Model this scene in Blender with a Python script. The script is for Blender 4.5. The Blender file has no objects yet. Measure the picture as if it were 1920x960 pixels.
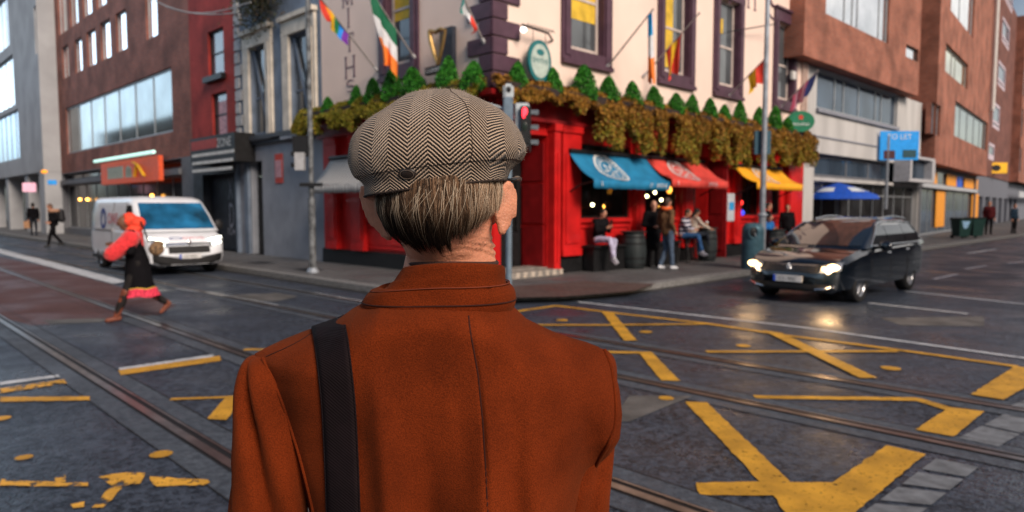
import bpy, bmesh, math, random
from mathutils import Vector, Matrix, noise as mnoise
R = math.radians
random.seed(7)
SC = bpy.context.scene
COL = SC.collection
# ---------------------------------------------------------------- camera, world, sun, exposure
FPX, PITCH, CAMH = 1316.0, math.atan(92/1316.0), 1.7
cd = bpy.data.cameras.new('camera'); cam = bpy.data.objects.new('camera', cd); COL.objects.link(cam)
cam.location = (0, 0, CAMH); cam.rotation_euler = (math.pi/2 - PITCH, 0, 0)
cd.sensor_width = 36; cd.lens = FPX/1920*36; cd.clip_start = .05; cd.clip_end = 2000
cd.dof.use_dof = True; cd.dof.focus_distance = 0.97; cd.dof.aperture_fstop = 5.4
SC.camera = cam
SUN_AZ, SUN_EL = R(149), R(33)      # azimuth clockwise from +Y
w = bpy.data.worlds.new('World'); SC.world = w; w.use_nodes = True
nt = w.node_tree; sky = nt.nodes.new('ShaderNodeTexSky'); sky.sky_type = 'NISHITA'; sky.sun_disc = False
sky.sun_elevation = SUN_EL; sky.sun_rotation = SUN_AZ; sky.dust_density = .7; sky.ozone_density = 2.5
bg = nt.nodes['Background']; bg.inputs[1].default_value = 0.06
nt.links.new(sky.outputs[0], bg.inputs[0])
# added cloud-shaped glow low in the unseen sky, brightens window reflections and walls
def wn(op, x, y=None):
    n = nt.nodes.new('ShaderNodeMath'); n.operation = op
    for i, k in enumerate((x, y)):
        if k is None: continue
        if isinstance(k, (int, float)): n.inputs[i].default_value = k
        else: nt.links.new(k, n.inputs[i])
    return n.outputs[0]
def wr(x, a, b, c=0., d=1.):
    n = nt.nodes.new('ShaderNodeMapRange'); n.interpolation_type = 'SMOOTHSTEP'; nt.links.new(x, n.inputs[0])
    for i, k in enumerate((a, b, c, d)): n.inputs[i+1].default_value = k
    return n.outputs[0]
wtc = nt.nodes.new('ShaderNodeTexCoord'); wsp = nt.nodes.new('ShaderNodeSeparateXYZ'); nt.links.new(wtc.outputs['Generated'], wsp.inputs[0])
wno = nt.nodes.new('ShaderNodeTexNoise'); wno.inputs['Scale'].default_value = 3.2; wno.inputs['Detail'].default_value = 6; nt.links.new(wtc.outputs['Generated'], wno.inputs['Vector'])
side_ = wr(wn('ABSOLUTE', wsp.outputs[0]), .45, .9); band_ = wn('MULTIPLY', wr(wsp.outputs[2], .0, .10), wr(wsp.outputs[2], .42, .85, 1., 0.))
cl = wn('MULTIPLY', wn('MULTIPLY', side_, band_), wr(wno.outputs[0], .38, .62, .35, 1.))
wmx = nt.nodes.new('ShaderNodeMix'); wmx.data_type = 'RGBA'; nt.links.new(wr(wsp.outputs[0], -.3, .3), wmx.inputs[0]); wmx.inputs[6].default_value = (.95, 1.2, 1.42, 1); wmx.inputs[7].default_value = (1, .88, .72, 1)
bg2 = nt.nodes.new('ShaderNodeBackground'); nt.links.new(wmx.outputs[2], bg2.inputs[0]); nt.links.new(wn('MULTIPLY', cl, 1.55), bg2.inputs[1])
wad = nt.nodes.new('ShaderNodeAddShader'); nt.links.new(bg.outputs[0], wad.inputs[0]); nt.links.new(bg2.outputs[0], wad.inputs[1]); nt.links.new(wad.outputs[0], nt.nodes['World Output'].inputs[0])
ld = bpy.data.lights.new('sun', 'SUN'); ld.energy = 3.4; ld.angle = R(24); ld.color = (1, .84, .70)
sun = bpy.data.objects.new('sun', ld); COL.objects.link(sun)
sd = Vector((math.sin(SUN_AZ)*math.cos(SUN_EL), math.cos(SUN_AZ)*math.cos(SUN_EL), math.sin(SUN_EL)))
sun.rotation_euler = sd.to_track_quat('Z', 'Y').to_euler()
vs = SC.view_settings; vs.view_transform = 'Standard'; vs.look = 'None'; vs.exposure = 0.3; vs.gamma = 1
vs.use_curve_mapping = False
# ---------------------------------------------------------------- un-projection onto real planes
fw = Vector((0, math.cos(PITCH), -math.sin(PITCH))); upv = Vector((0, math.sin(PITCH), math.cos(PITCH)))
CAM = Vector((0, 0, CAMH))
def ray(u, v): return fw*FPX + Vector((1, 0, 0))*(u-960) + upv*(480-v)
def G(u, v, z=0.0):
    r = ray(u, v); return CAM + r*((z-CAMH)/r.z)
def P(u, v, Y):
    r = ray(u, v); return CAM + r*(Y/r.y)
class Plane:                     # facade frame: s along, o outward, z up
    def __init__(s, C, d, n): s.C = Vector((C[0], C[1], 0)); s.d = d; s.n = n
    def __call__(s, a, o, z): return s.C + s.d*a + s.n*o + Vector((0, 0, z))
    def at(s, u, v, o=0.0):
        r = ray(u, v); k = ((s.C + s.n*o - CAM).dot(s.n))/r.dot(s.n); q = CAM + r*k
        return (q - s.C).dot(s.d), q.z
    def cross(s, u, v, a):       # point on the vertical plane square to the facade at a
        r = ray(u, v); k = ((s.C + s.d*a - CAM).dot(s.d))/r.dot(s.d); return CAM + r*k
aL, aR = R(44.6), R(45.4)
dL = Vector((-math.sin(aL), math.cos(aL), 0)); dR = Vector((math.sin(aR), math.cos(aR), 0))
C0 = G(925, 524)
FR = Plane(C0, dR, -dL); FL = Plane(C0, dL, -dR)
# ---------------------------------------------------------------- materials
MATS = {}
def pm(name, col, rough=.6, metal=0., var=.12, scale=8., bump=0., bscale=60., spec=.28, sheen=0., col2=None, emit=None, es=1., coat=0., stretch=None):
    if name in MATS: return MATS[name]
    m = bpy.data.materials.new(name); m.use_nodes = True; MATS[name] = m
    t = m.node_tree; b = t.nodes['Principled BSDF']; L = t.links.new
    b.inputs['Roughness'].default_value = rough; b.inputs['Metallic'].default_value = metal
    b.inputs['Specular IOR Level'].default_value = spec
    b.inputs['Sheen Weight'].default_value = sheen; b.inputs['Coat Weight'].default_value = coat
    tc = t.nodes.new('ShaderNodeTexCoord'); mp = t.nodes.new('ShaderNodeMapping'); L(tc.outputs['Object'], mp.inputs[0])
    if stretch: mp.inputs['Scale'].default_value = stretch
    n = t.nodes.new('ShaderNodeTexNoise'); n.inputs['Scale'].default_value = scale; n.inputs['Detail'].default_value = 5
    L(mp.outputs[0], n.inputs['Vector'])
    mx = t.nodes.new('ShaderNodeMix'); mx.data_type = 'RGBA'
    c = list(col)+[1]; c2 = (list(col2)+[1]) if col2 else [min(1, x*(1+var)) for x in col]+[1]; c1 = c if col2 else [x*(1-var) for x in col]+[1]
    mr = t.nodes.new('ShaderNodeMapRange'); mr.inputs[1].default_value = .35; mr.inputs[2].default_value = .65
    L(n.outputs[0], mr.inputs[0]); L(mr.outputs[0], mx.inputs[0]); mx.inputs[6].default_value = c1; mx.inputs[7].default_value = c2
    L(mx.outputs[2], b.inputs['Base Color'])
    if bump:
        n2 = t.nodes.new('ShaderNodeTexNoise'); n2.inputs['Scale'].default_value = bscale; n2.inputs['Detail'].default_value = 3
        L(tc.outputs['Object'], n2.inputs['Vector'])
        bp = t.nodes.new('ShaderNodeBump'); bp.inputs['Strength'].default_value = bump; bp.inputs['Distance'].default_value = .01
        L(n2.outputs[0], bp.inputs['Height']); L(bp.outputs[0], b.inputs['Normal'])
    if emit:
        b.inputs['Emission Color'].default_value = list(emit)+[1]; b.inputs['Emission Strength'].default_value = es
    return m
def nodes(m): return m.node_tree, m.node_tree.nodes['Principled BSDF'], m.node_tree.links.new
def brick_mat(name, c1, c2, mortar, bw=.225, rh=.075, ms=.012):
    if name in MATS: return MATS[name]
    m = pm(name, c1, .85, bump=0); t, b, L = nodes(m)
    uv = t.nodes.new('ShaderNodeUVMap'); br = t.nodes.new('ShaderNodeTexBrick'); L(uv.outputs[0], br.inputs['Vector'])
    br.inputs['Scale'].default_value = 1; br.inputs['Brick Width'].default_value = bw; br.inputs['Row Height'].default_value = rh
    br.inputs['Mortar Size'].default_value = ms; br.inputs['Color1'].default_value = (*c1, 1); br.inputs['Color2'].default_value = (*c2, 1)
    br.inputs['Mortar'].default_value = (*mortar, 1)
    n = t.nodes.new('ShaderNodeTexNoise'); n.inputs['Scale'].default_value = .9; n.inputs['Detail'].default_value = 6
    tc = t.nodes.new('ShaderNodeTexCoord'); L(tc.outputs['Object'], n.inputs['Vector'])
    mr = t.nodes.new('ShaderNodeMapRange'); mr.inputs[1].default_value = .3; mr.inputs[2].default_value = .7; mr.inputs[3].default_value = .55; mr.inputs[4].default_value = 1.25
    L(n.outputs[0], mr.inputs[0])
    mx = t.nodes.new('ShaderNodeVectorMath'); mx.operation = 'SCALE'; L(br.outputs[0], mx.inputs[0]); L(mr.outputs[0], mx.inputs['Scale'])
    L(mx.outputs[0], b.inputs['Base Color']); return m
def glass_mat(name, col, metal=.55, rough=.05):
    return pm(name, col, rough, metal, var=.25, scale=.6, bump=.02, bscale=1.5)
def see_glass(name):
    m = bpy.data.materials.new(name); m.use_nodes = True; MATS[name] = m; t = m.node_tree; t.nodes.clear()
    o = t.nodes.new('ShaderNodeOutputMaterial'); mx = t.nodes.new('ShaderNodeMixShader'); tr = t.nodes.new('ShaderNodeBsdfTransparent')
    g = t.nodes.new('ShaderNodeBsdfGlossy'); g.inputs['Roughness'].default_value = .03; lw = t.nodes.new('ShaderNodeLayerWeight'); lw.inputs[0].default_value = .5; pw_ = t.nodes.new('ShaderNodeMath'); pw_.operation = 'POWER'; pw_.inputs[1].default_value = 4; t.links.new(lw.outputs['Facing'], pw_.inputs[0]); f = t.nodes.new('ShaderNodeMath'); f.operation = 'MULTIPLY_ADD'; f.inputs[1].default_value = .8; f.inputs[2].default_value = .05; t.links.new(pw_.outputs[0], f.inputs[0])
    tr.inputs[0].default_value = (.75, .78, .78, 1)
    L = t.links.new; L(f.outputs[0], mx.inputs[0]); L(tr.outputs[0], mx.inputs[1]); L(g.outputs[0], mx.inputs[2]); L(mx.outputs[0], o.inputs[0]); return m
SEE = see_glass('clear_glass')
def attr_mat(name, rough=.6, spec=.3, sheen=0.):
    m = pm(name, (.5, .5, .5), rough, spec=spec, sheen=sheen); t, b, L = nodes(m)
    a = t.nodes.new('ShaderNodeAttribute'); a.attribute_name = 'Col'; L(a.outputs['Color'], b.inputs['Base Color']); return m
# ---------------------------------------------------------------- mesh builder
def wloc(o):
    v = Vector((0, 0, 0))
    while o is not None: v += Vector(o.location); o = o.parent
    return v
class MB:
    def __init__(s): s.v = []; s.f = []; s.c = None; s.mi = []; s.cur = 0
    def quadv(s, *pts):
        i = len(s.v); s.v += [Vector(p) for p in pts]; s.f.append(tuple(range(i, i+len(pts)))); s.mi.append(s.cur); return s
    def mesh(s, V, F):
        i = len(s.v); s.v += [Vector(p) for p in V]; s.f += [tuple(j+i for j in f) for f in F]; s.mi += [s.cur]*len(F); return s
    def hexa(s, p):              # 8 points: bottom 4, top 4
        return s.mesh(p, [(0, 3, 2, 1), (4, 5, 6, 7), (0, 1, 5, 4), (1, 2, 6, 5), (2, 3, 7, 6), (3, 0, 4, 7)])
    def fbox(s, F, a0, a1, o0, o1, z0, z1):
        return s.hexa([F(a0, o0, z0), F(a1, o0, z0), F(a1, o1, z0), F(a0, o1, z0), F(a0, o0, z1), F(a1, o0, z1), F(a1, o1, z1), F(a0, o1, z1)])
    def box(s, x0, x1, y0, y1, z0, z1): return s.fbox(lambda a, o, z: Vector((a, o, z)), x0, x1, y0, y1, z0, z1)
    def grid(s, pts, closeu=False, closev=False):    # pts[i][j]
        n = len(pts); k = len(pts[0]); V = [p for r in pts for p in r]; F = []
        for i in range(n if closeu else n-1):
            for j in range(k if closev else k-1):
                a = i*k+j; b = i*k+(j+1) % k; c = ((i+1) % n)*k+(j+1) % k; d = ((i+1) % n)*k+j; F.append((a, b, c, d))
        return s.mesh(V, F)
    def tube(s, path, rad, seg=8, caps=True, flat=1.):
        path = [Vector(p) for p in path]; n = len(path); rad = rad if isinstance(rad, (list, tuple)) else [rad]*n
        rows = []; up = None
        for i, p in enumerate(path):
            t = (path[min(i+1, n-1)] - path[max(i-1, 0)]).normalized()
            if up is None: up = Vector((0, 0, 1)) if abs(t.z) < .9 else Vector((0, 1, 0))
            sx = t.cross(up).normalized(); sy = sx.cross(t).normalized(); up = sy
            rows.append([p + sx*math.cos(2*math.pi*k/seg)*rad[i] + sy*math.sin(2*math.pi*k/seg)*rad[i]*flat for k in range(seg)])
        s.grid(rows, False, True)
        if caps: s.quadv(*rows[0]); s.quadv(*reversed(rows[-1]))
        return s
    def cyl(s, c, r, z0, z1, seg=20, r1=None):
        c = Vector(c); return s.tube([Vector((c.x, c.y, z0)), Vector((c.x, c.y, z1))], [r, r if r1 is None else r1], seg)
    def lathe(s, c, prof, seg=24):
        rows = [[Vector((c[0]+r*math.cos(2*math.pi*k/seg), c[1]+r*math.sin(2*math.pi*k/seg), z)) for k in range(seg)] for r, z in prof]
        return s.grid(rows, False, True)
    def ell(s, c, r, M=None, seg=16, rings=10):
        c = Vector(c); rows = []
        for i in range(rings+1):
            th = math.pi*i/rings
            row = []
            for k in range(seg):
                ph = 2*math.pi*k/seg
                q = Vector((r[0]*math.sin(th)*math.cos(ph), r[1]*math.sin(th)*math.sin(ph), r[2]*math.cos(th)))
                row.append(c + (M @ q if M else q))
            rows.append(row)
        return s.grid(rows, False, True)
    def cap2(s, p, q, r0, r1, seg=12):      # tapered capsule (closed)
        p = Vector(p); q = Vector(q); t = (q-p); L = t.length; t = t.normalized(); path = []; rad = []
        for k in (-1., -.9, -.6, -.3): path.append(p+t*r0*k); rad.append(r0*math.sqrt(max(.0004, 1-k*k)))
        path.append(p); rad.append(r0); path.append(q); rad.append(r1)
        for k in (.3, .6, .9, 1.): path.append(q+t*r1*k); rad.append(r1*math.sqrt(max(.0004, 1-k*k)))
        return s.tube(path, rad, seg)
    def poly(s, pts, z=None):
        i = len(s.v); s.v += [Vector(p) for p in pts]; s.f.append(tuple(range(i, i+len(pts)))); s.mi.append(s.cur); return s
    def build(s, name, mats, parent=None, smooth=False, weld=False, local=False, bevel=0, uvfn=None):
        me = bpy.data.meshes.new(name); off = Vector((0, 0, 0)) if (local or parent is None) else wloc(parent)
        me.from_pydata([tuple(v-off) for v in s.v], [], s.f)
        mats = mats if isinstance(mats, (list, tuple)) else [mats]
        for m in mats: me.materials.append(m)
        if len(mats) > 1: me.polygons.foreach_set('material_index', s.mi)
        bm = bmesh.new(); bm.from_mesh(me)
        if weld: bmesh.ops.remove_doubles(bm, verts=bm.verts, dist=1e-5)
        bmesh.ops.recalc_face_normals(bm, faces=bm.faces)
        if bevel: 
            bmesh.ops.remove_doubles(bm, verts=bm.verts, dist=1e-5)
            bmesh.ops.bevel(bm, geom=[e for e in bm.edges if len(e.link_faces) == 2 and e.calc_face_angle(0) > .6], offset=bevel, segments=2, affect='EDGES', clamp_overlap=True)
        uvl = bm.loops.layers.uv.new('UVMap')
        for f in bm.faces:
            n = f.normal
            if abs(n.z) > .75:
                for l in f.loops: l[uvl].uv = (l.vert.co.x, l.vert.co.y)
            else:
                tg = Vector((-n.y, n.x, 0)).normalized()
                for l in f.loops: l[uvl].uv = (l.vert.co.dot(tg), l.vert.co.z)
            if uvfn:
                for l in f.loops: l[uvl].uv = uvfn(l.vert.co)
            f.smooth = smooth
        bm.to_mesh(me); bm.free()
        if s.c is not None:
            a = me.color_attributes.new('Col', 'FLOAT_COLOR', 'POINT')
            for i, c in enumerate(s.c): a.data[i].color = (*c, 1)
        o = bpy.data.objects.new(name, me); COL.objects.link(o); o.parent = parent
        if smooth == 'auto':
            pass
        return o
def evald(o):
    dg = bpy.context.evaluated_depsgraph_get(); dg.update(); me = bpy.data.meshes.new_from_object(o.evaluated_get(dg)); return me
def apply_mods(o):
    me = evald(o); o.modifiers.clear(); old = o.data; o.data = me; me.name = old.name; return o
def blob(mb, name, mat, parent, voxel=.01, smooth=6, fn=None, local=True, fac=.5, dec=None):
    o = mb.build(name, mat, parent, True, weld=True, local=local)
    m = o.modifiers.new('r', 'REMESH'); m.mode = 'VOXEL'; m.voxel_size = voxel; m.use_smooth_shade = True
    if smooth: k = o.modifiers.new('s', 'SMOOTH'); k.iterations = smooth; k.factor = fac
    if dec: d = o.modifiers.new('d', 'DECIMATE'); d.ratio = dec
    apply_mods(o)
    if fn:
        for v in o.data.vertices: v.co = fn(v.co)
    for p in o.data.polygons: p.use_smooth = True
    return o
def thing(name, label, cat, loc=(0, 0, 0), rotz=0., group=None):
    o = bpy.data.objects.new(name, None); COL.objects.link(o); o.empty_display_size = .2
    o.location = loc; o.rotation_euler = (0, 0, rotz); o['label'] = label; o['category'] = cat
    if group: o['group'] = group
    return o
def tag(o, label, cat, group=None):
    o['label'] = label; o['category'] = cat
    if group: o['group'] = group
    return o
def struct(o): o['kind'] = 'structure'; return o
def recentre(o):
    "put a single-mesh thing's origin at its base"
    vs_ = [v.co for v in o.data.vertices]; c = Vector((sum(v.x for v in vs_)/len(vs_), sum(v.y for v in vs_)/len(vs_), min(v.z for v in vs_)))
    for v in o.data.vertices: v.co -= c
    o.location = c; return o
def dup(root, label, loc=None, rotz=None, group=None, scale=None):
    r = root.copy(); COL.objects.link(r); r['label'] = label
    if loc is not None: r.location = loc
    if rotz is not None: r.rotation_euler = (0, 0, rotz)
    if scale: r.scale = scale
    for ch in root.children:
        c = ch.copy(); COL.objects.link(c); c.parent = r
        for g in ch.children:
            d = g.copy(); COL.objects.link(d); d.parent = c
    return r
def text(mb, s, F, a0, z0, o, size, spacing=1., shear=0., flip=1, italic=0., depth=.0, sx=1.):
    "lettering as flat real geometry on a facade frame: a0,z0 = left end of the base line"
    cu = bpy.data.curves.new('t', 'FONT'); cu.body = s; cu.size = size; cu.space_character = spacing; cu.shear = italic
    cu.extrude = depth; cu.resolution_u = 3
    ob = bpy.data.objects.new('t', cu); COL.objects.link(ob); me = evald(ob)
    V = [F(a0 + flip*v.co.x*sx, o + v.co.z, z0 + v.co.y) for v in me.vertices]; mb.mesh(V, [tuple(p.vertices) for p in me.polygons])
    bpy.data.objects.remove(ob); bpy.data.curves.remove(cu); return mb
# ---------------------------------------------------------------- facades with real openings
def facade(mb, F, a0, a1, z0, z1, ops, depth=.25, o=0.):
    A = sorted({a0, a1, *[x for q in ops for x in q[:2] if a0 < x < a1]}); Z = sorted({z0, z1, *[x for q in ops for x in q[2:4] if z0 < x < z1]})
    for i in range(len(A)-1):
        for j in range(len(Z)-1):
            ca, cz = (A[i]+A[i+1])/2, (Z[j]+Z[j+1])/2
            if any(q[0] < ca < q[1] and q[2] < cz < q[3] for q in ops): continue
            mb.quadv(F(A[i], o, Z[j]), F(A[i+1], o, Z[j]), F(A[i+1], o, Z[j+1]), F(A[i], o, Z[j+1]))
    for q in ops:
        x0, x1, y0, y1 = q[:4]; d = q[4] if len(q) > 4 else depth
        mb.quadv(F(x0, o, y0), F(x0, o-d, y0), F(x0, o-d, y1), F(x0, o, y1)); mb.quadv(F(x1, o, y0), F(x1, o, y1), F(x1, o-d, y1), F(x1, o-d, y0))
        mb.quadv(F(x0, o, y0), F(x1, o, y0), F(x1, o-d, y0), F(x0, o-d, y0)); mb.quadv(F(x0, o, y1), F(x0, o-d, y1), F(x1, o-d, y1), F(x1, o, y1))
def shell(mb, F, a0, a1, z0, z1, depth, o=0.):
    "sides, back and roof of a building mass behind its facade"
    mb.quadv(F(a0, o, z0), F(a0, o, z1), F(a0, o-depth, z1), F(a0, o-depth, z0)); mb.quadv(F(a1, o, z0), F(a1, o-depth, z0), F(a1, o-depth, z1), F(a1, o, z1))
    mb.quadv(F(a0, o-depth, z0), F(a0, o-depth, z1), F(a1, o-depth, z1), F(a1, o-depth, z0)); mb.quadv(F(a0, o, z1), F(a1, o, z1), F(a1, o-depth, z1), F(a0, o-depth, z1))
def window(parent, F, x0, x1, y0, y1, rec, fmat, gmat, vb=(), hb=(), fw_=.06, ft=.06, name='window'):
    e = .002; m = MB(); a, b = x0+e, x1-e; c, d = y0+e, y1-e; o0, o1 = -rec-ft, -rec
    m.fbox(F, a, a+fw_, o0, o1, c, d); m.fbox(F, b-fw_, b, o0, o1, c, d)
    m.fbox(F, a+fw_, b-fw_, o0, o1, c, c+fw_); m.fbox(F, a+fw_, b-fw_, o0, o1, d-fw_, d)
    for t in vb: x = a+(b-a)*t; m.fbox(F, x-fw_*.4, x+fw_*.4, o0+.004, o1-.004, c+fw_, d-fw_)
    for t in hb: z = c+(d-c)*t; m.fbox(F, a+fw_, b-fw_, o0+.006, o1-.002, z-fw_*.4, z+fw_*.4)
    f = m.build(name, fmat, parent); p = MB()
    om = -rec-ft*.5; p.quadv(F(a+.01, om, c+.01), F(b-.01, om, c+.01), F(b-.01, om, d-.01), F(a+.01, om, d-.01)); p.build('pane', gmat, f)
    return f
# ---------------------------------------------------------------- ground
PZ = .12
C0 = G(925, 524, PZ); FR = Plane(C0, dR, -dL); FL = Plane(C0, dL, -dR)
def ST(s, t, z=0.): return Vector((C0.x, C0.y, 0)) + dR*s + dL*t + Vector((0, 0, z))
def ground_mat(name, base, hi, rough0=.42, rough1=.75, speck=120., sp=.5, patch=.45, wet=True):
    m = bpy.data.materials.new(name); m.use_nodes = True; MATS[name] = m; t, b, L = nodes(m); b.inputs['Specular IOR Level'].default_value = .26
    tc = t.nodes.new('ShaderNodeTexCoord'); o = tc.outputs['Object']
    def N(sc, det=4, dist=0.):
        n = t.nodes.new('ShaderNodeTexNoise'); n.inputs['Scale'].default_value = sc; n.inputs['Detail'].default_value = det; n.inputs['Distortion'].default_value = dist; L(o, n.inputs['Vector']); return n.outputs[0]
    def MR(x, a, b_, c, d):
        n = t.nodes.new('ShaderNodeMapRange'); L(x, n.inputs[0])
        for i, k in enumerate((a, b_, c, d)): n.inputs[i+1].default_value = k
        return n.outputs[0]
    def M(op, x, y):
        n = t.nodes.new('ShaderNodeMath'); n.operation = op
        for i, k in enumerate((x, y)):
            if isinstance(k, (int, float)): n.inputs[i].default_value = k
            else: L(k, n.inputs[i])
        return n.outputs[0]
    vo = t.nodes.new('ShaderNodeTexVoronoi'); vo.inputs['Scale'].default_value = speck; L(o, vo.inputs['Vector'])
    sepn = t.nodes.new('ShaderNodeSeparateColor'); L(vo.outputs['Color'], sepn.inputs[0])
    sp_ = MR(sepn.outputs[0], .55, 1., 0., 1.)
    vo2 = t.nodes.new('ShaderNodeTexVoronoi'); vo2.inputs['Scale'].default_value = speck*.37; L(o, vo2.inputs['Vector'])
    sep2 = t.nodes.new('ShaderNodeSeparateColor'); L(vo2.outputs['Color'], sep2.inputs[0])
    big = MR(N(1.3, 5, .6), .35, .65, 0., 1.); mid = MR(N(16, 6), .40, .60, 0., 1.)
    f = M('ADD', M('MULTIPLY', sp_, sp), M('ADD', M('MULTIPLY', mid, patch*.6), M('MULTIPLY', M('POWER', sep2.outputs[1], 3.), sp*.7)))
    f = M('ADD', f, M('MULTIPLY', big, patch*.4))
    mx = t.nodes.new('ShaderNodeMix'); mx.data_type = 'RGBA'; L(f, mx.inputs[0]); mx.inputs[6].default_value = (*base, 1); mx.inputs[7].default_value = (*hi, 1)
    L(mx.outputs[2], b.inputs['Base Color'])
    L(MR(M('ADD', N(.8, 4, .5), M('MULTIPLY', sp_, .08)), .38, .62, rough0, rough1), b.inputs['Roughness'])
    bp = t.nodes.new('ShaderNodeBump'); bp.inputs['Strength'].default_value = .5; bp.inputs['Distance'].default_value = .006
    L(M('ADD', vo.outputs['Distance'], M('MULTIPLY', mid, .6)), bp.inputs['Height']); L(bp.outputs[0], b.inputs['Normal'])
    return m
ASPH = ground_mat('asphalt', (.002, .003, .006), (.058, .072, .10), .26, .56, 52., .8, .6)
RED_ASPH = ground_mat('red_surfacing', (.05, .02, .018), (.16, .08, .075), .4, .75, 110)
CONC_T = ground_mat('track_concrete', (.035, .042, .055), (.12, .14, .17), .4, .75, 60, .25)
PAVE = ground_mat('pavement_flags', (.07, .07, .075), (.19, .185, .18), .45, .8, 50, .25)
def flag_lines(m, bw, rh, dark=.45, ms=.012):
    t, b, L = nodes(m); src = b.inputs['Base Color'].links[0].from_socket
    tc = t.nodes.new('ShaderNodeTexCoord'); mp = t.nodes.new('ShaderNodeMapping'); mp.inputs['Rotation'].default_value = (0, 0, -(math.pi/2-aR)); L(tc.outputs['Object'], mp.inputs[0])
    br = t.nodes.new('ShaderNodeTexBrick'); L(mp.outputs[0], br.inputs['Vector']); br.inputs['Scale'].default_value = 1
    br.inputs['Brick Width'].default_value = bw; br.inputs['Row Height'].default_value = rh; br.inputs['Mortar Size'].default_value = ms
    br.inputs['Color1'].default_value = (1, 1, 1, 1); br.inputs['Color2'].default_value = (.8, .8, .8, 1); br.inputs['Mortar'].default_value = (dark, dark, dark, 1)
    mx = t.nodes.new('ShaderNodeMix'); mx.data_type = 'RGBA'; mx.blend_type = 'MULTIPLY'; mx.inputs[0].default_value = 1
    L(src, mx.inputs[6]); L(br.outputs[0], mx.inputs[7]); L(mx.outputs[2], b.inputs['Base Color'])
flag_lines(PAVE, .9, .6)
RED_PAVE = ground_mat('red_block_paving', (.075, .045, .04), (.17, .12, .105), .5, .85, 50, .2); flag_lines(RED_PAVE, .2, .1, .5, .01)
KERB = pm('granite_kerb', (.17, .17, .17), .7, var=.3, scale=20, bump=.2)
m = MB(); m.quadv((-260, -60, 0), (260, -60, 0), (260, 400, 0), (-260, 400, 0)); struct(m.build('road', ASPH))
# pavement round the corner (one sheet), kerb stones as a rim
KW_R = (-dL).dot(G(1400, 517) - Vector((C0.x, C0.y, 0))); KW_L = (-dR).dot(G(560, 527.5) - Vector((C0.x, C0.y, 0)))
rad = 3.2
def rim(d, z):
    pts = [ST(-KW_L+d, 160, z)]
    cx, cy = -KW_L+rad, -KW_R+rad
    for k in range(13):
        a = math.pi + (math.pi/2)*k/12; pts.append(ST(cx+(rad-d)*math.cos(a), cy+(rad-d)*math.sin(a), z))
    pts.append(ST(160, -KW_R+d, z)); return pts
o_, i_ = rim(0, PZ), rim(.28, PZ); ob, = [rim(0, -.02)]
m = MB(); m.poly(rim(.28, PZ) + [ST(160, 12, PZ), ST(12, 12, PZ), ST(12, 160, PZ)]); struct(m.build('pavement', PAVE))
m = MB()
for k in range(len(o_)-1):
    m.quadv(o_[k], o_[k+1], i_[k+1], i_[k]); m.quadv(ob[k], ob[k+1], o_[k+1], o_[k])
struct(m.build('kerb', KERB))
# dark gutter line along kerb
g0, g1 = rim(0, .004), rim(-.22, .004); m = MB()
for k in range(len(g0)-1): m.quadv(g0[k], g0[k+1], g1[k+1], g1[k])
struct(m.build('gutter', pm('wet_gutter', (.02, .02, .022), .35, var=.3)))
m = MB(); m.poly([G(u, v, PZ+.004) for u, v in ((985, 535), (1100, 527), (1230, 532), (1190, 545), (1060, 556), (960, 558), (880, 552), (900, 540))])
struct(m.build('block_paving', RED_PAVE))
# red surfaced band on the left
m = MB(); m.poly([G(u, v, .004) for u, v in ((-420, 430), (-260, 430), (75, 497), (240, 542), (330, 572), (300, 590), (225, 594), (150, 604), (60, 610), (0, 594), (-300, 530))])
struct(m.build('red_road_surface', RED_ASPH))
m = MB()
for q in (((430, 553), (520, 549), (560, 556), (520, 565), (445, 563)), ((80, 600), (210, 596), (190, 604), (95, 608)), ((1180, 742), (1300, 742), (1180, 790), (1140, 790)), ((1650, 596), (1845, 593), (1845, 612), (1690, 610))):
    m.poly([G(u, v, .005) for u, v in q])
struct(m.build('road_patch', pm('patched_tarmac', (.1, .095, .09), .6, var=.35, scale=3, bump=.2)))
# tram tracks
TR = dict(A=((0, 598), (437, 868)), B=((215, 580), (1150, 908)), C=((522, 576), (1920, 862)), D=((562, 547), (1920, 770)))
steel = pm('rail_steel', (.28, .23, .2), .28, .9, var=.3, scale=5); groove = pm('rail_groove', (.012, .01, .01), .6)
for k, (a, b) in TR.items():
    p, q = G(*a), G(*b); d = (q-p).normalized(); n = Vector((d.y, -d.x, 0)); p0 = p - d*110; p1 = q + d*25
    def strip(mb, x0, x1, z): mb.quadv(p0+n*x0+Vector((0, 0, z)), p1+n*x0+Vector((0, 0, z)), p1+n*x1+Vector((0, 0, z)), p0+n*x1+Vector((0, 0, z)))
    m = MB(); strip(m, -.25, .27, .003); struct(m.build('track_slab', CONC_T))
    m = MB(); strip(m, -.085, .085, .006); strip(m, -.262, -.25, .006); strip(m, .27, .28, .006); struct(m.build('rail_groove', groove))
    m = MB(); strip(m, -.005, .062, .011); strip(m, -.07, -.05, .011)
    struct(m.build('tram_rail', steel))
# pale sett strips beside the box
def setts(q, n):
    m = MB(); a, b, c, d = [G(u, v, .006) for u, v in q]
    for i in range(n):
        t0, t1 = i/n+.02, (i+1)/n-.02
        m.quadv(a.lerp(d, t0), b.lerp(c, t0), b.lerp(c, t1), a.lerp(d, t1))
    struct(m.build('stone_setts', KERB if n < 0 else MATS.get('pale_sett') or pm('pale_sett', (.15, .16, .175), .6, var=.3, scale=9, bump=.25)))
setts(((1758, 857), (1838, 873), (1660, 1015), (1545, 1015)), 5)
setts(((1885, 775), (1955, 790), (1870, 838), (1795, 822)), 2)
setts(((1935, 745), (2010, 757), (1960, 776), (1890, 762)), 2)
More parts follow.
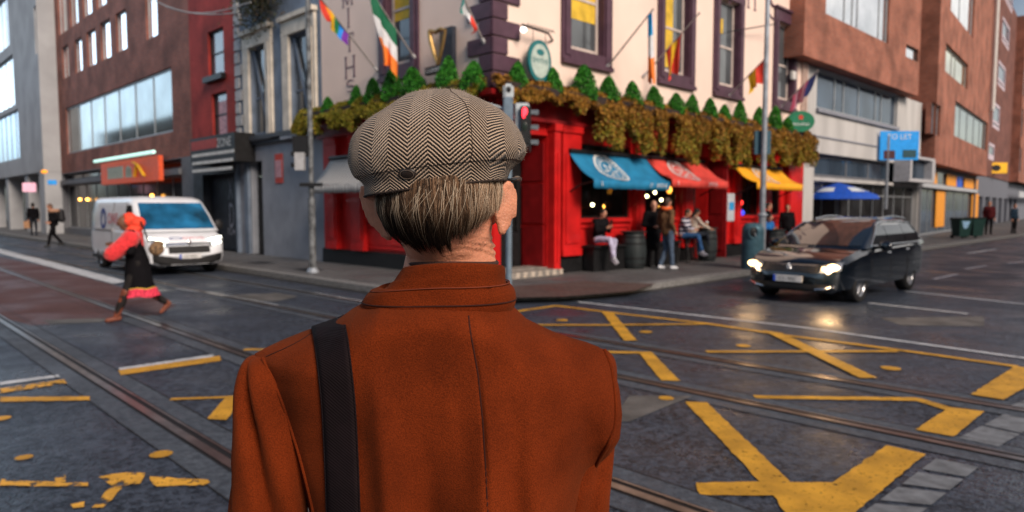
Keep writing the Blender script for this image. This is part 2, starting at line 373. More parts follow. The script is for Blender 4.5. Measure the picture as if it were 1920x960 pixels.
# painted markings
def paint(name, col, worn=.42, sc=14.):
    m = pm(name, col, .55, var=.22, scale=4, bump=.12, bscale=160); t, b, L = nodes(m)
    tc = t.nodes.new('ShaderNodeTexCoord'); n = t.nodes.new('ShaderNodeTexNoise'); n.inputs['Scale'].default_value = sc; n.inputs['Detail'].default_value = 9; n.inputs['Roughness'].default_value = .7
    L(tc.outputs['Object'], n.inputs['Vector']); mr = t.nodes.new('ShaderNodeMapRange'); mr.inputs[1].default_value = worn-.03; mr.inputs[2].default_value = worn+.03
    L(n.outputs[0], mr.inputs[0]); L(mr.outputs[0], b.inputs['Alpha']); return m
YEL = paint('yellow_paint', (.54, .275, .025), .385, 30.); YELW = paint('worn_yellow_paint', (.68, .35, .04), .46, 9.); WHT = paint('white_paint', (.5, .52, .55), .38)
def rag(pts, amp=.012, step=.05):
    "uneven paint edge in metres"
    out = []; n = len(pts)
    for i in range(n):
        a, b = pts[i], pts[(i+1) % n]; L_ = (b-a).length; k = max(1, min(110, int(L_/step)))
        for j in range(k):
            p = a.lerp(b, j/k); out.append(p + Vector((mnoise.noise(p*14), mnoise.noise(p*14+Vector((5, 5, 5))), 0))*amp*1.1)
    return out
def mark(mb, pts, z=.008, amp=.012): mb.poly(rag([G(u, v, z) for u, v in pts], amp))
def line(mb, path, wd, z=.008):
    for i in range(len(path)-1):
        a, b = G(*path[i], z), G(*path[i+1], z); d = (b-a).normalized(); n = Vector((-d.y, d.x, 0))*wd/2; e = d*wd*.2
        mb.poly(rag([a-e-n, b+e-n, b+e+n, a-e+n])); z += .0006
zz = .008
def dot(mb, u, v, r):
    c = G(u, v, .0095); mb.poly([c+Vector((math.cos(a*.5236)*r*(1+.2*mnoise.noise(Vector((u, a, 0)))), math.sin(a*.5236)*r, 0)) for a in range(12)])
m = MB()
line(m, [(930, 590), (986, 581), (1043, 573), (1165, 588), (1323, 606), (1470, 628), (1680, 655), (1759, 666), (1903, 686)], .11)
line(m, [(1000, 609), (1144, 609), (1323, 607)], .10, .013)
mark(m, [(1128, 584), (1150, 587), (1194, 638), (1170, 638)], .0155)
line(m, [(1135, 660), (1218, 661)], .12, .0085); mark(m, [(1198, 661), (1222, 660), (1275, 714), (1240, 713)], .012)
line(m, [(1327, 659), (1680, 658)], .11, .013); mark(m, [(1430, 619), (1466, 624), (1645, 708), (1612, 708)], .0165)
for q in ((1670, 690, .1), (1211, 622, .09), (1054, 600, .09), (1394, 648, .09), (1249, 746, .07)): dot(m, *q)
line(m, [(1420, 744), (1720, 748), (1785, 768)], .11, .0085); mark(m, [(1780, 763), (1846, 771), (1789, 818), (1717, 805)], .0125)
mark(m, [(1903, 686), (1978, 697), (1881, 749), (1820, 739)], .0165)
mark(m, [(1562, 904), (1662, 834), (1735, 851), (1606, 958), (1585, 985), (1490, 985), (1450, 929), (1310, 927), (1305, 905), (1424, 902), (1284, 753), (1325, 754), (1483, 904)], .0085)
mark(m, [(222, 694), (412, 667), (415, 676), (226, 703)]); mark(m, [(0, 744), (168, 743), (170, 750), (0, 753)])
line(m, [(322, 748), (437, 744)], .07); mark(m, [(425, 743), (460, 740), (425, 787), (388, 785)], .012)
line(m, [(460, 655), (520, 655)], .09)
dot(m, 302, 851, .075); dot(m, 45, 857, .055); dot(m, 2, 784, .07)
struct(m.build('yellow_road_marking', YEL))
m = MB(); mark(m, [(0, 728), (120, 711), (125, 718), (0, 737)]); mark(m, [(185, 893), (232, 885), (275, 887), (262, 908), (215, 915)], .0085, .02)
mark(m, [(278, 893), (390, 899), (396, 908), (290, 912)], .0085, .02); mark(m, [(205, 915), (232, 910), (195, 950), (172, 952)], .009, .02); mark(m, [(133, 945), (160, 940), (158, 950), (135, 953)])
mark(m, [(0, 899), (165, 905), (165, 911), (0, 910)], .0085, .02); mark(m, [(103, 893), (122, 890), (125, 902), (106, 905)], .0095)
struct(m.build('worn_yellow_marking', YELW))
m = MB(); mark(m, [(-300, 391+0), (0, 466), (238, 527), (212, 532), (0, 476), (-300, 400)])if False else mark(m, [(-250, 405), (0, 466), (238, 527), (212, 532), (0, 475), (-250, 409)])
line(m, [(1085, 566), (1500, 613), (2000, 682)], .09); line(m, [(1630, 568), (1812, 588)], .1); line(m, [(1700, 546), (2010, 580)], .12)
line(m, [(1750, 523), (1795, 514)], .12); line(m, [(1815, 475), (1868, 467)], .14); line(m, [(1810, 504), (1850, 498)], .12); line(m, [(1890, 494), (1920, 490)], .12)
mark(m, [(222, 690), (400, 664), (402, 668), (226, 695)], .006) ; mark(m, [(0, 716), (110, 702), (112, 706), (0, 722)], .006)
line(m, [(330, 541), (400, 549), (520, 572)], .05); line(m, [(590, 549), (680, 565)], .05)
struct(m.build('white_road_marking', WHT))
# manhole / drain lids in the pavement and road
m = MB(); mark(m, [(548, 521), (600, 519), (610, 525), (556, 527)]) ; struct(m.build('drain_cover', pm('cast_iron', (.03, .03, .03), .5, .6)))
m = MB()
for u, v in ((490, 492), (577, 505)): c = G(u, v, PZ+.005); m.quadv(c+dR*.25+dL*.35, c+dR*.25-dL*.35, c-dR*.25-dL*.35, c-dR*.25+dL*.35)
struct(m.build('access_cover', MATS['cast_iron']))
# ---------------------------------------------------------------- buildings
CREAM = pm('cream_render', (.80, .62, .53), .85, var=.05, scale=.6, bump=.15, bscale=40)
PURP = pm('purple_trim', (.075, .035, .055), .55, var=.15, scale=4, bump=.1); REDP = pm('red_gloss_paint', (.50, .012, .012), .38, var=.18, scale=2.5, coat=.2)
DRED = pm('dark_red_paint', (.22, .008, .01), .4, var=.2, scale=3); BLK = pm('black_paint', (.008, .008, .009), .5, var=.3, spec=.3)
SASH = pm('pale_sash', (.5, .42, .38), .5); WGL = glass_mat('dark_window_glass', (.10, .11, .12), .3); YBL = pm('yellow_blind', (.62, .40, .04), .7, var=.2, scale=3)
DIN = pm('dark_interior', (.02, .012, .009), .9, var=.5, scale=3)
def ops_px(F, rects, o=0.):
    out = []
    for (u0, u1, v0, v1) in rects:      # v0 top, v1 bottom (measured at the centre of the opening)
        uc = (u0+u1)/2; a0 = F.at(u0, 300, o)[0]; a1 = F.at(u1, 300, o)[0]; zt = F.at(uc, v0, o)[1]; zb = F.at(uc, v1, o)[1]
        out.append((min(a0, a1), max(a0, a1), zb, zt))
    return out
S_END = FR.at(1507, 300)[0]; T_END = FL.at(606, 300)[0]; ZP = 11.5
pub = thing('pub', 'cream rendered corner pub with red shopfront, purple quoins and window surrounds', 'pub', C0.xyz*1)
pub.location.z = 0
ZSH = 4.25
wops = [(2.45, 3.8, 5.45, 8.2), (6.42, 7.77, 5.45, 8.2), (9.4, 10.7, 5.45, 8.1), (13.4, 14.7, 5.45, 8.1)]
lops = [(5.0-.05, 6.15-.05, 4.9, 8.2)]
a0 = FL.at(785, 60)[0]; a1 = FL.at(705, 60)[0]; lops = [(a0+.25, a1-.45, 5.2, 8.2)]
m = MB(); facade(m, FR, 0, S_END, ZSH, ZP, wops, .32); facade(m, FL, 0, T_END, ZSH, ZP, lops, .32)
m.quadv(ST(0, 0, ZP), ST(S_END, 0, ZP), ST(S_END, 10, ZP), ST(0, 10, ZP)); m.quadv(ST(S_END, 0, 0), ST(S_END, 10, 0), ST(S_END, 10, ZP), ST(S_END, 0, ZP))
m.build('upper_wall', CREAM, pub)
def surround(F, q, w_=.28, top=.38):
    m = MB(); x0, x1, y0, y1 = q
    for o, i in ((.06, 0), (.09, .1)):
        ww = w_ - i
        m.fbox(F, x0-ww-(.0 if i == 0 else 0), x0-.003-i*.0, .003, o, y0-.25+i, y1+.003); m.fbox(F, x1+.003, x1+ww, .003, o, y0-.25+i, y1+.003)
    m.fbox(F, x0-w_, x1+w_, .003, .075, y1+.004, y1+top); m.fbox(F, x0-w_-.02, x1+w_+.02, .003, .14, y1+top+.002, y1+top+.08)
    m.fbox(F, x0-.002, x1+.002, .003, .075, y0-.25, y0-.004); m.fbox(F, x0-w_, x1+w_, .003, .12, y0-.36, y0-.252)
    m.fbox(F, x0+.004, x0+.05, -.3, .05, y0+.004, y1-.004); m.fbox(F, x1-.05, x1-.004, -.3, .05, y0+.004, y1-.004)
    m.build('window_surround', PURP, pub)
for F, L_ in ((FR, wops), (FL, lops)):
    for i, q in enumerate(L_):
        surround(F, q); x0, x1, y0, y1 = q
        f = window(pub, F, x0+.06, x1-.06, y0+.05, y1, .14, SASH, WGL, (), (.46,), .08)
        m = MB(); h = (.45, .95, .35, .0)[i] if F is FR else 1.35
        if F is FR and i == 1: m.fbox(F, x0+.14, x1-.6, -.168, -.162, y0+.2, y1-.1)
        elif F is FR and i == 2: m.fbox(F, x0+.2, x0+.6, -.168, -.162, y1-1.0, y1-.55)
        elif F is FR and i == 3: continue
        else: m.fbox(F, x0+.15, x1-.15, -.168, -.162, y1-1.95 if F is FR else y0+1.15, y1-.1)
        m.build('blind', YBL, f)
# quoins
m = MB(); z = ZSH; k = 0
while z < ZP-.3:
    L1, L2 = (.78, .40) if k % 2 else (.40, .78)
    m.hexa([ST(-.06, -.06, z), ST(L1, -.06, z), ST(L1, -.003, z), ST(-.06, -.003, z), ST(-.06, -.06, z+.345), ST(L1, -.06, z+.345), ST(L1, -.003, z+.345), ST(-.06, -.003, z+.345)])
    m.hexa([ST(-.06, -.001, z), ST(-.003, -.001, z), ST(-.003, L2, z), ST(-.06, L2, z), ST(-.06, -.001, z+.345), ST(-.003, -.001, z+.345), ST(-.003, L2, z+.345), ST(-.06, L2, z+.345)])
    z += .37; k += 1
m.build('quoins', PURP, pub, bevel=.012)
# --- ground floor: red shopfront, right-hand street
def sR(u): return FR.at(u, 380)[0]
def tL(u): return FL.at(u, 380)[0]
s_door0, s_door1 = .22, sR(1026)
bays = [(sR(1082), sR(1180)), (sR(1205), sR(1268)), (sR(1385), sR(1422)), (sR(1440), sR(1462))]
doors = [(sR(1296), sR(1302)+.75)]
rops = [(s_door0, s_door1, PZ, 3.35, .9)] + [(a, b, 1.42, 3.25, .12) for a, b in bays] + [(doors[0][0], doors[0][1], PZ, 3.2, .5)]
lb = [(tL(905), tL(815)), (tL(790), tL(664))]
lops2 = [(a, b, 1.42, 3.1, .12) for a, b in lb]
m = MB(); facade(m, FR, 0, S_END, 0, ZSH, rops, .12); facade(m, FL, 0, T_END, 0, ZSH, lops2, .12); m.build('shopfront_wall', REDP, pub)
m = MB(); GB = .03
def base(F, a, b, ops):
    m.fbox(F, a, b, .003, .07, PZ, .52)
base(FR, s_door1+.02, doors[0][0]-.1, None); base(FR, doors[0][1]+.1, S_END, None); base(FL, .003, T_END, None)
m.build('black_plinth', BLK, pub)
# stall riser panels + pilasters + mouldings
for F, L_ in ((FR, bays), (FL, lb)):
    for a, b in L_:
        m = MB()
        m.fbox(F, a-.02, b+.02, .003, .10, 1.32, 1.41); m.fbox(F, a+.02, b-.02, .003, .05, .60, .66); m.fbox(F, a+.02, b-.02, .003, .05, 1.18, 1.24)
        m.fbox(F, a+.02, a+.09, .003, .05, .665, 1.175); m.fbox(F, b-.09, b-.02, .003, .05, .665, 1.175)
        m.fbox(F, a+.12, b-.12, .003, .03, .72, 1.12)
        m.build('stall_riser', REDP, pub)
def pil(F, a, b, z0=.53, z1=3.45, o=.16):
    m = MB(); m.fbox(F, a, b, .004, o, z0, z1); m.fbox(F, a-.03, b+.03, .004, o+.05, z1+.002, z1+.16); m.fbox(F, a+.09, b-.09, o+.002, o+.03, z0+.3, z1-.5)
    m.fbox(F, a-.02, b+.02, .004, o+.03, z0+.001-.0, z0+.16); m.build('pilaster', REDP, pub)
for a, b in ((sR(1046), sR(1080)), (bays[0][1]+.12, bays[1][0]-.12), (bays[1][1]+.1, doors[0][0]-.12), (doors[0][1]+.12, doors[0][1]+.62), (bays[2][0]-.55, bays[2][0]-.12), (bays[2][1]+.06, bays[3][0]-.06), (sR(1470), sR(1490))): pil(FR, a, b)
pil(FR, s_door1+.01, s_door1+.22, PZ, 3.45, .22); pil(FL, .03, .42); pil(FL, tL(690), tL(667)); pil(FL, tL(640), tL(622))
m = MB()
for F, e in ((FR, S_END), (FL, T_END)):
    st = .003 if F is FL else -.0
    m.fbox(F, st-(.25 if F is FR else 0), e, .004, .22, 3.62, 3.70); m.fbox(F, st, e, .004, .10, 3.702, 4.05)
    m.fbox(F, st-(.36 if F is FR else 0), e, .004, .34, 4.052, 4.16); m.fbox(F, st, e, .004, .24, 4.162, 4.24)
m.build('fascia_board', DRED, pub)
# recessed corner doorway: dark doors, red shutter on the reveal, steps
m = MB(); m.quadv(FR(s_door0, -.86, PZ), FR(s_door1, -.86, PZ), FR(s_door1, -.86, 3.35), FR(s_door0, -.86, 3.35)); dd = m.build('corner_door', BLK, pub)
m = MB()
for a in (.3, .98): 
    m.fbox(FR, a, a+.62, -.85, -.81, PZ+.02, 1.1); m.fbox(FR, a, a+.09, -.85, -.80, 1.12, 2.4); m.fbox(FR, a+.53, a+.62, -.85, -.80, 1.12, 2.4); m.fbox(FR, a, a+.62, -.85, -.80, 2.41, 2.52)
m.build('door_frame', BLK, dd)
m = MB(); m.fbox(FR, .86, .9, -.79, -.74, 1.05, 1.35); m.build('door_handle', pm('brass', (.6, .4, .15), .3, .9), dd)
m = MB()
for z0, z1 in ((PZ+.05, 1.25), (1.32, 2.25), (2.32, 3.2)): m.fbox(FR, s_door1-.035, s_door1-.004, -.78, -.1, z0, z1)
m.build('reveal_panel', DRED, pub)
m = MB(); m.fbox(FR, .1, s_door1+.1, .004, .30, PZ+.001, PZ+.14); m.fbox(FR, .1, s_door1+.02, -.6, .006, PZ+.143, PZ+.17); m.build('door_step', pm('step_stone', (.22, .2, .18), .8, var=.3), pub)
m = MB()
for k in range(8): a = .16+k*.24; m.fbox(FR, a, a+.11, .302, .306, PZ+.01, PZ+.135)
m.build('step_nosing', pm('pale_stripe', (.42, .36, .3), .7), pub)
# dark bar room behind the windows and its back wall
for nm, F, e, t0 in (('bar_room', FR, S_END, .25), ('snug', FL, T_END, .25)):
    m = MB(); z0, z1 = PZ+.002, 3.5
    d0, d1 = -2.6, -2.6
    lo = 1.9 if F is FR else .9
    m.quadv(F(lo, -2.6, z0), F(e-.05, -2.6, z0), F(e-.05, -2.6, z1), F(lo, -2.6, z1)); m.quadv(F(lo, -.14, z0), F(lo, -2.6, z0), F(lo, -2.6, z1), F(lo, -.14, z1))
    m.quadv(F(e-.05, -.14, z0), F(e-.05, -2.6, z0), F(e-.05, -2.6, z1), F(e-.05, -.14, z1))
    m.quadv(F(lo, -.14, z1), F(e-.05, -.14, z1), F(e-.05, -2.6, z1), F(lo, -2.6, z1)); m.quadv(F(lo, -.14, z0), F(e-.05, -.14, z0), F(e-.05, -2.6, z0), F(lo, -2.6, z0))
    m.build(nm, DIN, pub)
for F, L_ in ((FR, bays), (FL, lb)):
    for a, b in L_: window(pub, F, a, b, 1.42, 3.25 if F is FR else 3.1, .05, BLK, SEE, (.5,) if b-a > 1.2 else (), (.78,), .05, .05, 'shop_window')
m = MB(); a, b = doors[0]; m.fbox(FR, a+.01, b-.01, -.48, -.42, PZ+.01, 3.19); q = m.build('side_door', BLK, pub)
# open red shutter doors beside the side door
m = MB(); a = doors[0][1]; m.fbox(FR, a+.02, a+.07, .004, .62, PZ+.06, 3.1)
for z0, z1 in ((.4, 1.3), (1.5, 2.9)): m.fbox(FR, a-.0, a+.018, .1, .54, z0, z1)
m.build('open_shutter', DRED, pub)
# lettering on the render
LET = pm('lettering_purple', (.13, .07, .10), .7)
def letter(mb, F, ch, a, z, h, wd, o=.012, fl=1):
    st = h*.10; bx = lambda x0, x1, y0, y1: mb.fbox(F, a+fl*x0, a+fl*x1, .003, o, z+y0, z+y1)
    W = wd; sf = lambda x, y: bx(x-st*1.1, x+st*1.1, y, y+st*.45)
    def v(x): bx(x-st*.5, x+st*.5, 0, h); sf(x, -.001); sf(x, h-st*.45+.001)
    def dg(x0, y0, x1, y1):
        s_ = st*.55; p = [F(a+fl*(x0-s_), .003, z+y0), F(a+fl*(x0+s_), .003, z+y0), F(a+fl*(x0+s_), o, z+y0), F(a+fl*(x0-s_), o, z+y0), F(a+fl*(x1-s_), .003, z+y1), F(a+fl*(x1+s_), .003, z+y1), F(a+fl*(x1+s_), o, z+y1), F(a+fl*(x1-s_), o, z+y1)]; mb.hexa(p)
    if ch == 'H': v(st); v(W-st); bx(st, W-st, h*.46, h*.52)
    if ch == 'I': v(W/2)
    if ch == 'T': v(W/2); bx(0, W, h-st*.6, h); bx(0, st*.4, h*.78, h); bx(W-st*.4, W, h*.78, h)
    if ch == 'M': v(st); v(W-st); dg(st, h, W/2, h*.1); dg(W-st, h, W/2, h*.1)
    if ch == 'S':
        pts = []
        for k in range(25):
            t = k/24; 
            if t < .5: an = R(30) + R(240)*t*2; cx, cy, rx, ry = W/2, h*.75, W*.42, h*.24
            else: an = R(90) - R(240)*(t-.5)*2; cx, cy, rx, ry = W/2, h*.26, W*.45, h*.25
            if t < .5: pts.append((cx+rx*math.cos(an), cy+ry*math.sin(an)))
            else: pts.append((cx+rx*math.cos(an), cy+ry*math.sin(an)))
        mb.tube([F(a+fl*x, o*.7, z+y) for x, y in pts], [st*.35+st*.3*math.sin(k/24*math.pi) for k in range(25)], 6)
def sm(F, ch, u, v0, v1, wd, o=.012, fl=1, hh=None):
    a, zb = F.at(u, v1); zt = F.at(u, v0)[1] if hh is None else zb+hh
    mb = MB(); letter(mb, F, ch, a-fl*wd/2, zb, zt-zb, wd, o, fl); mb.build('letter', LET, pub)
for ch, u, v0, v1 in (('M', 652, -18, 12), ('I', 654, 15, 52), ('T', 656, 62, 97), ('H', 657, 105, 146), ('S', 658, 150, 172)): sm(FL, ch, u, v0, v1, .52 if ch in 'MH' else .42, fl=-1)
for ch, u, v1 in (('T', 1368, 6), ('H', 1409, 18), ('S', 1449, 36)): sm(FR, ch, u, 0, v1, .62, hh=.85)
# drainpipe and small alarm box
m = MB(); a = sR(1497)-.05; m.tube([FR(a, .09, ZSH), FR(a, .09, 8.2)], .05); m.tube([FR(a+.25, .09, ZSH), FR(a+.25, .09, ZP)], .06); m.build('drainpipe', pm('pale_pipe', (.5, .38, .33), .6), pub)
m = MB(); a, z = FR.at(1484, 142); m.fbox(FR, a-.15, a+.15, .004, .12, z-.15, z+.15); m.build('alarm_box', pm('offwhite', (.6, .58, .55), .5), pub, bevel=.02)

# ------------------------------------------------ grey building next to the pub (left street)
def bld(name, label, F, loc_a): 
    return thing(name, label, 'building', Vector((*F(loc_a, 0, 0).xy, 0)))
T1 = FL.at(447, 300)[0]
GREY = pm('grey_paint_wall', (.26, .28, .32), .8, var=.14, scale=1.2, bump=.15); GBLUE = pm('blue_grey_render', (.15, .19, .25), .8, var=.2, scale=1.5, bump=.2); STONE = pm('cream_stone_trim', (.55, .50, .43), .8, var=.15, scale=3, bump=.1)
gb = bld('building', 'narrow grey painted building with cream framed windows beside the pub', FL, T_END)
wq = ops_px(FL, [(474, 505, 84, 250), (549, 585, 58, 243)])
dq = ops_px(FL, [(470, 491, 302, 480)])[0]; dq = (dq[0], dq[1], PZ, dq[3])
zc = FL.at(530, 253)[1]
m = MB(); facade(m, FL, T_END, T1, zc, 11.5, wq, .25); shell(m, FL, T_END, T1, zc, 11.5, 9); m.build('upper_wall', GBLUE, gb)
m = MB(); facade(m, FL, T_END, T1, 0, zc, [dq], .3); m.build('ground_wall', GREY, gb)
m = MB(); m.fbox(FL, T_END+.02, T1-.02, .004, .22, zc-.06, zc+.08); m.fbox(FL, T_END+.02, T1-.02, .004, .12, zc-.2, zc-.062); m.build('cornice', pm('dark_grey_trim', (.05, .055, .065), .6), gb)
for q in wq:
    x0, x1, y0, y1 = q; m = MB(); w_ = .42
    m.fbox(FL, x0-w_, x0-.003, .003, .09, y0-.1, y1); m.fbox(FL, x1+.003, x1+w_, .003, .09, y0-.1, y1); m.fbox(FL, x0-w_, x1+w_, .003, .10, y1+.003, y1+.42); m.fbox(FL, x0-w_-.06, x1+w_+.06, .003, .2, y1+.422, y1+.56)
    m.fbox(FL, x0-w_+.12, x0-w_+.2, .092, .12, y0-.1, y1); m.build('window_surround', STONE, gb)
    m = MB(); m.fbox(FL, x0-w_, x1+w_, .003, .2, y0-.24, y0-.103); m.build('sill', MATS['grey_paint_wall'], gb)
    window(gb, FL, x0, x1, y0, y1, .12, GBLUE, WGL, (), (.42,), .06)
    m = MB(); m.hexa([FL(x1-.05, -.10, y1-.1), FL(x1-.16, -.10, y1-.1), FL(x1-.16, -.06, y1-.1), FL(x1-.05, -.06, y1-.1)][::1] + [FL(x0+.2, -.10, y0+.1), FL(x0+.09, -.10, y0+.1), FL(x0+.09, -.06, y0+.1), FL(x0+.2, -.06, y0+.1)]); m.build('diagonal_brace', GBLUE, gb)
m = MB(); x0, x1, y0, y1 = dq; m.fbox(FL, x0+.01, x1-.01, -.28, -.22, y0, y1-.5); m.fbox(FL, x0+.01, x1-.01, -.27, -.24, y1-.45, y1-.01); q = m.build('door', BLK, gb)
m = MB(); m.ell(FL(x0+.15, -.18, 1.2), (.04, .04, .04)); m.build('door_handle', pm('pale_metal', (.5, .5, .5), .3, .8), q)
m = MB(); m.fbox(FL, x1+.05, x1+.3, .004, .1, PZ, zc-.22); m.build('pilaster', GBLUE, gb); m = MB(); m.fbox(FL, T1-.12, T1-.01, .004, .14, PZ, zc-.22); m.build('pilaster', GBLUE, gb)
m = MB(); z = zc+.1; k = 0
while z < 11.2:
    m.fbox(FL, T1-.5 if k % 2 else T1-.34, T1-.01, .003, .06, z, z+.36); z += .42; k += 1
m.build('quoins', pm('pale_quoin', (.38, .38, .39), .8, var=.2), gb, bevel=.01)
# overhanging dark plant growing at the top
# ------------------------------------------------ narrow red painted building
T2 = FL.at(360, 250)[0]; RRED = brick_mat('red_painted_brick', (.33, .035, .03), (.40, .045, .037), (.24, .03, .026))
rb = bld('building', 'narrow building with bright red painted brick and black sash windows', FL, T1+.01); T1b = T1+.01
wq = ops_px(FL, [(396, 425, 52, 140), (400, 428, 172, 255)]); zc2 = FL.at(405, 262)[1]
m = MB(); facade(m, FL, T1b, T2, zc2, 12.5, wq, .2); shell(m, FL, T1b, T2, zc2, 12.5, 9); m.build('upper_wall', RRED, rb)
for q in wq:
    f = window(rb, FL, *q, .1, BLK, WGL, (), (.5,), .07); m = MB(); m.fbox(FL, q[0]-.15, q[1]+.15, .004, .18, q[2]-.2, q[2]-.004); m.build('sill', BLK, rb)
m = MB(); q = wq[1]; m.fbox(FL, q[0]+.15, q[1]-.35, -.125, -.12, q[2]+.1, q[3]-.3); m.build('window_poster', pm('faded_pink_poster', (.5, .3, .34), .7, var=.4, scale=12), rb)
dk = pm('dark_shopfront', (.022, .024, .03), .5, var=.4, scale=4)
m = MB(); sh = [(T1b+.35, T2-.9, PZ, 2.9)]; facade(m, FL, T1b, T2, 0, zc2, sh, .35); m.build('shopfront', dk, rb)
m = MB(); m.fbox(FL, sh[0][0]+.01, sh[0][1]-.01, -.34, -.30, PZ, 2.89); q = m.build('shutter', dk, rb)
GR = pm('grey_graphic', (.27, .27, .31), .7, var=.3, scale=5); m = MB()
a = tL(418); text(m, 'X', FL, a+.2, 2.0, -.29, 1.1, flip=-1, sx=.5); text(m, 'D', FL, a+.2, .95, -.29, 1.3, flip=-1, sx=.5); text(m, 'TCH', FL, tL(425), .72, .006, .32, flip=-1); m.build('shutter_graphic', GR, q)
# ------------------------------------------------ brown brick building
T3 = FL.at(112, 250)[0]; BR1 = brick_mat('brown_brick', (.23, .065, .042), (.32, .10, .066), (.15, .11, .10))
bb = bld('building', 'long brown brick office with narrow bright windows and a wide glazed strip', FL, T2+.01); T2b = T2+.01
SKYG = glass_mat('bright_sky_glass', (.92, .94, .96), .97, .04); STR = glass_mat('strip_glass', (.2, .23, .23), .6, .08)
rows = [(125, 137, 80, 142), (149, 162, 66, 131), (172, 188, 50, 119), (198, 216, 32, 106), (227, 246, 14, 91), (121, 137, -45, 54), (143, 158, -58, 39), (167, 184, -72, 21), (193, 211, -85, 4), (283, 304, -60, 66), (222, 242, -95, -15)]
wq = ops_px(FL, rows); big = FL.at(123, 201)[0], FL.at(323, 201)[0]
zt = FL.at(323, 124)[1]; zb = FL.at(323, 247)[1]; bq = (min(big), max(big), zb, zt)
zsf = FL.at(300, 300)[1]
m = MB(); facade(m, FL, T2b, T3, zsf, 17, wq+[bq], .18); shell(m, FL, T2b, T3, zsf, 17, 10); m.build('wall', BR1, bb)
ALU = pm('grey_aluminium', (.30, .32, .34), .45, .3)
for q in wq: window(bb, FL, *q, .10, ALU, SKYG, (), (), .05)
window(bb, FL, *bq, .08, ALU, STR, [k/7 for k in range(1, 7)], (), .09)
sq = (T2b+1.2, T3-.15, PZ+.35, zsf-.05)
m = MB(); facade(m, FL, T2b, T3, 0, zsf, [sq], .6); m.fbox(FL, sq[0], sq[1], -.2, .12, 3.0, 3.25); m.build('shopfront', pm('shop_grey', (.12, .125, .14), .6, var=.15), bb)
DG = pm('shop_glass', (.02, .021, .023), .12, 0, var=.6, scale=1.5, spec=.35)
window(bb, FL, sq[0], sq[1], sq[2], 2.99, .3, ALU, DG, [k/10 for k in range(1, 10)], (), .07, name='shop_window'); window(bb, FL, sq[0], sq[1], 3.26, sq[3], .3, MATS['shop_grey'], DG, [k/6 for k in range(1, 6)], (), .1, name='shop_window')
WLIT = pm('warm_lamp', (1, .7, .35), .5, emit=(1, .55, .2), es=14)
m = MB()
for k, (u, v) in enumerate(((131, 140), )): pass
# ------------------------------------------------ grey concrete building far left
T4 = T3+45; CON = pm('grey_concrete', (.33, .34, .36), .85, var=.12, scale=.7, bump=.1)
cb = bld('building', 'grey concrete office with tall ribbon windows and a dark recessed ground floor', FL, T3+.01); T3b = T3+.01
FC = Plane(FL(T3b, .9, 0), dL, -dR)       # stands a little forward of its neighbour
L0 = T4-T3b
pw = ops_px(FC, [(76, 104, -12, 86), (80, 108, 100, 190), (-30, 28, 0, 100), (-30, 33, 118, 210), (-30, 38, 218, 305), (-130, -50, 20, 130), (-130, -50, 140, 240)])
pw = [q for q in pw]; zg = FC.at(60, 325)[1]
pw = [(max(.1, a), b, c, d) for a, b, c, d in pw]
m = MB(); facade(m, FC, 0, L0, zg, 20, pw, .3); shell(m, FC, 0, L0, zg, 20, 10); m.quadv(FC(0, 0, zg), FC(L0, 0, zg), FC(L0, -3, zg), FC(0, -3, zg)); m.build('wall', CON, cb)
for i, q in enumerate(pw): window(cb, FC, *q, .14, ALU, SKYG if i != 4 else glass_mat('blue_glass', (.12, .25, .38), .6), [k/4 for k in range(1, 4)] if i < 2 else [k/8 for k in range(1, 8)], (), .09)
m = MB(); m.fbox(FC, 0.02, 1.4, -3, -.02, 0, zg-.002)
m.build('column', CON, cb)
for k in range(6): a = 5.+k*6.5; m = MB(); m.fbox(FC, a, a+.9, -.9, -.1, 0, zg-.002); m.build('column', CON, cb)
m = MB(); m.quadv(FC(0, -3, 0), FC(L0, -3, 0), FC(L0, -3, zg), FC(0, -3, zg)); m.build('recessed_shopfront', pm('deep_shop_glass', (.012, .012, .013), .2, var=.5, scale=1, spec=.3), cb)
# beyond: end mass closing the left street
# ------------------------------------------------ right-hand street
OBR = brick_mat('orange_brick', (.28, .075, .04), (.37, .11, .06), (.24, .16, .13)); CPN = pm('cast_concrete', (.45, .44, .43), .85, var=.12, scale=1.2, bump=.1, stretch=(1, 1, .25))
S1 = FR.at(1725, 300)[0]; S0 = S_END+.02; OO = .55
b1 = bld('building', 'orange brick office block overhanging a pale concrete band, right of the pub', FR, S0)
F1 = Plane(FR(0, OO, 0), dR, -dL)
zbk = F1.at(1510, 104)[1]; zcp = FR.at(1600, 293)[1]
s1 = F1.at(1722, 170)[0]; s0u = F1.at(1508, 60)[0]
uw = ops_px(F1, [(1540, 1658, -55, 50), (1691, 1715, 84, 108)])
m = MB(); facade(m, F1, s0u, s1, zbk, 16, uw, .18); shell(m, F1, s0u, s1, zbk, 16, 9); m.quadv(F1(s0u, 0, zbk), F1(s1, 0, zbk), F1(s1, -.6, zbk), F1(s0u, -.6, zbk)); m.build('upper_wall', OBR, b1)
window(b1, F1, *uw[0], .1, ALU, SKYG, (.3, .42, .5, .86), (), .08); window(b1, F1, *uw[1], .1, BLK, SKYG, (), (), .07)
sw = (FR.at(1532, 150)[0], FR.at(1685, 150)[0], FR.at(1532, 203)[1], zbk-.03)
g1 = (FR.at(1527, 300)[0], S1-.1, FR.at(1600, 337)[1], zcp-.05)
g2 = (FR.at(1527, 300)[0], S1-.1, PZ+.02, 2.72)
m = MB(); facade(m, FR, S0, S1, 0, zbk-.005, [sw, g1, g2], .35); m.build('concrete_band', CPN, b1)
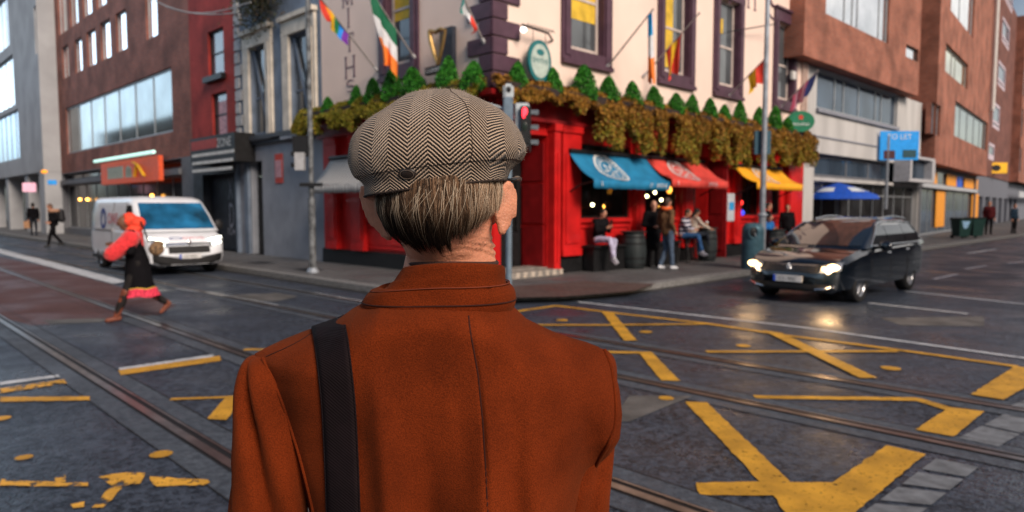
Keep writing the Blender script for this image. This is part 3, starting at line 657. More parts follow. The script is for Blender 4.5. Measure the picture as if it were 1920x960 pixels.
m = MB(); m.fbox(FR, sw[0]-.05, sw[1]+.05, .004, .12, sw[2]-.14, sw[2]-.004); m.fbox(FR, S0+.02, S1, .004, .05, zcp+.55, zcp+.6); m.build('sill', pm('grey_sill', (.22, .23, .27), .6), b1)
BG = glass_mat('blue_black_glass', (.06, .09, .13), .3, .07)
window(b1, FR, *sw, .12, ALU, BG, (.22, .32, .5, .72, .8), (), .10)
window(b1, FR, *g1, .25, pm('shop_grey', (.12, .125, .14)), BG, (.3, .5, .72, .86), (), .14); window(b1, FR, *g2, .25, ALU, DG, [k/9 for k in range(1, 9)], (.8,), .07, name='shop_window')
m = MB(); a0_, a1_ = FR.at(1676, 300)[0], S1-.02; m.fbox(FR, a0_, a1_, .004, .7, 2.9, 3.05); m.fbox(FR, a0_, a1_, .004, .7, 4.0, 4.12); m.fbox(FR, a0_, a0_+.3, .004, .72, 3.052, 3.998); m.fbox(FR, a1_-.5, a1_, .004, .72, 3.052, 3.998); m.build('entrance_canopy', pm('pale_panel', (.42, .42, .44), .6), b1)
m = MB(); m.fbox(FR, a0_+.3, a1_-.5, .3, .35, 3.06, 3.99); m.build('canopy_glass', BG, b1)
# second block, street bends a little towards the viewer's left
d2 = Vector((math.sin(R(40.2)), math.cos(R(40.2)), 0)); n2 = Vector((d2.y, -d2.x, 0))
F2 = Plane(FR(S1+1.2, .35, 0), d2, n2); L2_ = F2.at(1853, 250)[0]
b2 = thing('building', 'tall orange brick block above a shop with orange window panels', 'building', Vector((*F2(0, 0, 0).xy, 0)))
zb2 = F2.at(1790, 315)[1]
w2 = ops_px(F2, [(1765, 1808, 92, 145), (1771, 1815, -70, 32), (1743, 1760, 192, 252), (1787, 1849, 207, 268)])
m = MB(); facade(m, F2, 0, L2_, zb2, 20, w2, .25); shell(m, F2, 0, L2_, zb2, 20, 9); m.quadv(F2(0, 0, zb2), F2(L2_, 0, zb2), F2(L2_, -.8, zb2), F2(0, -.8, zb2)); m.build('upper_wall', OBR, b2)
WARMG = glass_mat('warm_sky_glass', (.95, .80, .58), .92, .04)
for q, g, vb in zip(w2, (WARMG, SKYG, BG, glass_mat('green_grey_glass', (.2, .26, .25), .5)), ((.36, .52, ), (.45,), (.5,), (.2, .4, .6, .8))): window(b2, F2, *q, .14, ALU, g, vb, (), .08)
m = MB(); q3 = (.4, L2_-.3, PZ+.02, 2.75); q4 = (.4, L2_-.3, 3.0, zb2-.15); facade(m, F2, 0, L2_, 0, zb2-.002, [q3, q4], .3, -.6); shell(m, F2, 0, L2_, 0, zb2-.002, 8, -.6); m.build('shopfront', pm('shop_grey', (.12, .125, .14)), b2)
F2b = Plane(F2(0, -.6, 0), d2, n2)
window(b2, F2b, *q3, .2, ALU, BG, (.15, .3, .45, .6, .8), (), .08, name='shop_window'); window(b2, F2b, *q4, .2, ALU, BG, (.25, .42, .6, .68), (), .08, name='shop_window')
ORG = pm('orange_panel', (.75, .30, .03), .6, var=.15); m = MB()
for u0, u1 in ((1738, 1762), (1780, 1798), (1813, 1838)):
    m = MB(); x0, x1 = F2b.at(u0, 330)[0], F2b.at(u1, 330)[0]; m.fbox(F2b, max(.42, x0), x1, -.17, -.12, 3.05, zb2-.22); m.build('window_panel', ORG, b2)
for u0, u1 in ((1760, 1776), (1826, 1838)): m = MB(); x0, x1 = F2b.at(u0, 380)[0], F2b.at(u1, 380)[0]; m.fbox(F2b, x0, x1, -.17, -.12, .5, 2.7); m.build('window_panel', ORG, b2)
m = MB(); x0, x1 = F2b.at(1799, 330)[0], F2b.at(1809, 330)[0]; m.fbox(F2b, x0, x1, -.17, -.12, 3.05, zb2-.22); m.build('window_panel', pm('blue_panel', (.02, .10, .6), .5), b2)
m = MB(); m.fbox(F2b, 0, L2_, .004, .12, 2.76, 2.98); m.build('fascia_board', pm('pale_fascia', (.4, .42, .45), .6), b2)
m = MB(); a, _ = F2.at(1851, 100); z0_ = F2.at(1851, 205)[1]; m.tube([F2(L2_-.25, .22, z0_), F2(L2_-.25, .22, 19)], .14); m.build('downpipe', pm('offwhite', (.6, .58, .55)), b2)
# dark recessed link wall between blocks 1 and 2
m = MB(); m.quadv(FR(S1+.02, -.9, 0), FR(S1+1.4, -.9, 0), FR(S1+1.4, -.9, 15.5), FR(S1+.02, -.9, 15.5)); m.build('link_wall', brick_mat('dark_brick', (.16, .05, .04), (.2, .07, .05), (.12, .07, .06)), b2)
# third block
F3 = Plane(F2(L2_+.3, -1.2, 0), d2, n2); b3 = thing('building', 'dark red brick flats with stacked pale framed windows at the far right', 'building', Vector((*F3(0, 0, 0).xy, 0)))
L3a = F3.at(1897, 250)[0]; DB = MATS['dark_brick']
w3 = ops_px(F3, [(1868, 1882, 18, 70), (1864, 1878, 108, 158), (1858, 1871, 190, 240), (1853, 1864, 268, 300), (1870, 1885, -70, -15)])
zg3 = F3.at(1870, 335)[1]
m = MB(); facade(m, F3, 0, L3a, zg3, 22, w3, .2); shell(m, F3, 0, L3a, zg3, 22, 9); m.build('upper_wall', DB, b3)
PK = pm('pale_pink_frame', (.5, .42, .48), .6)
for q in w3: window(b3, F3, *q, .02, PK, BG, (), (.25,), .28, .12)
F3b = Plane(F3(L3a+.02, .8, 0), d2, n2); w4 = ops_px(F3b, [(1913, 1926, 22, 75), (1906, 1918, 110, 170), (1901, 1912, 190, 248), (1897, 1906, 268, 318)])
w4 = [(max(.3, q[0]), max(.3, q[0])+2.0, q[2], q[3]) for q in w4]
m = MB(); facade(m, F3b, 0, 40, zg3, 22, w4+[(q[0]+6, q[1]+6, q[2], q[3]) for q in w4], .2); shell(m, F3b, 0, 40, zg3, 22, 9); m.build('front_wall', OBR, b3)
for q in w4: window(b3, F3b, *q, .1, ALU, SKYG if q is w4[1] else BG, (.5,), (), .1); window(b3, F3b, q[0]+6, q[1]+6, q[2], q[3], .1, ALU, BG, (.5,), (), .1)
m = MB(); facade(m, F3, 0, L3a+40, 0, zg3-.003, [(1.5+k*5, 5.+k*5, PZ, 2.6) for k in range(8)], .4, -.1); m.build('ground_wall', pm('slate_render', (.13, .14, .17), .8), b3)
m = MB()
for k in range(8): m.fbox(F3, 1.52+k*5, 4.98+k*5, -.48, -.44, PZ, 2.59)
m.build('shop_window', DG, b3)
m = MB(); m.fbox(F3b, 0.3, 40, .004, .1, 2.75, 3.4); m.build('fascia_board', pm('pale_fascia', (.4, .42, .45)), b3)
# ---------------------------------------------------------------- awnings
def slope(F, tl, tr, ll, lr, val=.22, n=10):
    """canvas from the facade points tl,tr to lip points ll,lr given as pixels on the planes through the ends"""
    a0, z0 = F.at(*tl, .2); a1, z1 = F.at(*tr, .2); p = F.cross(*ll, a0); q = F.cross(*lr, a1)
    op = (p-F.C).dot(F.n); oq = (q-F.C).dot(F.n); o = (op+oq)/2; zl = (p.z+q.z)/2; zt = (z0+z1)/2
    return a0, a1, zt, o, zl
def awning(F, tl, tr, ll, lr, mat, label, ring=None, words=None, stripes=None, fl=1):
    a0, a1, zt, o, zl = slope(F, tl, tr, ll, lr); val = .20
    root = thing('awning', label, 'awning', Vector((*F((a0+a1)/2, .2, 0).xy, zl)))
    S = lambda t, k: F(a0+(a1-a0)*t, .2+(o-.2)*k, zt+(zl-zt)*k - .10*math.sin(math.pi*k) + .012*math.sin(t*9))
    m = MB(); m.grid([[S(t/12, k/8) for k in range(9)] for t in range(13)])
    for t in (0, 1):
        pass
    c = m.build('canopy', mat, root, True); sm_ = c.modifiers.new('t', 'SOLIDIFY'); sm_.thickness = .006; apply_mods(c)
    m = MB(); m.grid([[F(a0+(a1-a0)*t/24, o+.002+.012*math.sin(t*2.1), zl-val*k-.02*abs(math.sin(t*1.3))*k) for k in (0, .5, 1)] for t in range(25)]); v = m.build('valance', mat, root, True); sm_ = v.modifiers.new('t', 'SOLIDIFY'); sm_.thickness = .004; apply_mods(v)
    for e in (a0+.04*(1 if a1 > a0 else -1), a1-.04*(1 if a1 > a0 else -1)):
        m = MB(); m.tube([F(e, .1, zt-.95), F(e, (o+.1)/2, zt-.75), F(e, o-.03, zl-.05)], .022, 6); m.build('folding_arm', BLK, root)
    m = MB(); m.tube([F(a0, .2, zt+.05), F(a1, .2, zt+.05)], .06, 8); m.build('roller', BLK, root)
    if ring:
        W = a1-a0; cx, ck, r = ring; m = MB(); L_ = math.hypot(o-.2, zt-zl)
        def Q(x, y): 
            k = ck - y/L_; p = S(cx + x/W, k); return p + (F.n*.75+Vector((0, 0, .66)))*.012
        for r0, r1 in ((r*.88, r), (r*.62, r*.67)):
            m.grid([[Q(fl*rr*math.cos(2*math.pi*k/40), rr*math.sin(2*math.pi*k/40)) for rr in (r0, r1)] for k in range(40)], True)
        for k in range(26):
            a = 2*math.pi*k/26+.05; w_ = .5 if k % 3 else .3
            pts = [(r*.71, a-.05), (r*.84, a-.05), (r*.84, a+.05*w_), (r*.71, a+.05*w_)]; m.quadv(*[Q(fl*rr*math.cos(an), rr*math.sin(an)) for rr, an in pts])
        for k in range(6):
            a = math.pi*k/3; m.quadv(Q(fl*.05*r*math.cos(a), .05*r*math.sin(a)), Q(fl*r*.42*math.cos(a-.2), r*.42*math.sin(a-.2)), Q(fl*r*.5*math.cos(a), r*.5*math.sin(a)), Q(fl*r*.42*math.cos(a+.2), r*.42*math.sin(a+.2)))
        m.build('round_emblem', WHITEC, c)
    if words:
        m = MB(); 
        for wd, t in words: text(m, wd, F, a0+(a1-a0)*t, zl-val+.05, o+.022, .15)
        m.build('lettering', WHITEC, v)
    return root
WHITEC = pm('pale_print', (.6, .62, .62), .7, var=.1)
CB = pm('blue_canvas', (.012, .17, .33), .75, var=.15, scale=3, bump=.1); CR = pm('coral_red_canvas', (.62, .06, .045), .75, var=.12, scale=3, bump=.1); CY = pm('yellow_canvas', (.80, .36, .015), .75, var=.1, scale=3, bump=.1)
awning(FR, (1068, 288), (1212, 297), (1120, 334), (1250, 343), CB, 'blue canvas awning with a pale round emblem over the pub window', (.36, .5, .52), [('17', .70), ('SMITHS', .80), ('S', .08)])
awning(FR, (1213, 298), (1320, 307), (1262, 338), (1364, 338), CR, 'coral red canvas awning between the blue and the yellow awnings', (.40, .5, .52), [('SMITHS', .62), ('S', .08)])
awning(FR, (1376, 312), (1464, 320), (1422, 343), (1503, 345), CY, 'yellow canvas awning at the far end of the pub front', (.42, .5, .5))
CS = pm('striped_canvas', (.36, .39, .42), .75); t_, b_, L_k = nodes(CS)
wv = t_.nodes.new('ShaderNodeTexWave'); wv.inputs['Scale'].default_value = 2.2; wv.bands_direction = 'X'; uvn = t_.nodes.new('ShaderNodeTexCoord')
mpn = t_.nodes.new('ShaderNodeMapping'); mpn.inputs['Rotation'].default_value = (0, 0, -(math.pi/2+aL)); L_k(uvn.outputs['Object'], mpn.inputs[0]); L_k(mpn.outputs[0], wv.inputs[0])
cr = t_.nodes.new('ShaderNodeMapRange'); cr.inputs[3].default_value = .16; cr.inputs[4].default_value = .46; L_k(wv.outputs['Fac'], cr.inputs[0]); cc = t_.nodes.new('ShaderNodeCombineColor')
for k in range(3): L_k(cr.outputs[0], cc.inputs[k])
L_k(cc.outputs[0], b_.inputs['Base Color'])
awning(FL, (619, 297), (800, 288), (591, 341), (740, 350), CS, 'grey and white striped awning on the left side of the pub', None, None, fl=-1)
# ---------------------------------------------------------------- planting on the fascia
LEAF = attr_mat('leaves', .65, .25); 
def leaves(mb, pts, size, cols, zc=None):
    mb.c = []
    for p in pts:
        d = Vector((random.gauss(0, 1), random.gauss(0, 1), random.gauss(0, 1))).normalized(); e = d.orthogonal().normalized(); s_ = size*random.uniform(.6, 1.3)
        if zc: cols = zc(p)
        f = d.cross(e); e, f = (e*math.cos(1)+f*math.sin(1)), (f*math.cos(1)-e*math.sin(1)); col = random.choice(cols); k = random.uniform(.7, 1.3)
        mb.quadv(p-e*s_*.5, p+f*s_*.3, p+e*s_*.5, p-f*s_*.3); mb.c += [tuple(x*k for x in col)]*4
def conifer(seed):
    random.seed(seed); m = MB(); pts = []
    n = 5200
    for i in range(n):
        h = random.random()**1.15; rr = (.30*(1-h)**.62*(1-.45*(1-h)**6))*(.6 if h < .04 else 1); a = random.uniform(0, 6.283); 
        lump = 1+.22*mnoise.noise(Vector((math.cos(a)*1.6, math.sin(a)*1.6, h*5+seed*3))); r = rr*1.22*lump*random.random()**.45*1.15+.015
        pts.append(Vector((r*math.cos(a), r*math.sin(a), .04+h*.86)))
    leaves(m, pts, .055, [(.025, .17, .014), (.045, .28, .022), (.012, .07, .009), (.08, .36, .035), (.02, .11, .012)]); return m
protos = []
def shrub(i, F, u, vt, vb, label, o=.42):
    a, zb = F.at(u, vb, o); zt = F.at(u, vt, o)[1]; h = max(.5, zt-zb); 
    k = i % 3
    loc = F(a, o, zb-.06)
    if k >= len(protos):
        r = thing('conifer_shrub', label, 'shrub', loc, 0, 'clipped conifers along the pub ledge')
        f = conifer(k+1).build('foliage', LEAF, r, local=True); m = MB(); m.tube([(0, 0, -.12), (0, 0, .5)], [.025, .01], 6); m.build('stem', pm('bark', (.06, .04, .03), .9), r, local=True); protos.append(r)
    else: r = dup(protos[k], label, loc)
    r.scale = (h*1.12*random.uniform(.85, 1.12),)*2 + (h*1.2*random.uniform(.85, 1.12),); r.rotation_euler = (random.uniform(-.1, .1), random.uniform(-.1, .1), i*1.3)
    return r
rs = [(967, 105, 166), (1040, 127, 181), (1096, 119, 190), (1140, 138, 194), (1187, 149, 206), (1228, 153, 208), (1266, 168, 216), (1296, 170, 219), (1331, 180, 227), (1357, 190, 229), (1386, 193, 234), (1420, 203, 242), (1449, 205, 247), (1475, 214, 249)]
rl = ['green conifer beside the purple corner quoins, left of the oval hanging sign', 'slim conifer just right of the oval hanging sign', 'tallest conifer, under the big window nearest the pub corner', 'conifer right of the big corner window, above the blue awning', 'rounded conifer below the bare flagpole base', 'narrow pointed conifer under the light blue, white and orange flag', 'conifer below the second window of the right front', 'conifer just left of the third window of the right front', 'broad conifer under the third window of the right front', 'small conifer at the foot of the yellow and red flag pole', 'lone pointed conifer between the third window and the lamp post', 'conifer directly left of the tall lamp post', 'conifer directly right of the tall lamp post', 'last conifer, beside the green oval bar sign']
for i, (q, l) in enumerate(zip(rs, rl)): shrub(i, FR, *q, l)
ls = [(618, 176, 216), (667, 163, 203), (700, 150, 197), (738, 134, 192), (779, 117, 182), (836, 110, 172), (886, 106, 170)]
ll_ = ['leftmost round conifer on the ledge beside the blue-grey building', 'small conifer under the vertical lettering', 'dark conifer just right of the vertical lettering', 'conifer under the left window of the pub side', 'large dark conifer under the green, white and orange flag', 'conifer below the golden harp sign', 'bright conifer left of the purple corner quoins']
for i, (q, l) in enumerate(zip(ls, ll_)): shrub(i+1, FL, *q, l)
# trailing plants in troughs
TRO = pm('dark_trough', (.03, .02, .018), .8)
AUT = [(.24, .12, .016), (.33, .17, .02), (.18, .12, .016), (.16, .15, .016), (.38, .19, .04), (.12, .06, .012)]; OLV = [(.15, .16, .016), (.22, .20, .02), (.10, .11, .012), (.18, .11, .015), (.26, .21, .02)]
def trail(F, a0, a1, label, cols, base=.75, seed=0, group='trailing plants along the pub ledge'):
    random.seed(seed*13+5); r = thing('trailing_plant', label, 'plant', F((a0+a1)/2, .45, 4.18), 0, group)
    m = MB(); m.fbox(F, min(a0, a1)+.02, max(a0, a1)-.02, .352, .62, 4.10, 4.30); m.build('trough', TRO, r)
    pts = []; lo, hi = min(a0, a1), max(a0, a1)
    n = int(3400*(hi-lo))
    while len(pts) < n:
        a = random.uniform(lo-.08, hi+.08); drop = base*(.80+1.0*(.5+mnoise.noise(Vector((a*1.35, seed*.0+3, 0))))) + .25*mnoise.noise(Vector((a*5, 9, 1)))
        z = 4.46 - random.random()**.9*(drop+.1); 
        if z < 4.1 and mnoise.noise(Vector((a*2.6, z*.7, 7.7))) < -.34 + (4.1-z)*.24: continue
        t = (4.46-z); bul = .42 + .34*math.sin(min(1., t/.5)*1.4) + .14*mnoise.noise(Vector((a*2.5, z*2.2, 3)))
        o = bul - random.random()**2*.25; pts.append(F(a, o, z + .08*mnoise.noise(Vector((a*4, 2, 2)))))
    m = MB(); rust = [(.30, .14, .02), (.40, .20, .03), (.20, .10, .015), (.13, .06, .012)]; low = [(.20, .18, .02), (.28, .24, .025), (.12, .13, .014), (.30, .17, .02)]
    leaves(m, pts, .085, cols, (lambda p: rust if random.random() < .25+.75*(p.z-3.2) else low) if F is FR else None); m.build('foliage', LEAF, r); return r
sA = sR(1010)-.3
ends = [sR(u) for u in (1012, 1070, 1120, 1165, 1205, 1245, 1285, 1322, 1360, 1400, 1440, 1475, 1494)]
tl_ = ['golden trailing foliage hanging over the corner door', 'olive trailing foliage right of the corner, above the blue awning end', 'long yellow green tails of foliage over the blue awning', 'rusty trailing foliage where the blue and red awnings meet', 'brown trailing foliage above the red awning left half', 'thick golden foliage above the middle of the red awning', 'dense foliage above the right end of the red awning', 'brown foliage over the dark gap between red and yellow awnings', 'hanging foliage over the side door left of the yellow awning', 'foliage above the left part of the yellow awning', 'foliage behind the lamp post above the yellow awning', 'last trailing foliage at the far end of the pub ledge']
tl_[0:0] = []
for i in range(len(ends)-1): trail(FR, ends[i], ends[i+1], tl_[i], AUT+OLV[:2] if i % 2 else AUT, (.35, .75, .95, .95, .85, .95, 1., .95, 1.0, .95, .9, .85)[i], i+1)
trail(FR, -.2, ends[0], 'olive foliage wrapping the pub corner behind the traffic light', OLV, .3, 30)
te = [tL(u) for u in (925, 860, 800, 735, 670, 596)]
tt = ['foliage just left of the purple corner quoins', 'foliage on the left ledge above the flat cap', 'olive foliage under the large dark conifers', 'olive foliage left of the cap above the striped awning', 'olive and rust foliage at the left end of the pub ledge']
for i in range(5): trail(FL, te[i], te[i+1], tt[i], OLV, .45, 40+i)
# ---------------------------------------------------------------- flags
POLE = pm('flag_pole', (.30, .27, .26), .5, .3)
def flag(F, base, tip, label, bands, along, t0, t1, drop, drift=.0, sag=.35, seed=0):
    a, z = F.at(*base, .05); B = F(a, .05, z); Tp = F.cross(*tip, a); r = thing('flag', label, 'flag', B)
    m = MB(); m.tube([B, B.lerp(Tp, .5), Tp], [.022, .02, .016], 8); m.ell(Tp, (.03, .03, .03)); m.build('flag_pole', POLE, r)
    m = MB(); m.tube([B-F.n*.04, B+(Tp-B).normalized()*.12], [.05, .035], 8); m.build('bracket', pm('white_metal', (.6, .6, .62), .4, .3), r)
    nu, nv = 24, 26; rows = []; m = MB(); 
    for i in range(nu+1):
        u = i/nu; p0 = B.lerp(Tp, t1+(t0-t1)*u); row = []
        for j in range(nv+1):
            v = j/nv; bunch = 1-sag*v; pm_ = B.lerp(Tp, (t0+t1)/2 + ((t1+(t0-t1)*u)-(t0+t1)/2)*bunch + drift*v)
            q = Vector((pm_.x, pm_.y, pm_.z)); q.z -= drop*v*(1-.12*math.sin(u*3)); q += F.d*(.09*math.sin(u*9+seed+v*2)*(.2+v)) + F.n*(.05*math.sin(u*13+v*3+seed)*(.2+v)); q.z += .03*math.sin(u*11+seed)*v
            row.append(q)
        rows.append(row)
    mats = []
    for b in bands: mats.append(pm('flag_'+b[0], b[1], .75, var=.08))
    for i in range(nu):
        for j in range(nv):
            f = (i+.5)/nu if along == 'u' else (j+.5)/nv
            m.cur = min(len(bands)-1, int(f*len(bands))); m.quadv(rows[i][j], rows[i+1][j], rows[i+1][j+1], rows[i][j+1])
    c = m.build('cloth', mats, r, True, weld=True)
    return r
cG, cW, cO = ('green', (.01, .12, .06)), ('white', (.62, .63, .66)), ('orange', (.80, .20, .03))
RB = [('red', (.65, .05, .03)), ('rb_orange', (.75, .25, .02)), ('yellow', (.75, .45, .02)), ('rb_green', (.02, .2, .08)), ('blue', (.02, .22, .7)), ('violet', (.15, .03, .3))]
flag(FL, (707, 133), (598, -8), 'rainbow striped flag on a pole at the left end of the pub', RB, 'u', .5, .98, .42, seed=1)
flag(FL, (778, 110), (690, -25), 'green, white and orange flag hanging beside the left pub window', [cG, cW, cO], 'v', .42, .98, 1.25, -.12, .5, seed=2)
flag(FL, (908, 82), (855, -38), 'green, white and red flag on the pole at the purple quoins', [('pale_green', (.05, .28, .25)), cW, ('red', (.65, .05, .03))], 'u', .25, .98, .32, seed=3)
flag(FR, (1137, 128), (1224, 18), 'light blue, white and orange flag hanging straight down in front of the second window', [('sky_blue', (.02, .30, .62)), cW, cO], 'v', .90, 1., 1.75, .02, .1, seed=4)
flag(FR, (1207, 143), (1311, 25), 'red and yellow flag furled on the long slanting pole at the second window', [('red', (.65, .05, .03)), ('yellow', (.75, .45, .02)), ('red', (.65, .05, .03))], 'u', .42, .72, .85, -.05, .55, seed=5)
flag(FR, (1364, 183), (1434, 110), 'small yellow and red flag left of the lamp post', [('red', (.65, .05, .03)), ('red', (.65, .05, .03)), ('yellow', (.75, .45, .02)), ('yellow', (.75, .45, .02))], 'u', .55, .98, .62, seed=6)
flag(FR, (1462, 203), (1533, 133), 'pink striped flag with a dark blue corner at the far end of the pub', [('navy', (.02, .03, .12)), ('navy', (.02, .03, .12)), ('faded_red', (.42, .07, .13)), ('faded_pink', (.5, .25, .32)), ('faded_red', (.42, .07, .13)), ('faded_pink', (.5, .25, .32)), ('faded_red', (.42, .07, .13))], 'u', .35, .98, .55, -.12, seed=7)
# bare brackets, cable
m = MB(); m.tube([FR(*([FR.at(1365, 63, .1)[0]]+[.1]), FR.at(1365, 63)[1]), FR(FR.at(1428, 50)[0], .5, FR.at(1428, 50)[1])], .02, 6); recentre(tag(m.build('wall_cable', BLK), 'thin dark cable stretched over the pub wall towards the lamp post', 'cable'))
# ---------------------------------------------------------------- signs on walls
a, z = FR.at(1011, 115, .3); sg = thing('hanging_sign', 'teal oval pub sign with pale centre hanging from an ornate bracket', 'sign', FR(a, .3, z-.5))
TEAL = pm('teal_enamel', (.01, .14, .15), .4); PALE = pm('pale_green_enamel', (.42, .50, .45), .5)
def disc(mb, F, a, z, rx, rz, o0, o1, n=36):
    f = [F(a+rx*math.cos(2*math.pi*k/n), o1, z+rz*math.sin(2*math.pi*k/n)) for k in range(n)]; b = [F(a+rx*math.cos(2*math.pi*k/n), o0, z+rz*math.sin(2*math.pi*k/n)) for k in range(n)]
    mb.quadv(*f); mb.quadv(*reversed(b)); mb.grid([f, b], False, True)
m = MB(); disc(m, FR, a, z, .37, .46, .27, .33); m.build('board', TEAL, sg); m = MB(); disc(m, FR, a, z, .29, .37, .331, .336); m.build('centre', PALE, sg)
m = MB(); text(m, 'SMITHS', FR, a-.26, z-.05, .34, .16); disc(m, FR, a, z+.19, .12, .07, .337, .34); m.build('lettering', TEAL, sg)
m = MB(); az, zz_ = FR.at(1011, 75, .3); m.tube([FR(a+.75, .02, z+.62), FR(a+.3, .3, z+.66), FR(a-.55, .3, z+.7)], .025, 6)
for k in range(9): m.tube([FR(a-.4+k*.1, .3, z+.69), FR(a-.36+k*.1, .3, z+.76), FR(a-.30+k*.1, .3, z+.70)], .01, 5)
for x in (-.2, .2): m.tube([FR(a+x, .3, z+.42), FR(a+x, .3, z+.68)], .008, 5)
m.build('bracket', BLK, sg); m = MB(); m.ell(FR(a-.5, .3, z+.6), (.07, .07, .06)); m.build('lamp', pm('sign_lamp', (.8, .8, .8), .3, emit=(1, .95, .9), es=2.5), sg)
# golden harp sign on the left side
a, z = FL.at(820, 85, .35); hs = thing('harp_sign', 'golden harp on a dark lettered bracket on the pub side wall', 'sign', FL(a, .35, z-.5)); GOLD = pm('gold_leaf', (.38, .24, .09), .35, .7)
m = MB(); m.tube([FL(a+.28, .35, z+.36), FL(a+.22, .35, z+.1), FL(a+.1, .35, z-.2), FL(a-.02, .35, z-.42)], [.05, .06, .05, .04], 8); m.tube([FL(a+.28, .35, z+.36), FL(a+.05, .35, z+.30), FL(a-.12, .35, z+.34), FL(a-.28, .35, z+.28)], [.05, .05, .045, .04], 8)
m.tube([FL(a-.28, .35, z+.28), FL(a-.2, .35, z), FL(a-.08, .35, z-.3), FL(a-.02, .35, z-.42)], [.035, .035, .04, .04], 8)
m.build('harp_frame', GOLD, hs); m = MB()
for k in range(7): x = -.18+k*.06; m.tube([FL(a+x, .35, z+.3), FL(a+x*.4, .35, z-.3)], .006, 5)
m.build('harp_strings', GOLD, hs)
m = MB(); m.fbox(FL, a-.4, a+.4, .3, .4, z-.62, z-.45); m.fbox(FL, a-.05, a+.05, .05, .3, z-.6, z-.5); q = m.build('plate', BLK, hs)
m = MB(); text(m, 'GUINNESS', FL, a+.36, z-.585, .405, .14, flip=-1); m.build('lettering', WHITEC, q)
a, z = FL.at(845, 95); m = MB(); m.fbox(FL, a-.2, a+.25, .004, .12, z-.55, z+.5); m.build('dark_plaque', pm('dark_slate', (.03, .035, .05), .5), pub)
# green oval bar sign far end
a, z = FR.at(1500, 228, .6); os_ = thing('bar_sign', 'green oval bar sign with a red star at the far end of the pub', 'sign', FR(a, .6, z-.35)); FQ = Plane(FR(a, .6, 0), Vector((1, 0, 0)), Vector((0, -1, 0)))
m = MB(); disc(m, FQ, 0, z, .48, .36, -.07, .07); m.build('board', pm('sign_green', (.01, .16, .08), .35), os_); m = MB(); text(m, 'Heineken', FQ, -.34, z-.14, .075, .17); m.build('lettering', WHITEC, os_)
m = MB(); st = []
for k in range(10): rr = .12 if k % 2 == 0 else .05; st.append(FQ(rr*math.sin(k*math.pi/5), .076, z+.14+rr*math.cos(k*math.pi/5)))
m.quadv(*st); m.build('star', pm('sign_red', (.6, .03, .02), .4), os_); m = MB(); m.tube([FR(a, .01, z), FR(a, .56, z)], .03, 6); m.build('bracket', BLK, os_)
# orange sign of the brick building
FB = Plane(FL(T2b, .0, 0), dL, -dR)
a0, zt = FB.at(297, 292, .3); a1, zb_ = FB.at(190, 345, .3); zt = FB.at(243, 299, .3)[1]; zb_ = FB.at(243, 343, .3)[1]
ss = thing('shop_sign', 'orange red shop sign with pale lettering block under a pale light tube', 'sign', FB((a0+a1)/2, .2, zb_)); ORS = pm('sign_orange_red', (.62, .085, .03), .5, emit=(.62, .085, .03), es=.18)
m = MB(); m.fbox(FB, min(a0, a1), max(a0, a1), .12, .3, zb_, zt); m.build('board', ORS, ss, bevel=.02)
W = abs(a1-a0); A = max(a0, a1); m = MB(); m.fbox(FB, A-W*.43, A-W*.14, .301, .315, zb_+.25, zt-.25)
m.fbox(FB, A-W*.58, A-W*.47, .301, .315, zb_+.25, zb_+.62); disc(m, FB, A-W*.52, zt-.5, W*.05, .22, .301, .315); m.build('pale_panel', pm('sign_pale', (.42, .44, .36), .6), ss)
m = MB()
for k in range(6): m.fbox(FB, A-W*(.17+k*.045)-.03, A-W*(.17+k*.045), .316, .32, zb_+.4, zt-.45)
m.build('lettering', pm('sign_grey', (.2, .22, .18), .6), ss)
m = MB(); m.tube([FB(A-W*.62, .32, zt-.15), FB(A-W*.70, .32, zb_+.75), FB(A-W*.80, .32, zb_+.25)], .1, 6, flat=.3); m.tube([FB(A-W*.68, .32, zb_+.8), FB(A-W*.64, .32, zb_+.25)], .09, 6, flat=.3); m.build('yellow_figure', pm('sign_yellow', (.75, .42, .02), .5), ss)
m = MB(); m.tube([FB(A+.2, .5, zt+.12), FB(A-W-.1, .5, zt+.12)], .07, 8); m.build('light_tube', pm('tube_light', (.6, .9, .8), .4, emit=(.5, .85, .75), es=.9), ss)
# black box sign over the dark shopfront
FK = Plane(FL(T1b, 0, 0), dL, -dR); a0 = FK.at(440, 280, .7)[0]; a1 = FK.at(357, 280, .7)[0]; zb_ = FK.at(400, 306, .7)[1]; zt = FK.at(400, 254, .7)[1]
bs = thing('box_sign', 'black box sign with red and white lettering and lines of small white text', 'sign', FK((a0+a1)/2, .4, zb_)); m = MB(); m.fbox(FK, a0, a1, .004, .7, zb_, zt); m.build('board', BLK, bs)
W = a1-a0; m = MB(); m.fbox(FK, a1-W*.62, a1-.1, .701, .71, zt-.42, zt-.1); m.build('red_panel', pm('sign_dull_red', (.35, .04, .03), .6), bs)
m = MB(); text(m, 'ZONE', FK, a1-W*.63, zt-.42, .712, .42, flip=-1); random.seed(4)
for r_ in range(3):
    x = a1-.15; 
    while x > a0+.3: wd = random.uniform(.1, .3); m.fbox(FK, x-wd, x, .702, .71, zt-.66-r_*.27, zt-.56-r_*.27); x -= wd+.05
m.build('lettering', WHITEC, bs)
# red and white notice on the grey wall
a, z = FL.at(524, 316); m = MB(); m.fbox(FL, a-.24, a+.24, .004, .03, z-.46, z+.46); nb = m.build('notice', pm('notice_red', (.55, .07, .05), .6)); tag(nb, 'small red framed pink notice on the grey painted wall', 'notice'); recentre(nb)
m = MB(); m.fbox(FL, a-.2, a+.2, .031, .036, z-.28, z+.26); m.build('notice_panel', pm('notice_pink', (.55, .3, .34), .6, var=.3, scale=20), nb)
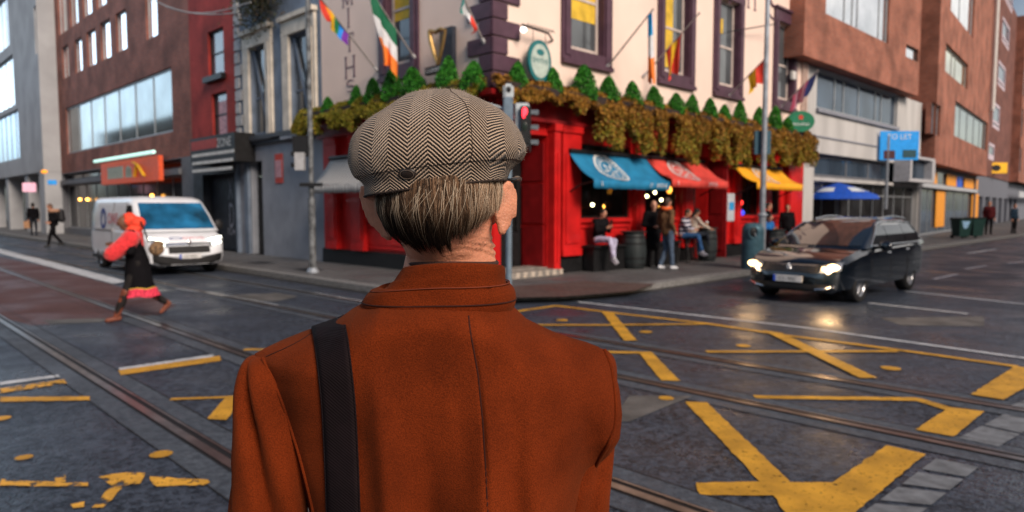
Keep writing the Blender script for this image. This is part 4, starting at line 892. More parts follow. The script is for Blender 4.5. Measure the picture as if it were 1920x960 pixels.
# blue letting board
aS = FR.at(1690, 270, .8)[0]; bz0 = P(1686, 300, FR(aS, .8, 0).y).z; bz1 = P(1686, 246, FR(aS, .8, 0).y).z; c = P(1686, 270, FR(aS, .8, 0).y)
FT = Plane((c.x, c.y), Vector((1, 0, 0)), Vector((0, -1, 0))); tb = thing('letting_board', 'bright blue projecting board with white lettering on the concrete building', 'sign', Vector((c.x, c.y, bz0)))
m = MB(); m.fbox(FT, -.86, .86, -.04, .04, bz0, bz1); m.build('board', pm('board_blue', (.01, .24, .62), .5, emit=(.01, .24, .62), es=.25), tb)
m = MB(); text(m, 'TO LET', FT, -.58, bz1-.36, .043, .34); m.build('lettering', WHITEC, tb); m = MB(); m.fbox(FT, -.7, -.2, .041, .06, bz0+.05, bz0+.42); m.build('small_panel', pm('dark_maroon', (.06, .015, .02), .5), tb); m = MB(); m.fbox(FT, .15, .75, .041, .06, bz0+.1, bz0+.45); m.build('small_panel', pm('dark_teal', (.02, .07, .09), .5), tb)
m = MB(); m.tube([Vector((c.x-.5, c.y, bz0-2.2)), Vector((c.x-.5, c.y+.0, bz1-.2))], .07, 8); m.build('post', pm('grey_post', (.2, .22, .25), .5), tb)
# yellow box sign far right
c = P(1866, 315, F3(L3a*.5, .4, 0).y); FY = Plane((c.x, c.y), Vector((1, 0, 0)), Vector((0, -1, 0))); z0, z1 = P(1866, 325, c.y).z, P(1866, 305, c.y).z; wd = (P(1888, 315, c.y)-P(1845, 315, c.y)).x/2
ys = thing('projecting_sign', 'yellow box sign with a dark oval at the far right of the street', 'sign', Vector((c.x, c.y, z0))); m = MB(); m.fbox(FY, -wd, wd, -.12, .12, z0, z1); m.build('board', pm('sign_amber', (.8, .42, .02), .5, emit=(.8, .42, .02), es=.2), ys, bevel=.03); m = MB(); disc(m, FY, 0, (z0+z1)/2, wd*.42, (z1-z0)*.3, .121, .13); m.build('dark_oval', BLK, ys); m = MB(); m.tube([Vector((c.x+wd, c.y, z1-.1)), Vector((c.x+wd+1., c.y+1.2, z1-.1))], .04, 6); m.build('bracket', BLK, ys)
# small signs under the concrete building
c = P(55, 350, 37.); FZ = Plane((c.x, c.y), Vector((1, 0, 0)), Vector((0, -1, 0)))
m = MB(); m.fbox(FZ, -.33, .33, -.08, .08, c.z-.28, c.z+.2); o = m.build('lit_sign', pm('pink_lit', (.7, .4, .5), .5, emit=(.75, .4, .5), es=.5), bevel=.03); tag(o, 'small pink lit sign in the dark arcade at far left', 'sign'); recentre(o)
c = P(97, 342, 37.); FZ = Plane((c.x, c.y), Vector((1, 0, 0)), Vector((0, -1, 0))); m = MB(); m.fbox(FZ, -.2, .25, -.06, .06, c.z-.12, c.z+.12); o = m.build('lit_sign', pm('blue_lit', (.03, .25, .6), .5, emit=(.03, .25, .6), es=.5), bevel=.03); tag(o, 'small blue lit sign beside the concrete column', 'sign'); recentre(o)
c = P(83, 322, 36.); m = MB(); m.ell(c, (.17, .1, .1)); o = m.build('wall_lamp', pm('orange_lit', (.9, .35, .03), .5, emit=(1, .35, .03), es=.7), None, True); tag(o, 'small orange light on the edge of the concrete arcade', 'lamp'); recentre(o)
# ---------------------------------------------------------------- vehicles
def lerp_tab(tab, y):
    tab = sorted(tab)
    if y <= tab[0][0]: return tab[0][1:]
    for a, b in zip(tab, tab[1:]):
        if y <= b[0]:
            t = (y-a[0])/(b[0]-a[0]); t = t*t*(3-2*t)*.35 + t*.65; return tuple(p+(q-p)*t for p, q in zip(a[1:], b[1:]))
    return tab[-1][1:]
TYRE = pm('tyre_rubber', (.018, .018, .019), .85, var=.2); RIM = pm('alloy', (.35, .36, .38), .3, .8); CHROME = pm('chrome', (.6, .62, .65), .12, 1.); PLAS = pm('black_plastic', (.015, .015, .016), .55); 
CARGL = pm('car_glass', (.012, .016, .02), .03, 0, var=.1, spec=.8, coat=.2); PLATE = pm('plate_white', (.6, .6, .6), .5); PBLUE = pm('plate_blue', (.02, .08, .5), .5)
HEADW = pm('headlight_warm', (1, .8, .5), .3, emit=(1, .62, .25), es=6); HEADC = pm('headlight_white', (1, 1, .95), .3, emit=(1, 1, .82), es=3.2); LENS = pm('lamp_lens', (.35, .37, .4), .1, .6)
def vehicle(name, label, cat, loc, rotz, cfg):
    r = thing(name, label, cat, loc, rotz)
    prof, L0, L1 = cfg['prof'], cfg['y0'], cfg['y1']; V = Vector
    N = 44; rows = []
    for i in range(N+1):
        t = i/N; y = L0 + (L1-L0)*(.5-.5*math.cos(math.pi*t)); hw, zb, zt, zs = lerp_tab(prof, y)
        half = [(0, zb), (hw*.80, zb), (hw*.96, zb+.07), (hw*1., zb+.22), (hw*1.0, zs-.12), (hw*.995, zs-.03), (hw*.965, zs), (hw*.90, min(zt, zs+.06) if zt > zs else zt), (hw*.70, zt-.012), (hw*.40, zt), (0, zt+.012)]
        rows.append([V((x, y, z)) for x, z in half] + [V((-x, y, z)) for x, z in reversed(half[1:-1])])
    m = MB(); m.grid(rows, False, True); m.quadv(*rows[0]); m.quadv(*reversed(rows[-1]))
    body = m.build('body', [cfg['paint'], PLAS], r, True, weld=True, local=True)
    cuts = []
    for wy in cfg['axles']:
        for sx in (-1, 1):
            m = MB(); m.tube([(sx*(cfg['hw']-.30), wy, cfg['wr']), (sx*(cfg['hw']+.2), wy, cfg['wr'])], cfg['wr']+.055, 32); cu = m.build('cut', PLAS, None, local=True); cuts.append(cu)
    for cu in cuts:
        b_ = body.modifiers.new('b', 'BOOLEAN'); b_.object = cu; b_.operation = 'DIFFERENCE'; b_.solver = 'EXACT'
    apply_mods(body)
    for cu in cuts: bpy.data.objects.remove(cu)
    for p in body.data.polygons: p.use_smooth = True
    bm = bmesh.new(); bm.from_mesh(body.data); 
    for e in bm.edges:
        if len(e.link_faces) == 2 and e.calc_face_angle(0) > .6: e.smooth = False
    bm.to_mesh(body.data); bm.free()
    # cabin
    cab = cfg['cab']          # (z, yfront, yrear, halfwidth)
    def C(z):
        return lerp_lin(cab, z)
    def ringp(z, bul=.12):
        yf, yr, hw = C(z); out = []
        for k in range(11): x = -hw + 2*hw*k/10; out.append(V((x*.97, yf + bul*(1-(x/hw)**2) - bul*.0, z)))
        for k in range(1, 10): out.append(V((hw, yf+(yr-yf)*k/10, z)))
        for k in range(11): x = hw - 2*hw*k/10; out.append(V((x*.97, yr - cfg['rb']*(1-(x/hw)**2), z)))
        for k in range(1, 10): out.append(V((-hw, yr+(yf-yr)*k/10, z)))
        return out
    zs_ = []; 
    for a, b in zip(cab, cab[1:]):
        for k in range(3): zs_.append(a[0]+(b[0]-a[0])*k/3)
    zs_.append(cab[-1][0]); rr = [ringp(z) for z in zs_]; m = MB(); m.grid(rr, False, True); m.quadv(*rr[-1]); m.build('cabin', cfg['paint'], r, True, weld=True, local=True)
    # windscreen
    z0, z1 = cfg['ws']; e = .012; m = MB(); rows = []
    for i in range(7):
        z = z0+(z1-z0)*i/6; yf, yr, hw = C(z); rows.append([V((x*hw*.97, yf+.12*(1-x*x)+e, z+e*.6)) for x in [(-.93+1.86*k/14) for k in range(15)]])
    m.grid(rows); m.build('windscreen', cfg.get('wsmat', CARGL), r, True, local=True)
    rows = []; m = MB()
    if cfg.get('rearglass'):
        for i in range(5):
            z = z0+.05+(z1-z0-.08)*i/4; yf, yr, hw = C(z); rows.append([V((x*hw*.97, yr-cfg['rb']*(1-x*x)-e, z)) for x in [(-.85+1.7*k/10) for k in range(11)]])
        m.grid(rows); m.build('rear_window', CARGL, r, True, local=True)
    for sx in (-1, 1):
        for (ya, yb, za, zb, slf, slr) in cfg['side']:       # front-bottom y, rear-bottom y, z range, slants
            m = MB(); rows = []
            for i in range(7):
                t = i/6; z = za+(zb-za)*t; hw = C(z)[2]+.006; a_, b_ = ya+slf*t, yb+slr*t; rows.append([V((sx*hw, a_+(b_-a_)*k/8, z)) for k in range(9)])
            m.grid(rows); m.build('side_window', CARGL, r, True, local=True)
        if cfg.get('trim'):
            ya, yb, za, zb, slf, slr = cfg['trim']; P_ = []
            for k in range(6): t = k/5; z = za+(zb-za)*t; P_.append(V((sx*(C(z)[2]+.012), ya+slf*t, z)))
            for k in range(1, 8): t = k/8; z = zb+.03*math.sin(math.pi*t); P_.append(V((sx*(C(z)[2]+.012), ya+slf+(yb+slr-ya-slf)*t, z)))
            for k in range(6): t = 1-k/5; z = za+(zb-za)*t; P_.append(V((sx*(C(z)[2]+.012), yb+slr*t, z)))
            m = MB(); m.tube(P_, .014, 6); m.tube([P_[0], (P_[0]+P_[-1])/2, P_[-1]], .016, 6); m.build('window_trim', CHROME, r, True, local=True)
        # mirror
        my, mz = cfg['mirror']; m = MB(); m.ell((sx*(cfg['hw']+.13), my, mz), (.13, .07, cfg.get('mh', .085))); m.tube([(sx*(cfg['hw']-.06), my, mz-.05), (sx*(cfg['hw']+.08), my, mz-.03)], .03, 6); m.build('mirror', cfg.get('mirmat', cfg['paint']), r, True, local=True)
    for wy in cfg['axles']:
        for sx in (-1, 1):
            wr = cfg['wr']; x1 = sx*(cfg['hw']-.015); x0 = sx*(cfg['hw']-.235); wh = MB()
            prof_ = [(x0, wr*.62), (x0, wr*.95), (x0+sx*.03, wr), (x1-sx*.03, wr), (x1, wr*.95), (x1, wr*.66)]
            rows = [[V((x, wy+rr_*math.cos(2*math.pi*k/28), wr+rr_*math.sin(2*math.pi*k/28))) for x, rr_ in prof_] for k in range(28)]; wh.grid(rows, True); ty = wh.build('wheel', TYRE, r, True, local=True)
            m = MB(); xr = x1-sx*.03; rows = [[V((x, wy+rr_*math.cos(2*math.pi*k/28), wr+rr_*math.sin(2*math.pi*k/28))) for x, rr_ in ((xr+sx*.02, wr*.68), (xr, wr*.60), (xr-sx*.05, wr*.58))] for k in range(28)]; m.grid(rows, True)
            m.tube([(xr-sx*.02, wy, wr), (xr+sx*.012, wy, wr)], [wr*.16, wr*.13], 14)
            ns = cfg.get('spokes', 10)
            for k in range(ns): a = 2*math.pi*k/ns; m.tube([(xr, wy+math.cos(a)*wr*.1, wr+math.sin(a)*wr*.1), (xr-sx*.012, wy+math.cos(a+.05)*wr*.62, wr+math.sin(a+.05)*wr*.62)], [wr*.06, wr*.075], 5)
            m.build('rim', RIM, ty, True, local=True)
            m = MB(); m.tube([(x0+sx*.02, wy, wr), (x0+sx*.05, wy, wr)], wr*.66, 20); m.build('brake_disc', PLAS, ty, False, local=True)
    return r, body, C
def lerp_lin(tab, z):
    for a, b in zip(tab, tab[1:]):
        if z <= b[0]: t = max(0, (z-a[0])/(b[0]-a[0])); return tuple(p+(q-p)*t for p, q in zip(a[1:], b[1:]))
    return tab[-1][1:]
LOC = lambda a, o, z: Vector((a, o, z))
def front(y): return lambda a, o, z: Vector((-a, y+o, z))     # looking at the nose: a runs to the viewer's right
def plate(r, y, z, w_=.26, curv=0, letters='12 D 34567'):
    F = front(y); m = MB(); m.fbox(F, -w_, w_, 0, .012, z, z+.11); p = m.build('number_plate', PLATE, r, local=True); m = MB(); m.fbox(F, -w_, -w_+.045, .0125, .016, z, z+.11); m.build('blue_band', PBLUE, p, local=True)
    m = MB(); text(m, letters, F, -w_+.07, z+.028, .016, .085, sx=.85); m.build('characters', PLAS, p, local=True)
def patch(fn, n, k, name, mat, r):
    m = MB(); m.grid([[fn(i/n, j/k) for j in range(k+1)] for i in range(n+1)]); return m.build(name, mat, r, True, local=True)
from mathutils.bvhtree import BVHTree
def noser(body, yback=1.2):
    me = body.data; bv = BVHTree.FromPolygons([v.co.copy() for v in me.vertices], [tuple(p.vertices) for p in me.polygons])
    def f(x, z, off=.006):
        h = bv.ray_cast(Vector((x, 4, z)), Vector((0, -1, 0)))[0]
        return Vector((x, (h.y if h else 1.9)+off, z))
    return f
# --- dark estate car
ESTP = pm('dark_metallic_paint', (.006, .011, .018), .12, .55, var=.2, scale=40, coat=1., spec=.6)
w1, w2_ = G(1600, 567), G(1697, 543); hd = (w1-w2_).normalized(); side = Vector((hd.y, -hd.x, 0))       # side = vehicle's right
mid = w2_ + hd*1.30; ctr = mid + side*.80
if side.dot(Vector((1, 0, 0))) > 0: pass
rot = math.atan2(-hd.x, hd.y)
car, body, C = vehicle('estate_car', 'dark blue black estate car with lit yellowish headlights and silver roof rails', 'car', (ctr.x, ctr.y, 0), rot, dict(
    prof=[(-2.38, .70, .42, .80, .62), (-2.30, .80, .34, .94, .80), (-2.0, .88, .24, .99, .93), (-1.3, .91, .20, 1.0, .96), (.0, .91, .19, .985, .94), (1.0, .91, .19, .97, .90), (1.35, .90, .2, .935, .86), (1.8, .90, .2, .87, .80), (2.05, .87, .2, .80, .74), (2.22, .80, .21, .72, .68), (2.32, .66, .22, .60, .56), (2.38, .45, .26, .48, .44)],
    y0=-2.38, y1=2.38, hw=.91, paint=ESTP, axles=(1.42, -1.29), wr=.325, rb=.10,
    cab=[(.94, 1.22, -2.20, .885), (.99, 1.12, -2.16, .865), (1.2, .60, -1.93, .79), (1.37, .14, -1.70, .70), (1.44, -.12, -1.55, .62), (1.475, -.42, -1.35, .50), (1.49, -.8, -1.1, .3)],
    ws=(.985, 1.40), rearglass=True, side=[(.86, -.02, .995, 1.385, -.62, .0), (-.08, -.98, .995, 1.395, 0, .03), (-1.04, -1.98, 1.01, 1.375, .0, .36)], trim=(.96, -2.02, .985, 1.385, -.74, .36), mirror=(.72, .99)))
# nose details
nf = noser(body)
for j in range(3):
    m = MB(); m.tube([nf(x, .585+j*.045-.25*abs(x)**3*0, .01) for x in [k*.046-.46 for k in range(21)]], .011, 5); m.build('grille_bar', CHROME, car, local=True)
patch(lambda i, j: nf(-.50+i, .555+.15*j, .005), 16, 4, 'grille', PLAS, car)
patch(lambda i, j: nf(-.70+1.4*i, .23+.13*j, .006), 18, 4, 'lower_intake', PLAS, car)
for sx in (-1, 1):
    f = lambda i, j: nf(sx*(.53+.30*i), .56+.05*i+(.12+.03*i)*j, .012); h = patch(f, 8, 4, 'headlight', LENS, car)
    m = MB(); m.ell(f(.66, .5), (.10, .05, .055)); m.ell(f(.2, .5), (.045, .02, .032)); m.build('lamp', HEADW, h, True, local=True)
    m = MB(); m.tube([nf(sx*.46, .27, .01), nf(sx*.62, .29, .012), nf(sx*.76, .33, .012)], [.012, .02, .016], 6); m.build('fog_light', CHROME, car, local=True)
    m = MB(); m.tube([(sx*.60, y, 1.455+.055*math.sin(math.pi*min(1, max(0, (y+1.75)/1.6)))) for y in [-1.75+k*.16 for k in range(11)]], .018, 6); m.build('roof_rail', CHROME, car, True, local=True)
    for y, z in ((.10, .84), (-.95, .86)): m = MB(); m.tube([(sx*.918, y+.09, z), (sx*.94, y, z+.005), (sx*.918, y-.09, z)], .016, 6); m.build('door_handle', CHROME, car, local=True)
    m = MB()
    for y in (.98, -.05, -1.0): m = MB(); m.tube([(sx*.912, y, .28), (sx*.914, y, .70), (sx*.885, y-(.02), .95)], .004, 4); m.build('door_gap', PLAS, car, local=True)
Fn = front(nf(0, .645).y+.012); m = MB(); rr = [[Fn(r_*math.cos(2*math.pi*k/24), .01, .645+r_*math.sin(2*math.pi*k/24)) for r_ in (.058, .07)] for k in range(24)]; m.grid(rr, True)
q = lambda x, z: Fn(x, .012, .645+z)
for a, b in (((-.022, .055), (0, .005)), ((.022, .055), (0, .005)), ((-.052, .025), (-.025, -.05)), ((-.025, -.05), (0, -.005)), ((.052, .025), (.025, -.05)), ((.025, -.05), (0, -.005))): m.tube([q(*a), q(*b)], .007, 4)
m.build('badge', CHROME, car, local=True)
plate(car, nf(0, .42).y+.012, .385)
# --- white van
VW = pm('white_van_paint', (.74, .77, .82), .3, var=.05, scale=2, coat=.5)
f0, f1 = G(276, 521), G(424, 509); hv = (dL*-1); sv = Vector((hv.y, -hv.x, 0)); fm = (f0+f1)/2; ctr = fm - hv*2.35 ; rot = math.atan2(-hv.x, hv.y)
van, body, C = vehicle('van', 'white delivery van with lit headlights and blue and red lettering on its bonnet', 'van', (ctr.x, ctr.y, 0), rot, dict(
    prof=[(-2.5, .94, .36, 1.12, 1.04), (-2.3, .965, .3, 1.14, 1.08), (0, .975, .27, 1.14, 1.08), (1.5, .975, .27, 1.14, 1.07), (1.85, .965, .27, 1.12, 1.02), (2.15, .95, .26, 1.02, .93), (2.36, .88, .25, .90, .84), (2.46, .72, .25, .72, .68), (2.50, .55, .27, .55, .5)],
    y0=-2.5, y1=2.5, hw=.975, paint=VW, axles=(1.52, -1.58), wr=.34, rb=.02, spokes=7, wsmat=pm('sky_painted_windscreen', (.008, .02, .03), .05, .3, scale=1.1, col2=(.03, .24, .50), bump=.02, bscale=2),  # windscreen: blue patches are a sky reflection painted into the glass colour
    cab=[(1.08, 1.98, -2.48, .955), (1.15, 1.88, -2.48, .95), (1.5, 1.50, -2.46, .925), (1.82, 1.16, -2.44, .865), (1.90, 1.02, -2.42, .83), (1.955, .80, -2.38, .74), (1.975, .5, -2.2, .5)],
    ws=(1.14, 1.80), side=[(1.62, .72, 1.16, 1.74, -.52, .0)], mirror=(1.55, 1.22), mh=.15, mirmat=PLAS))
nf = noser(body)
for sx in (-1, 1):
    f = lambda i, j: nf(sx*(.50+.37*i), .70+.08*i+.20*j, .012); h = patch(f, 8, 5, 'headlight', LENS, van)
    m = MB(); m.tube([f(.0, .78), f(.5, .72), f(1., .7)], [.035, .045, .04], 8); m.tube([f(.2, .2), f(.85, .2)], .036, 8); m.build('lamp', HEADC, h, True, local=True)
patch(lambda i, j: nf(-.50+i, .55+.18*j, .008), 14, 3, 'grille', PLAS, van)
patch(lambda i, j: nf(-.50+i, .755+.05*j, .010), 14, 2, 'chrome_bar', CHROME, van)
patch(lambda i, j: nf(-.90+1.8*i, .262+(.27-.12*math.sin(math.pi*i)**2)*j, .010), 22, 5, 'bumper', PLAS, van)
m = MB(); m.ell(nf(0, .80, .01), (.06, .03, .085)); m.build('badge', CHROME, van, True, local=True); plate(van, nf(0, .46).y+.015, .42)
m = MB(); FN = lambda a, o, z: nf(-a, .90+(z-.945)*.55, .012); rr = [[FN(-.27+r_*.16*math.cos(2*math.pi*k/24), .0, .985+r_*.05*math.sin(2*math.pi*k/24)) for r_ in (.7, 1)] for k in range(24)]; m.grid(rr, True); m.build('blue_logo_ring', pm('livery_blue', (.02, .05, .25), .5), van, local=True)
m = MB(); text(m, 'OWVIS', FN, -.12, .945, .0, .13, sx=1.3); m.build('lettering', pm('livery_red', (.55, .03, .06), .5), van, local=True)
FS = lambda a, o, z: Vector((.962+o+(z-1.1)*-.04, -1.9+a, z)) # right side of the van seen on the left of the picture
sxv = 1
m = MB(); text(m, 'OWS', FS, 1.15, 1.25, .012, .42, sx=.9); m.build('side_lettering', MATS['livery_red'], van, local=True)
m = MB(); rr = [[FS(.72+r_*.26*math.cos(2*math.pi*k/24), .012, 1.38+r_*.3*math.sin(2*math.pi*k/24)) for r_ in (.6, 1)] for k in range(24)]; m.grid(rr, True); m.build('side_logo', MATS['livery_blue'], van, local=True)
for sx in (-1, 1):
    m = MB(); m.box(*(sorted((sx*.955, sx*.985))), -2.2, -.35, 1.07, 1.11); m.build('slide_rail', pm('grey_trim', (.4, .4, .42), .5), van, local=True)
    m = MB(); m.box(*(sorted((sx*.90, sx*.985))), -2.3, 1.9, .28, .36); m.build('sill_trim', PLAS, van, local=True)
    m = MB()
    for y in (.68, -.40): m.tube([(sx*.978, y, .36), (sx*.98, y, 1.0), (sx*.93, y, 1.45), (sx*.87, y, 1.83)], .005, 4)
    m.build('door_gap', PLAS, van, local=True)
m = MB(); m.box(-.35, .1, 1.0, 1.04, 1.2, 1.26); m.build('dashboard_paper', PLATE, van, local=True)
# ---------------------------------------------------------------- street furniture
GALV = pm('galvanised', (.30, .33, .37), .45, .4, var=.2, scale=6); DKM = pm('dark_signal_housing', (.012, .013, .015), .5)
b = G(1427, 503, PZ); sl = thing('street_lamp', 'tall pale grey lamp post beside the litter bin', 'lamp post', b); m = MB(); m.cyl(b, .095, PZ, 1.45, 16); m.cyl(b, .075, 1.52, 9., 16, .05); m.build('pole', GALV, sl, True)
m = MB(); m.lathe(b, [(.095, 1.45), (.13, 1.47), (.13, 1.5), (.075, 1.55)], 18); m.build('collar', GALV, sl, True); zq = P(1427, 268, b.y).z; m = MB(); m.box(b.x-.2, b.x+.2, b.y+.09, b.y+.22, zq-.28, zq+.32); m.build('sign_plate', pm('teal_plate', (.03, .09, .13), .5), sl)
m = MB(); m.tube([b+Vector((0, 0, 8.95)), b+Vector((-.5, -.5, 9.4)), b+Vector((-1.2, -1.2, 9.5))], .04, 8); m.ell(b+Vector((-1.35, -1.35, 9.48)), (.3, .3, .08)); m.build('lamp_head', GALV, sl, True)
b = G(587, 511, PZ); s2 = thing('street_lamp', 'mottled grey post carrying a black backed signal in front of the grey painted wall', 'lamp post', b); m = MB(); m.cyl(b, .085, PZ, 1.9, 14); m.cyl(b, .06, 1.9, 8.5, 14); m.build('pole', pm('weathered_pole', (.13, .14, .15), .6, .2, var=.6, scale=7), s2, True); m = MB(); m.lathe(b, [(.15, PZ), (.15, PZ+.03), (.09, PZ+.12)], 16); m.build('base_plate', GALV, s2)
za, zb_ = P(570, 255, b.y).z, P(570, 292, b.y).z; m = MB(); m.box(b.x-.42, b.x-.06, b.y-.05, b.y+.02, zb_-.02, za); m.build('backing_board', DKM, s2); m = MB(); m.box(b.x-.32, b.x-.1, b.y-.25, b.y-.08, zb_-.36, zb_+.06)
m.build('signal_box', pm('signal_grey', (.35, .36, .38), .5), s2, bevel=.01); m = MB(); 
for k in (0, 1): m = MB(); m.cyl((b.x-.38, b.y-.16, 0), .05, zb_-.28+k*.26, zb_-.18+k*.26, 10); m.build('lamp_hood', DKM, s2)
zk = P(570, 347, b.y).z; m = MB(); m.box(b.x-.25, b.x+.3, b.y-.12, b.y-.09, zk-.04, zk+.05); m.build('arm', DKM, s2)
# traffic light behind the man
b = G(954, 560); tlr = thing('traffic_light', 'pedestrian traffic light showing red, half hidden behind the flat cap', 'traffic light', b); m = MB(); m.cyl(b, .057, 0, 3.72, 16); m.build('pole', pm('blue_grey_pole', (.16, .22, .28), .5, .3, var=.15), tlr, True)
zr = P(982, 215, b.y).z; zt_, zb_ = P(982, 196, b.y).z, P(982, 275, b.y).z; xr = P(966, 215, b.y).x; xr2 = P(990, 215, b.y).x
m = MB(); m.box(xr-.0, xr2+.02, b.y-.08, b.y+.10, zb_, zt_+.02); m.build('backing_board', pm('signal_white', (.45, .5, .53), .5), tlr, bevel=.02); m = MB(); m.box(xr+.09, xr2+.015, b.y-.2, b.y-.084, zb_+.03, zt_-.05); hh = m.build('housing', DKM, tlr, bevel=.015)
xc = (xr+.09+xr2+.015)/2; m = MB(); m.ell((xc, b.y-.215, zr+.03), (.05, .015, .075)); m.tube([(xc-.025, b.y-.215, zr), (xc-.02, b.y-.215, zr-.085)], [.028, .02], 6); m.build('red_man', pm('red_lit', (1, .05, .06), .4, emit=(1, .03, .05), es=2.6), hh, True)
m = MB(); m.ell((xc, b.y-.205, zr-.24), (.05, .01, .08)); m.build('green_lens', pm('dead_lens', (.02, .03, .025), .2), hh, True)
for k in range(3):
    z = zr+.0-k*.27; m = MB(); rows = [[Vector((xr2+.05+x, b.y-.02+.085*math.cos(a_), z+.085*math.sin(a_))) for x in (0, .14)] for a_ in [math.pi*j/10 for j in range(11)]]; m.grid(rows); m.build('visor', pm('visor_grey', (.10, .12, .14), .5), tlr, True)
m = MB(); m.box(xr2+.02, xr2+.05, b.y-.12, b.y+.1, zb_-.1, zt_-.05); m.build('side_housing', DKM, tlr)
m = MB(); m.box(b.x-.1, b.x+.08, b.y-.1, b.y+.1, zt_-.55, zt_+.12); m.build('control_box', pm('blue_grey_pole', (.16, .22, .28)), tlr, bevel=.02)
zc_ = P(952, 172, b.y).z; m = MB(); m.box(b.x-.1, b.x+.09, b.y-.06, b.y+.06, zc_-.14, zc_+.14); q = m.build('detector', pm('signal_white', (.45, .5, .53)), tlr, bevel=.04); m = MB(); m.ell((b.x, b.y-.062, zc_+.03), (.045, .02, .055)); m.build('detector_lens', DKM, q, True)
m = MB(); m.tube([b+Vector((0, 0, zt_-.1)), b+Vector((-.5, .1, zt_+.05)), b+Vector((-1., .2, zt_+.12))], .03, 6); m.build('cable_arm', pm('signal_white', (.45, .5, .53)), tlr)
# litter bin
b = G(1410, 504, PZ); lbn = thing('litter_bin', 'large blue grey cylindrical litter bin with a round opening', 'litter bin', b); BM = pm('bin_blue_grey', (.055, .12, .155), .4, .3, var=.2)
hb = P(1410, 418, b.y).z - PZ; m = MB(); m.lathe((0, 0), [(0, 0), (.27, 0), (.275, .04), (.275, hb-.22), (.265, hb-.12), (.21, hb-.03), (.12, hb), (0, hb+.005)], 30)
bb_ = m.build('drum', BM, lbn, True, local=True); m = MB(); cxx = Vector((-.08, -.262, hb-.23)); m.ell(cxx, (.10, .03, .12)); m.build('opening', DKM, lbn, True, local=True)
m = MB(); m.tube([cxx+Vector((.115*math.cos(k*math.pi/10), -.012, .14*math.sin(k*math.pi/10))) for k in range(21)], .018, 6); m.build('rim', BM, lbn, True, local=True)
m = MB(); m.tube([cxx+Vector((.02, -.03, -.02)), cxx+Vector((.06, -.04, -.1))], .012, 5); m.build('stub_plate', GALV, lbn, local=True)
# parasol
b = Vector((P(1570, 400, 28.3).x, 28.3, PZ)); um = thing('parasol', 'blue parasol with white patches in front of the shop right of the pub', 'parasol', b); UB = pm('blue_parasol', (.01, .07, .42), .6, var=.15)
zt_ = P(1570, 342, 28.3).z; zr_ = P(1570, 372, 28.3).z; m = MB(); n = 8; Rr = 1.48; pts = [[Vector((b.x, b.y, zt_))]*1 + [] for _ in range(0)]
rows = []
for k in range(n*4):
    a_ = 2*math.pi*k/(n*4); sc_ = 1-.05*abs(math.sin(a_*n/2)); rows.append([Vector((b.x+Rr*t*sc_*math.cos(a_), b.y+Rr*t*sc_*math.sin(a_), zt_+(zr_+.12-zt_)*t**1.15 - (.0 if t < 1.05 else .12))) for t in (0.02, .35, .7, 1., 1.06)])
m.grid(rows, True); cp = m.build('canopy', UB, um, True)
for a_, w_ in ((-2.45, .45), (-1.25, .35), (-.45, .45)):
    m = MB(); m.grid([[Vector((b.x+Rr*t*.96*math.cos(a_+da), b.y+Rr*t*.96*math.sin(a_+da), zt_+(zr_+.12-zt_)*t**1.15+.02)) for t in (.5, .65, .8)] for da in (-.3, -.15, 0, .15, .3)]); m.build('white_patch', pm('parasol_white', (.55, .6, .65), .6), cp)
m = MB(); m.cyl(b, .025, PZ, zt_, 10); m.build('pole', GALV, um); m = MB(); m.cyl(b, .3, PZ, PZ+.08, 20); m.build('base', DKM, um)
# wheeled bins far right
def wbin(x, v0, v1, label, blueish):
    b = G(x, v1, PZ); h = P(x, v0, b.y).z-PZ; r = thing('wheeled_bin', label, 'bin', b, R(8), 'wheeled bins on the far right pavement'); m = MB(); w_ = .34
    m.hexa([Vector(p) for p in ((-w_*.8, -.25, .1), (w_*.8, -.25, .1), (w_*.8, .25, .1), (-w_*.8, .25, .1), (-w_, -.33, h-.12), (w_, -.33, h-.12), (w_, .33, h-.12), (-w_, .33, h-.12))]); m.build('body', pm('bin_green', (.012, .04, .035), .5), r, local=True)
    m = MB(); m.box(-w_-.03, w_+.03, -.36, .36, h-.118, h-.04); m.tube([(-w_, .38, h-.1), (w_, .38, h-.1)], .03, 6); m.build('lid', pm('bin_dark', (.01, .02, .02), .4), r, local=True, bevel=.02)
    for sx in (-1, 1): m = MB(); m.tube([(sx*w_*.75, .22, .1), (sx*w_*.95, .22, .1)], .1, 12); m.build('wheel', TYRE, r, local=True)
    if blueish: m = MB(); m.quadv((-.22, -.325, h-.2), (.22, -.325, h-.2), (.1, -.30, h-.55), (-.1, -.30, h-.55)); m.build('pale_sticker', pm('pale_blue_bag', (.25, .42, .6), .5), r, local=True)
    return r
wbin(1801, 407, 447, 'dark green wheeled bin with a pale blue patch', True); wbin(1826, 406, 446, 'dark green wheeled bin between the patched bin and the far figures', False)
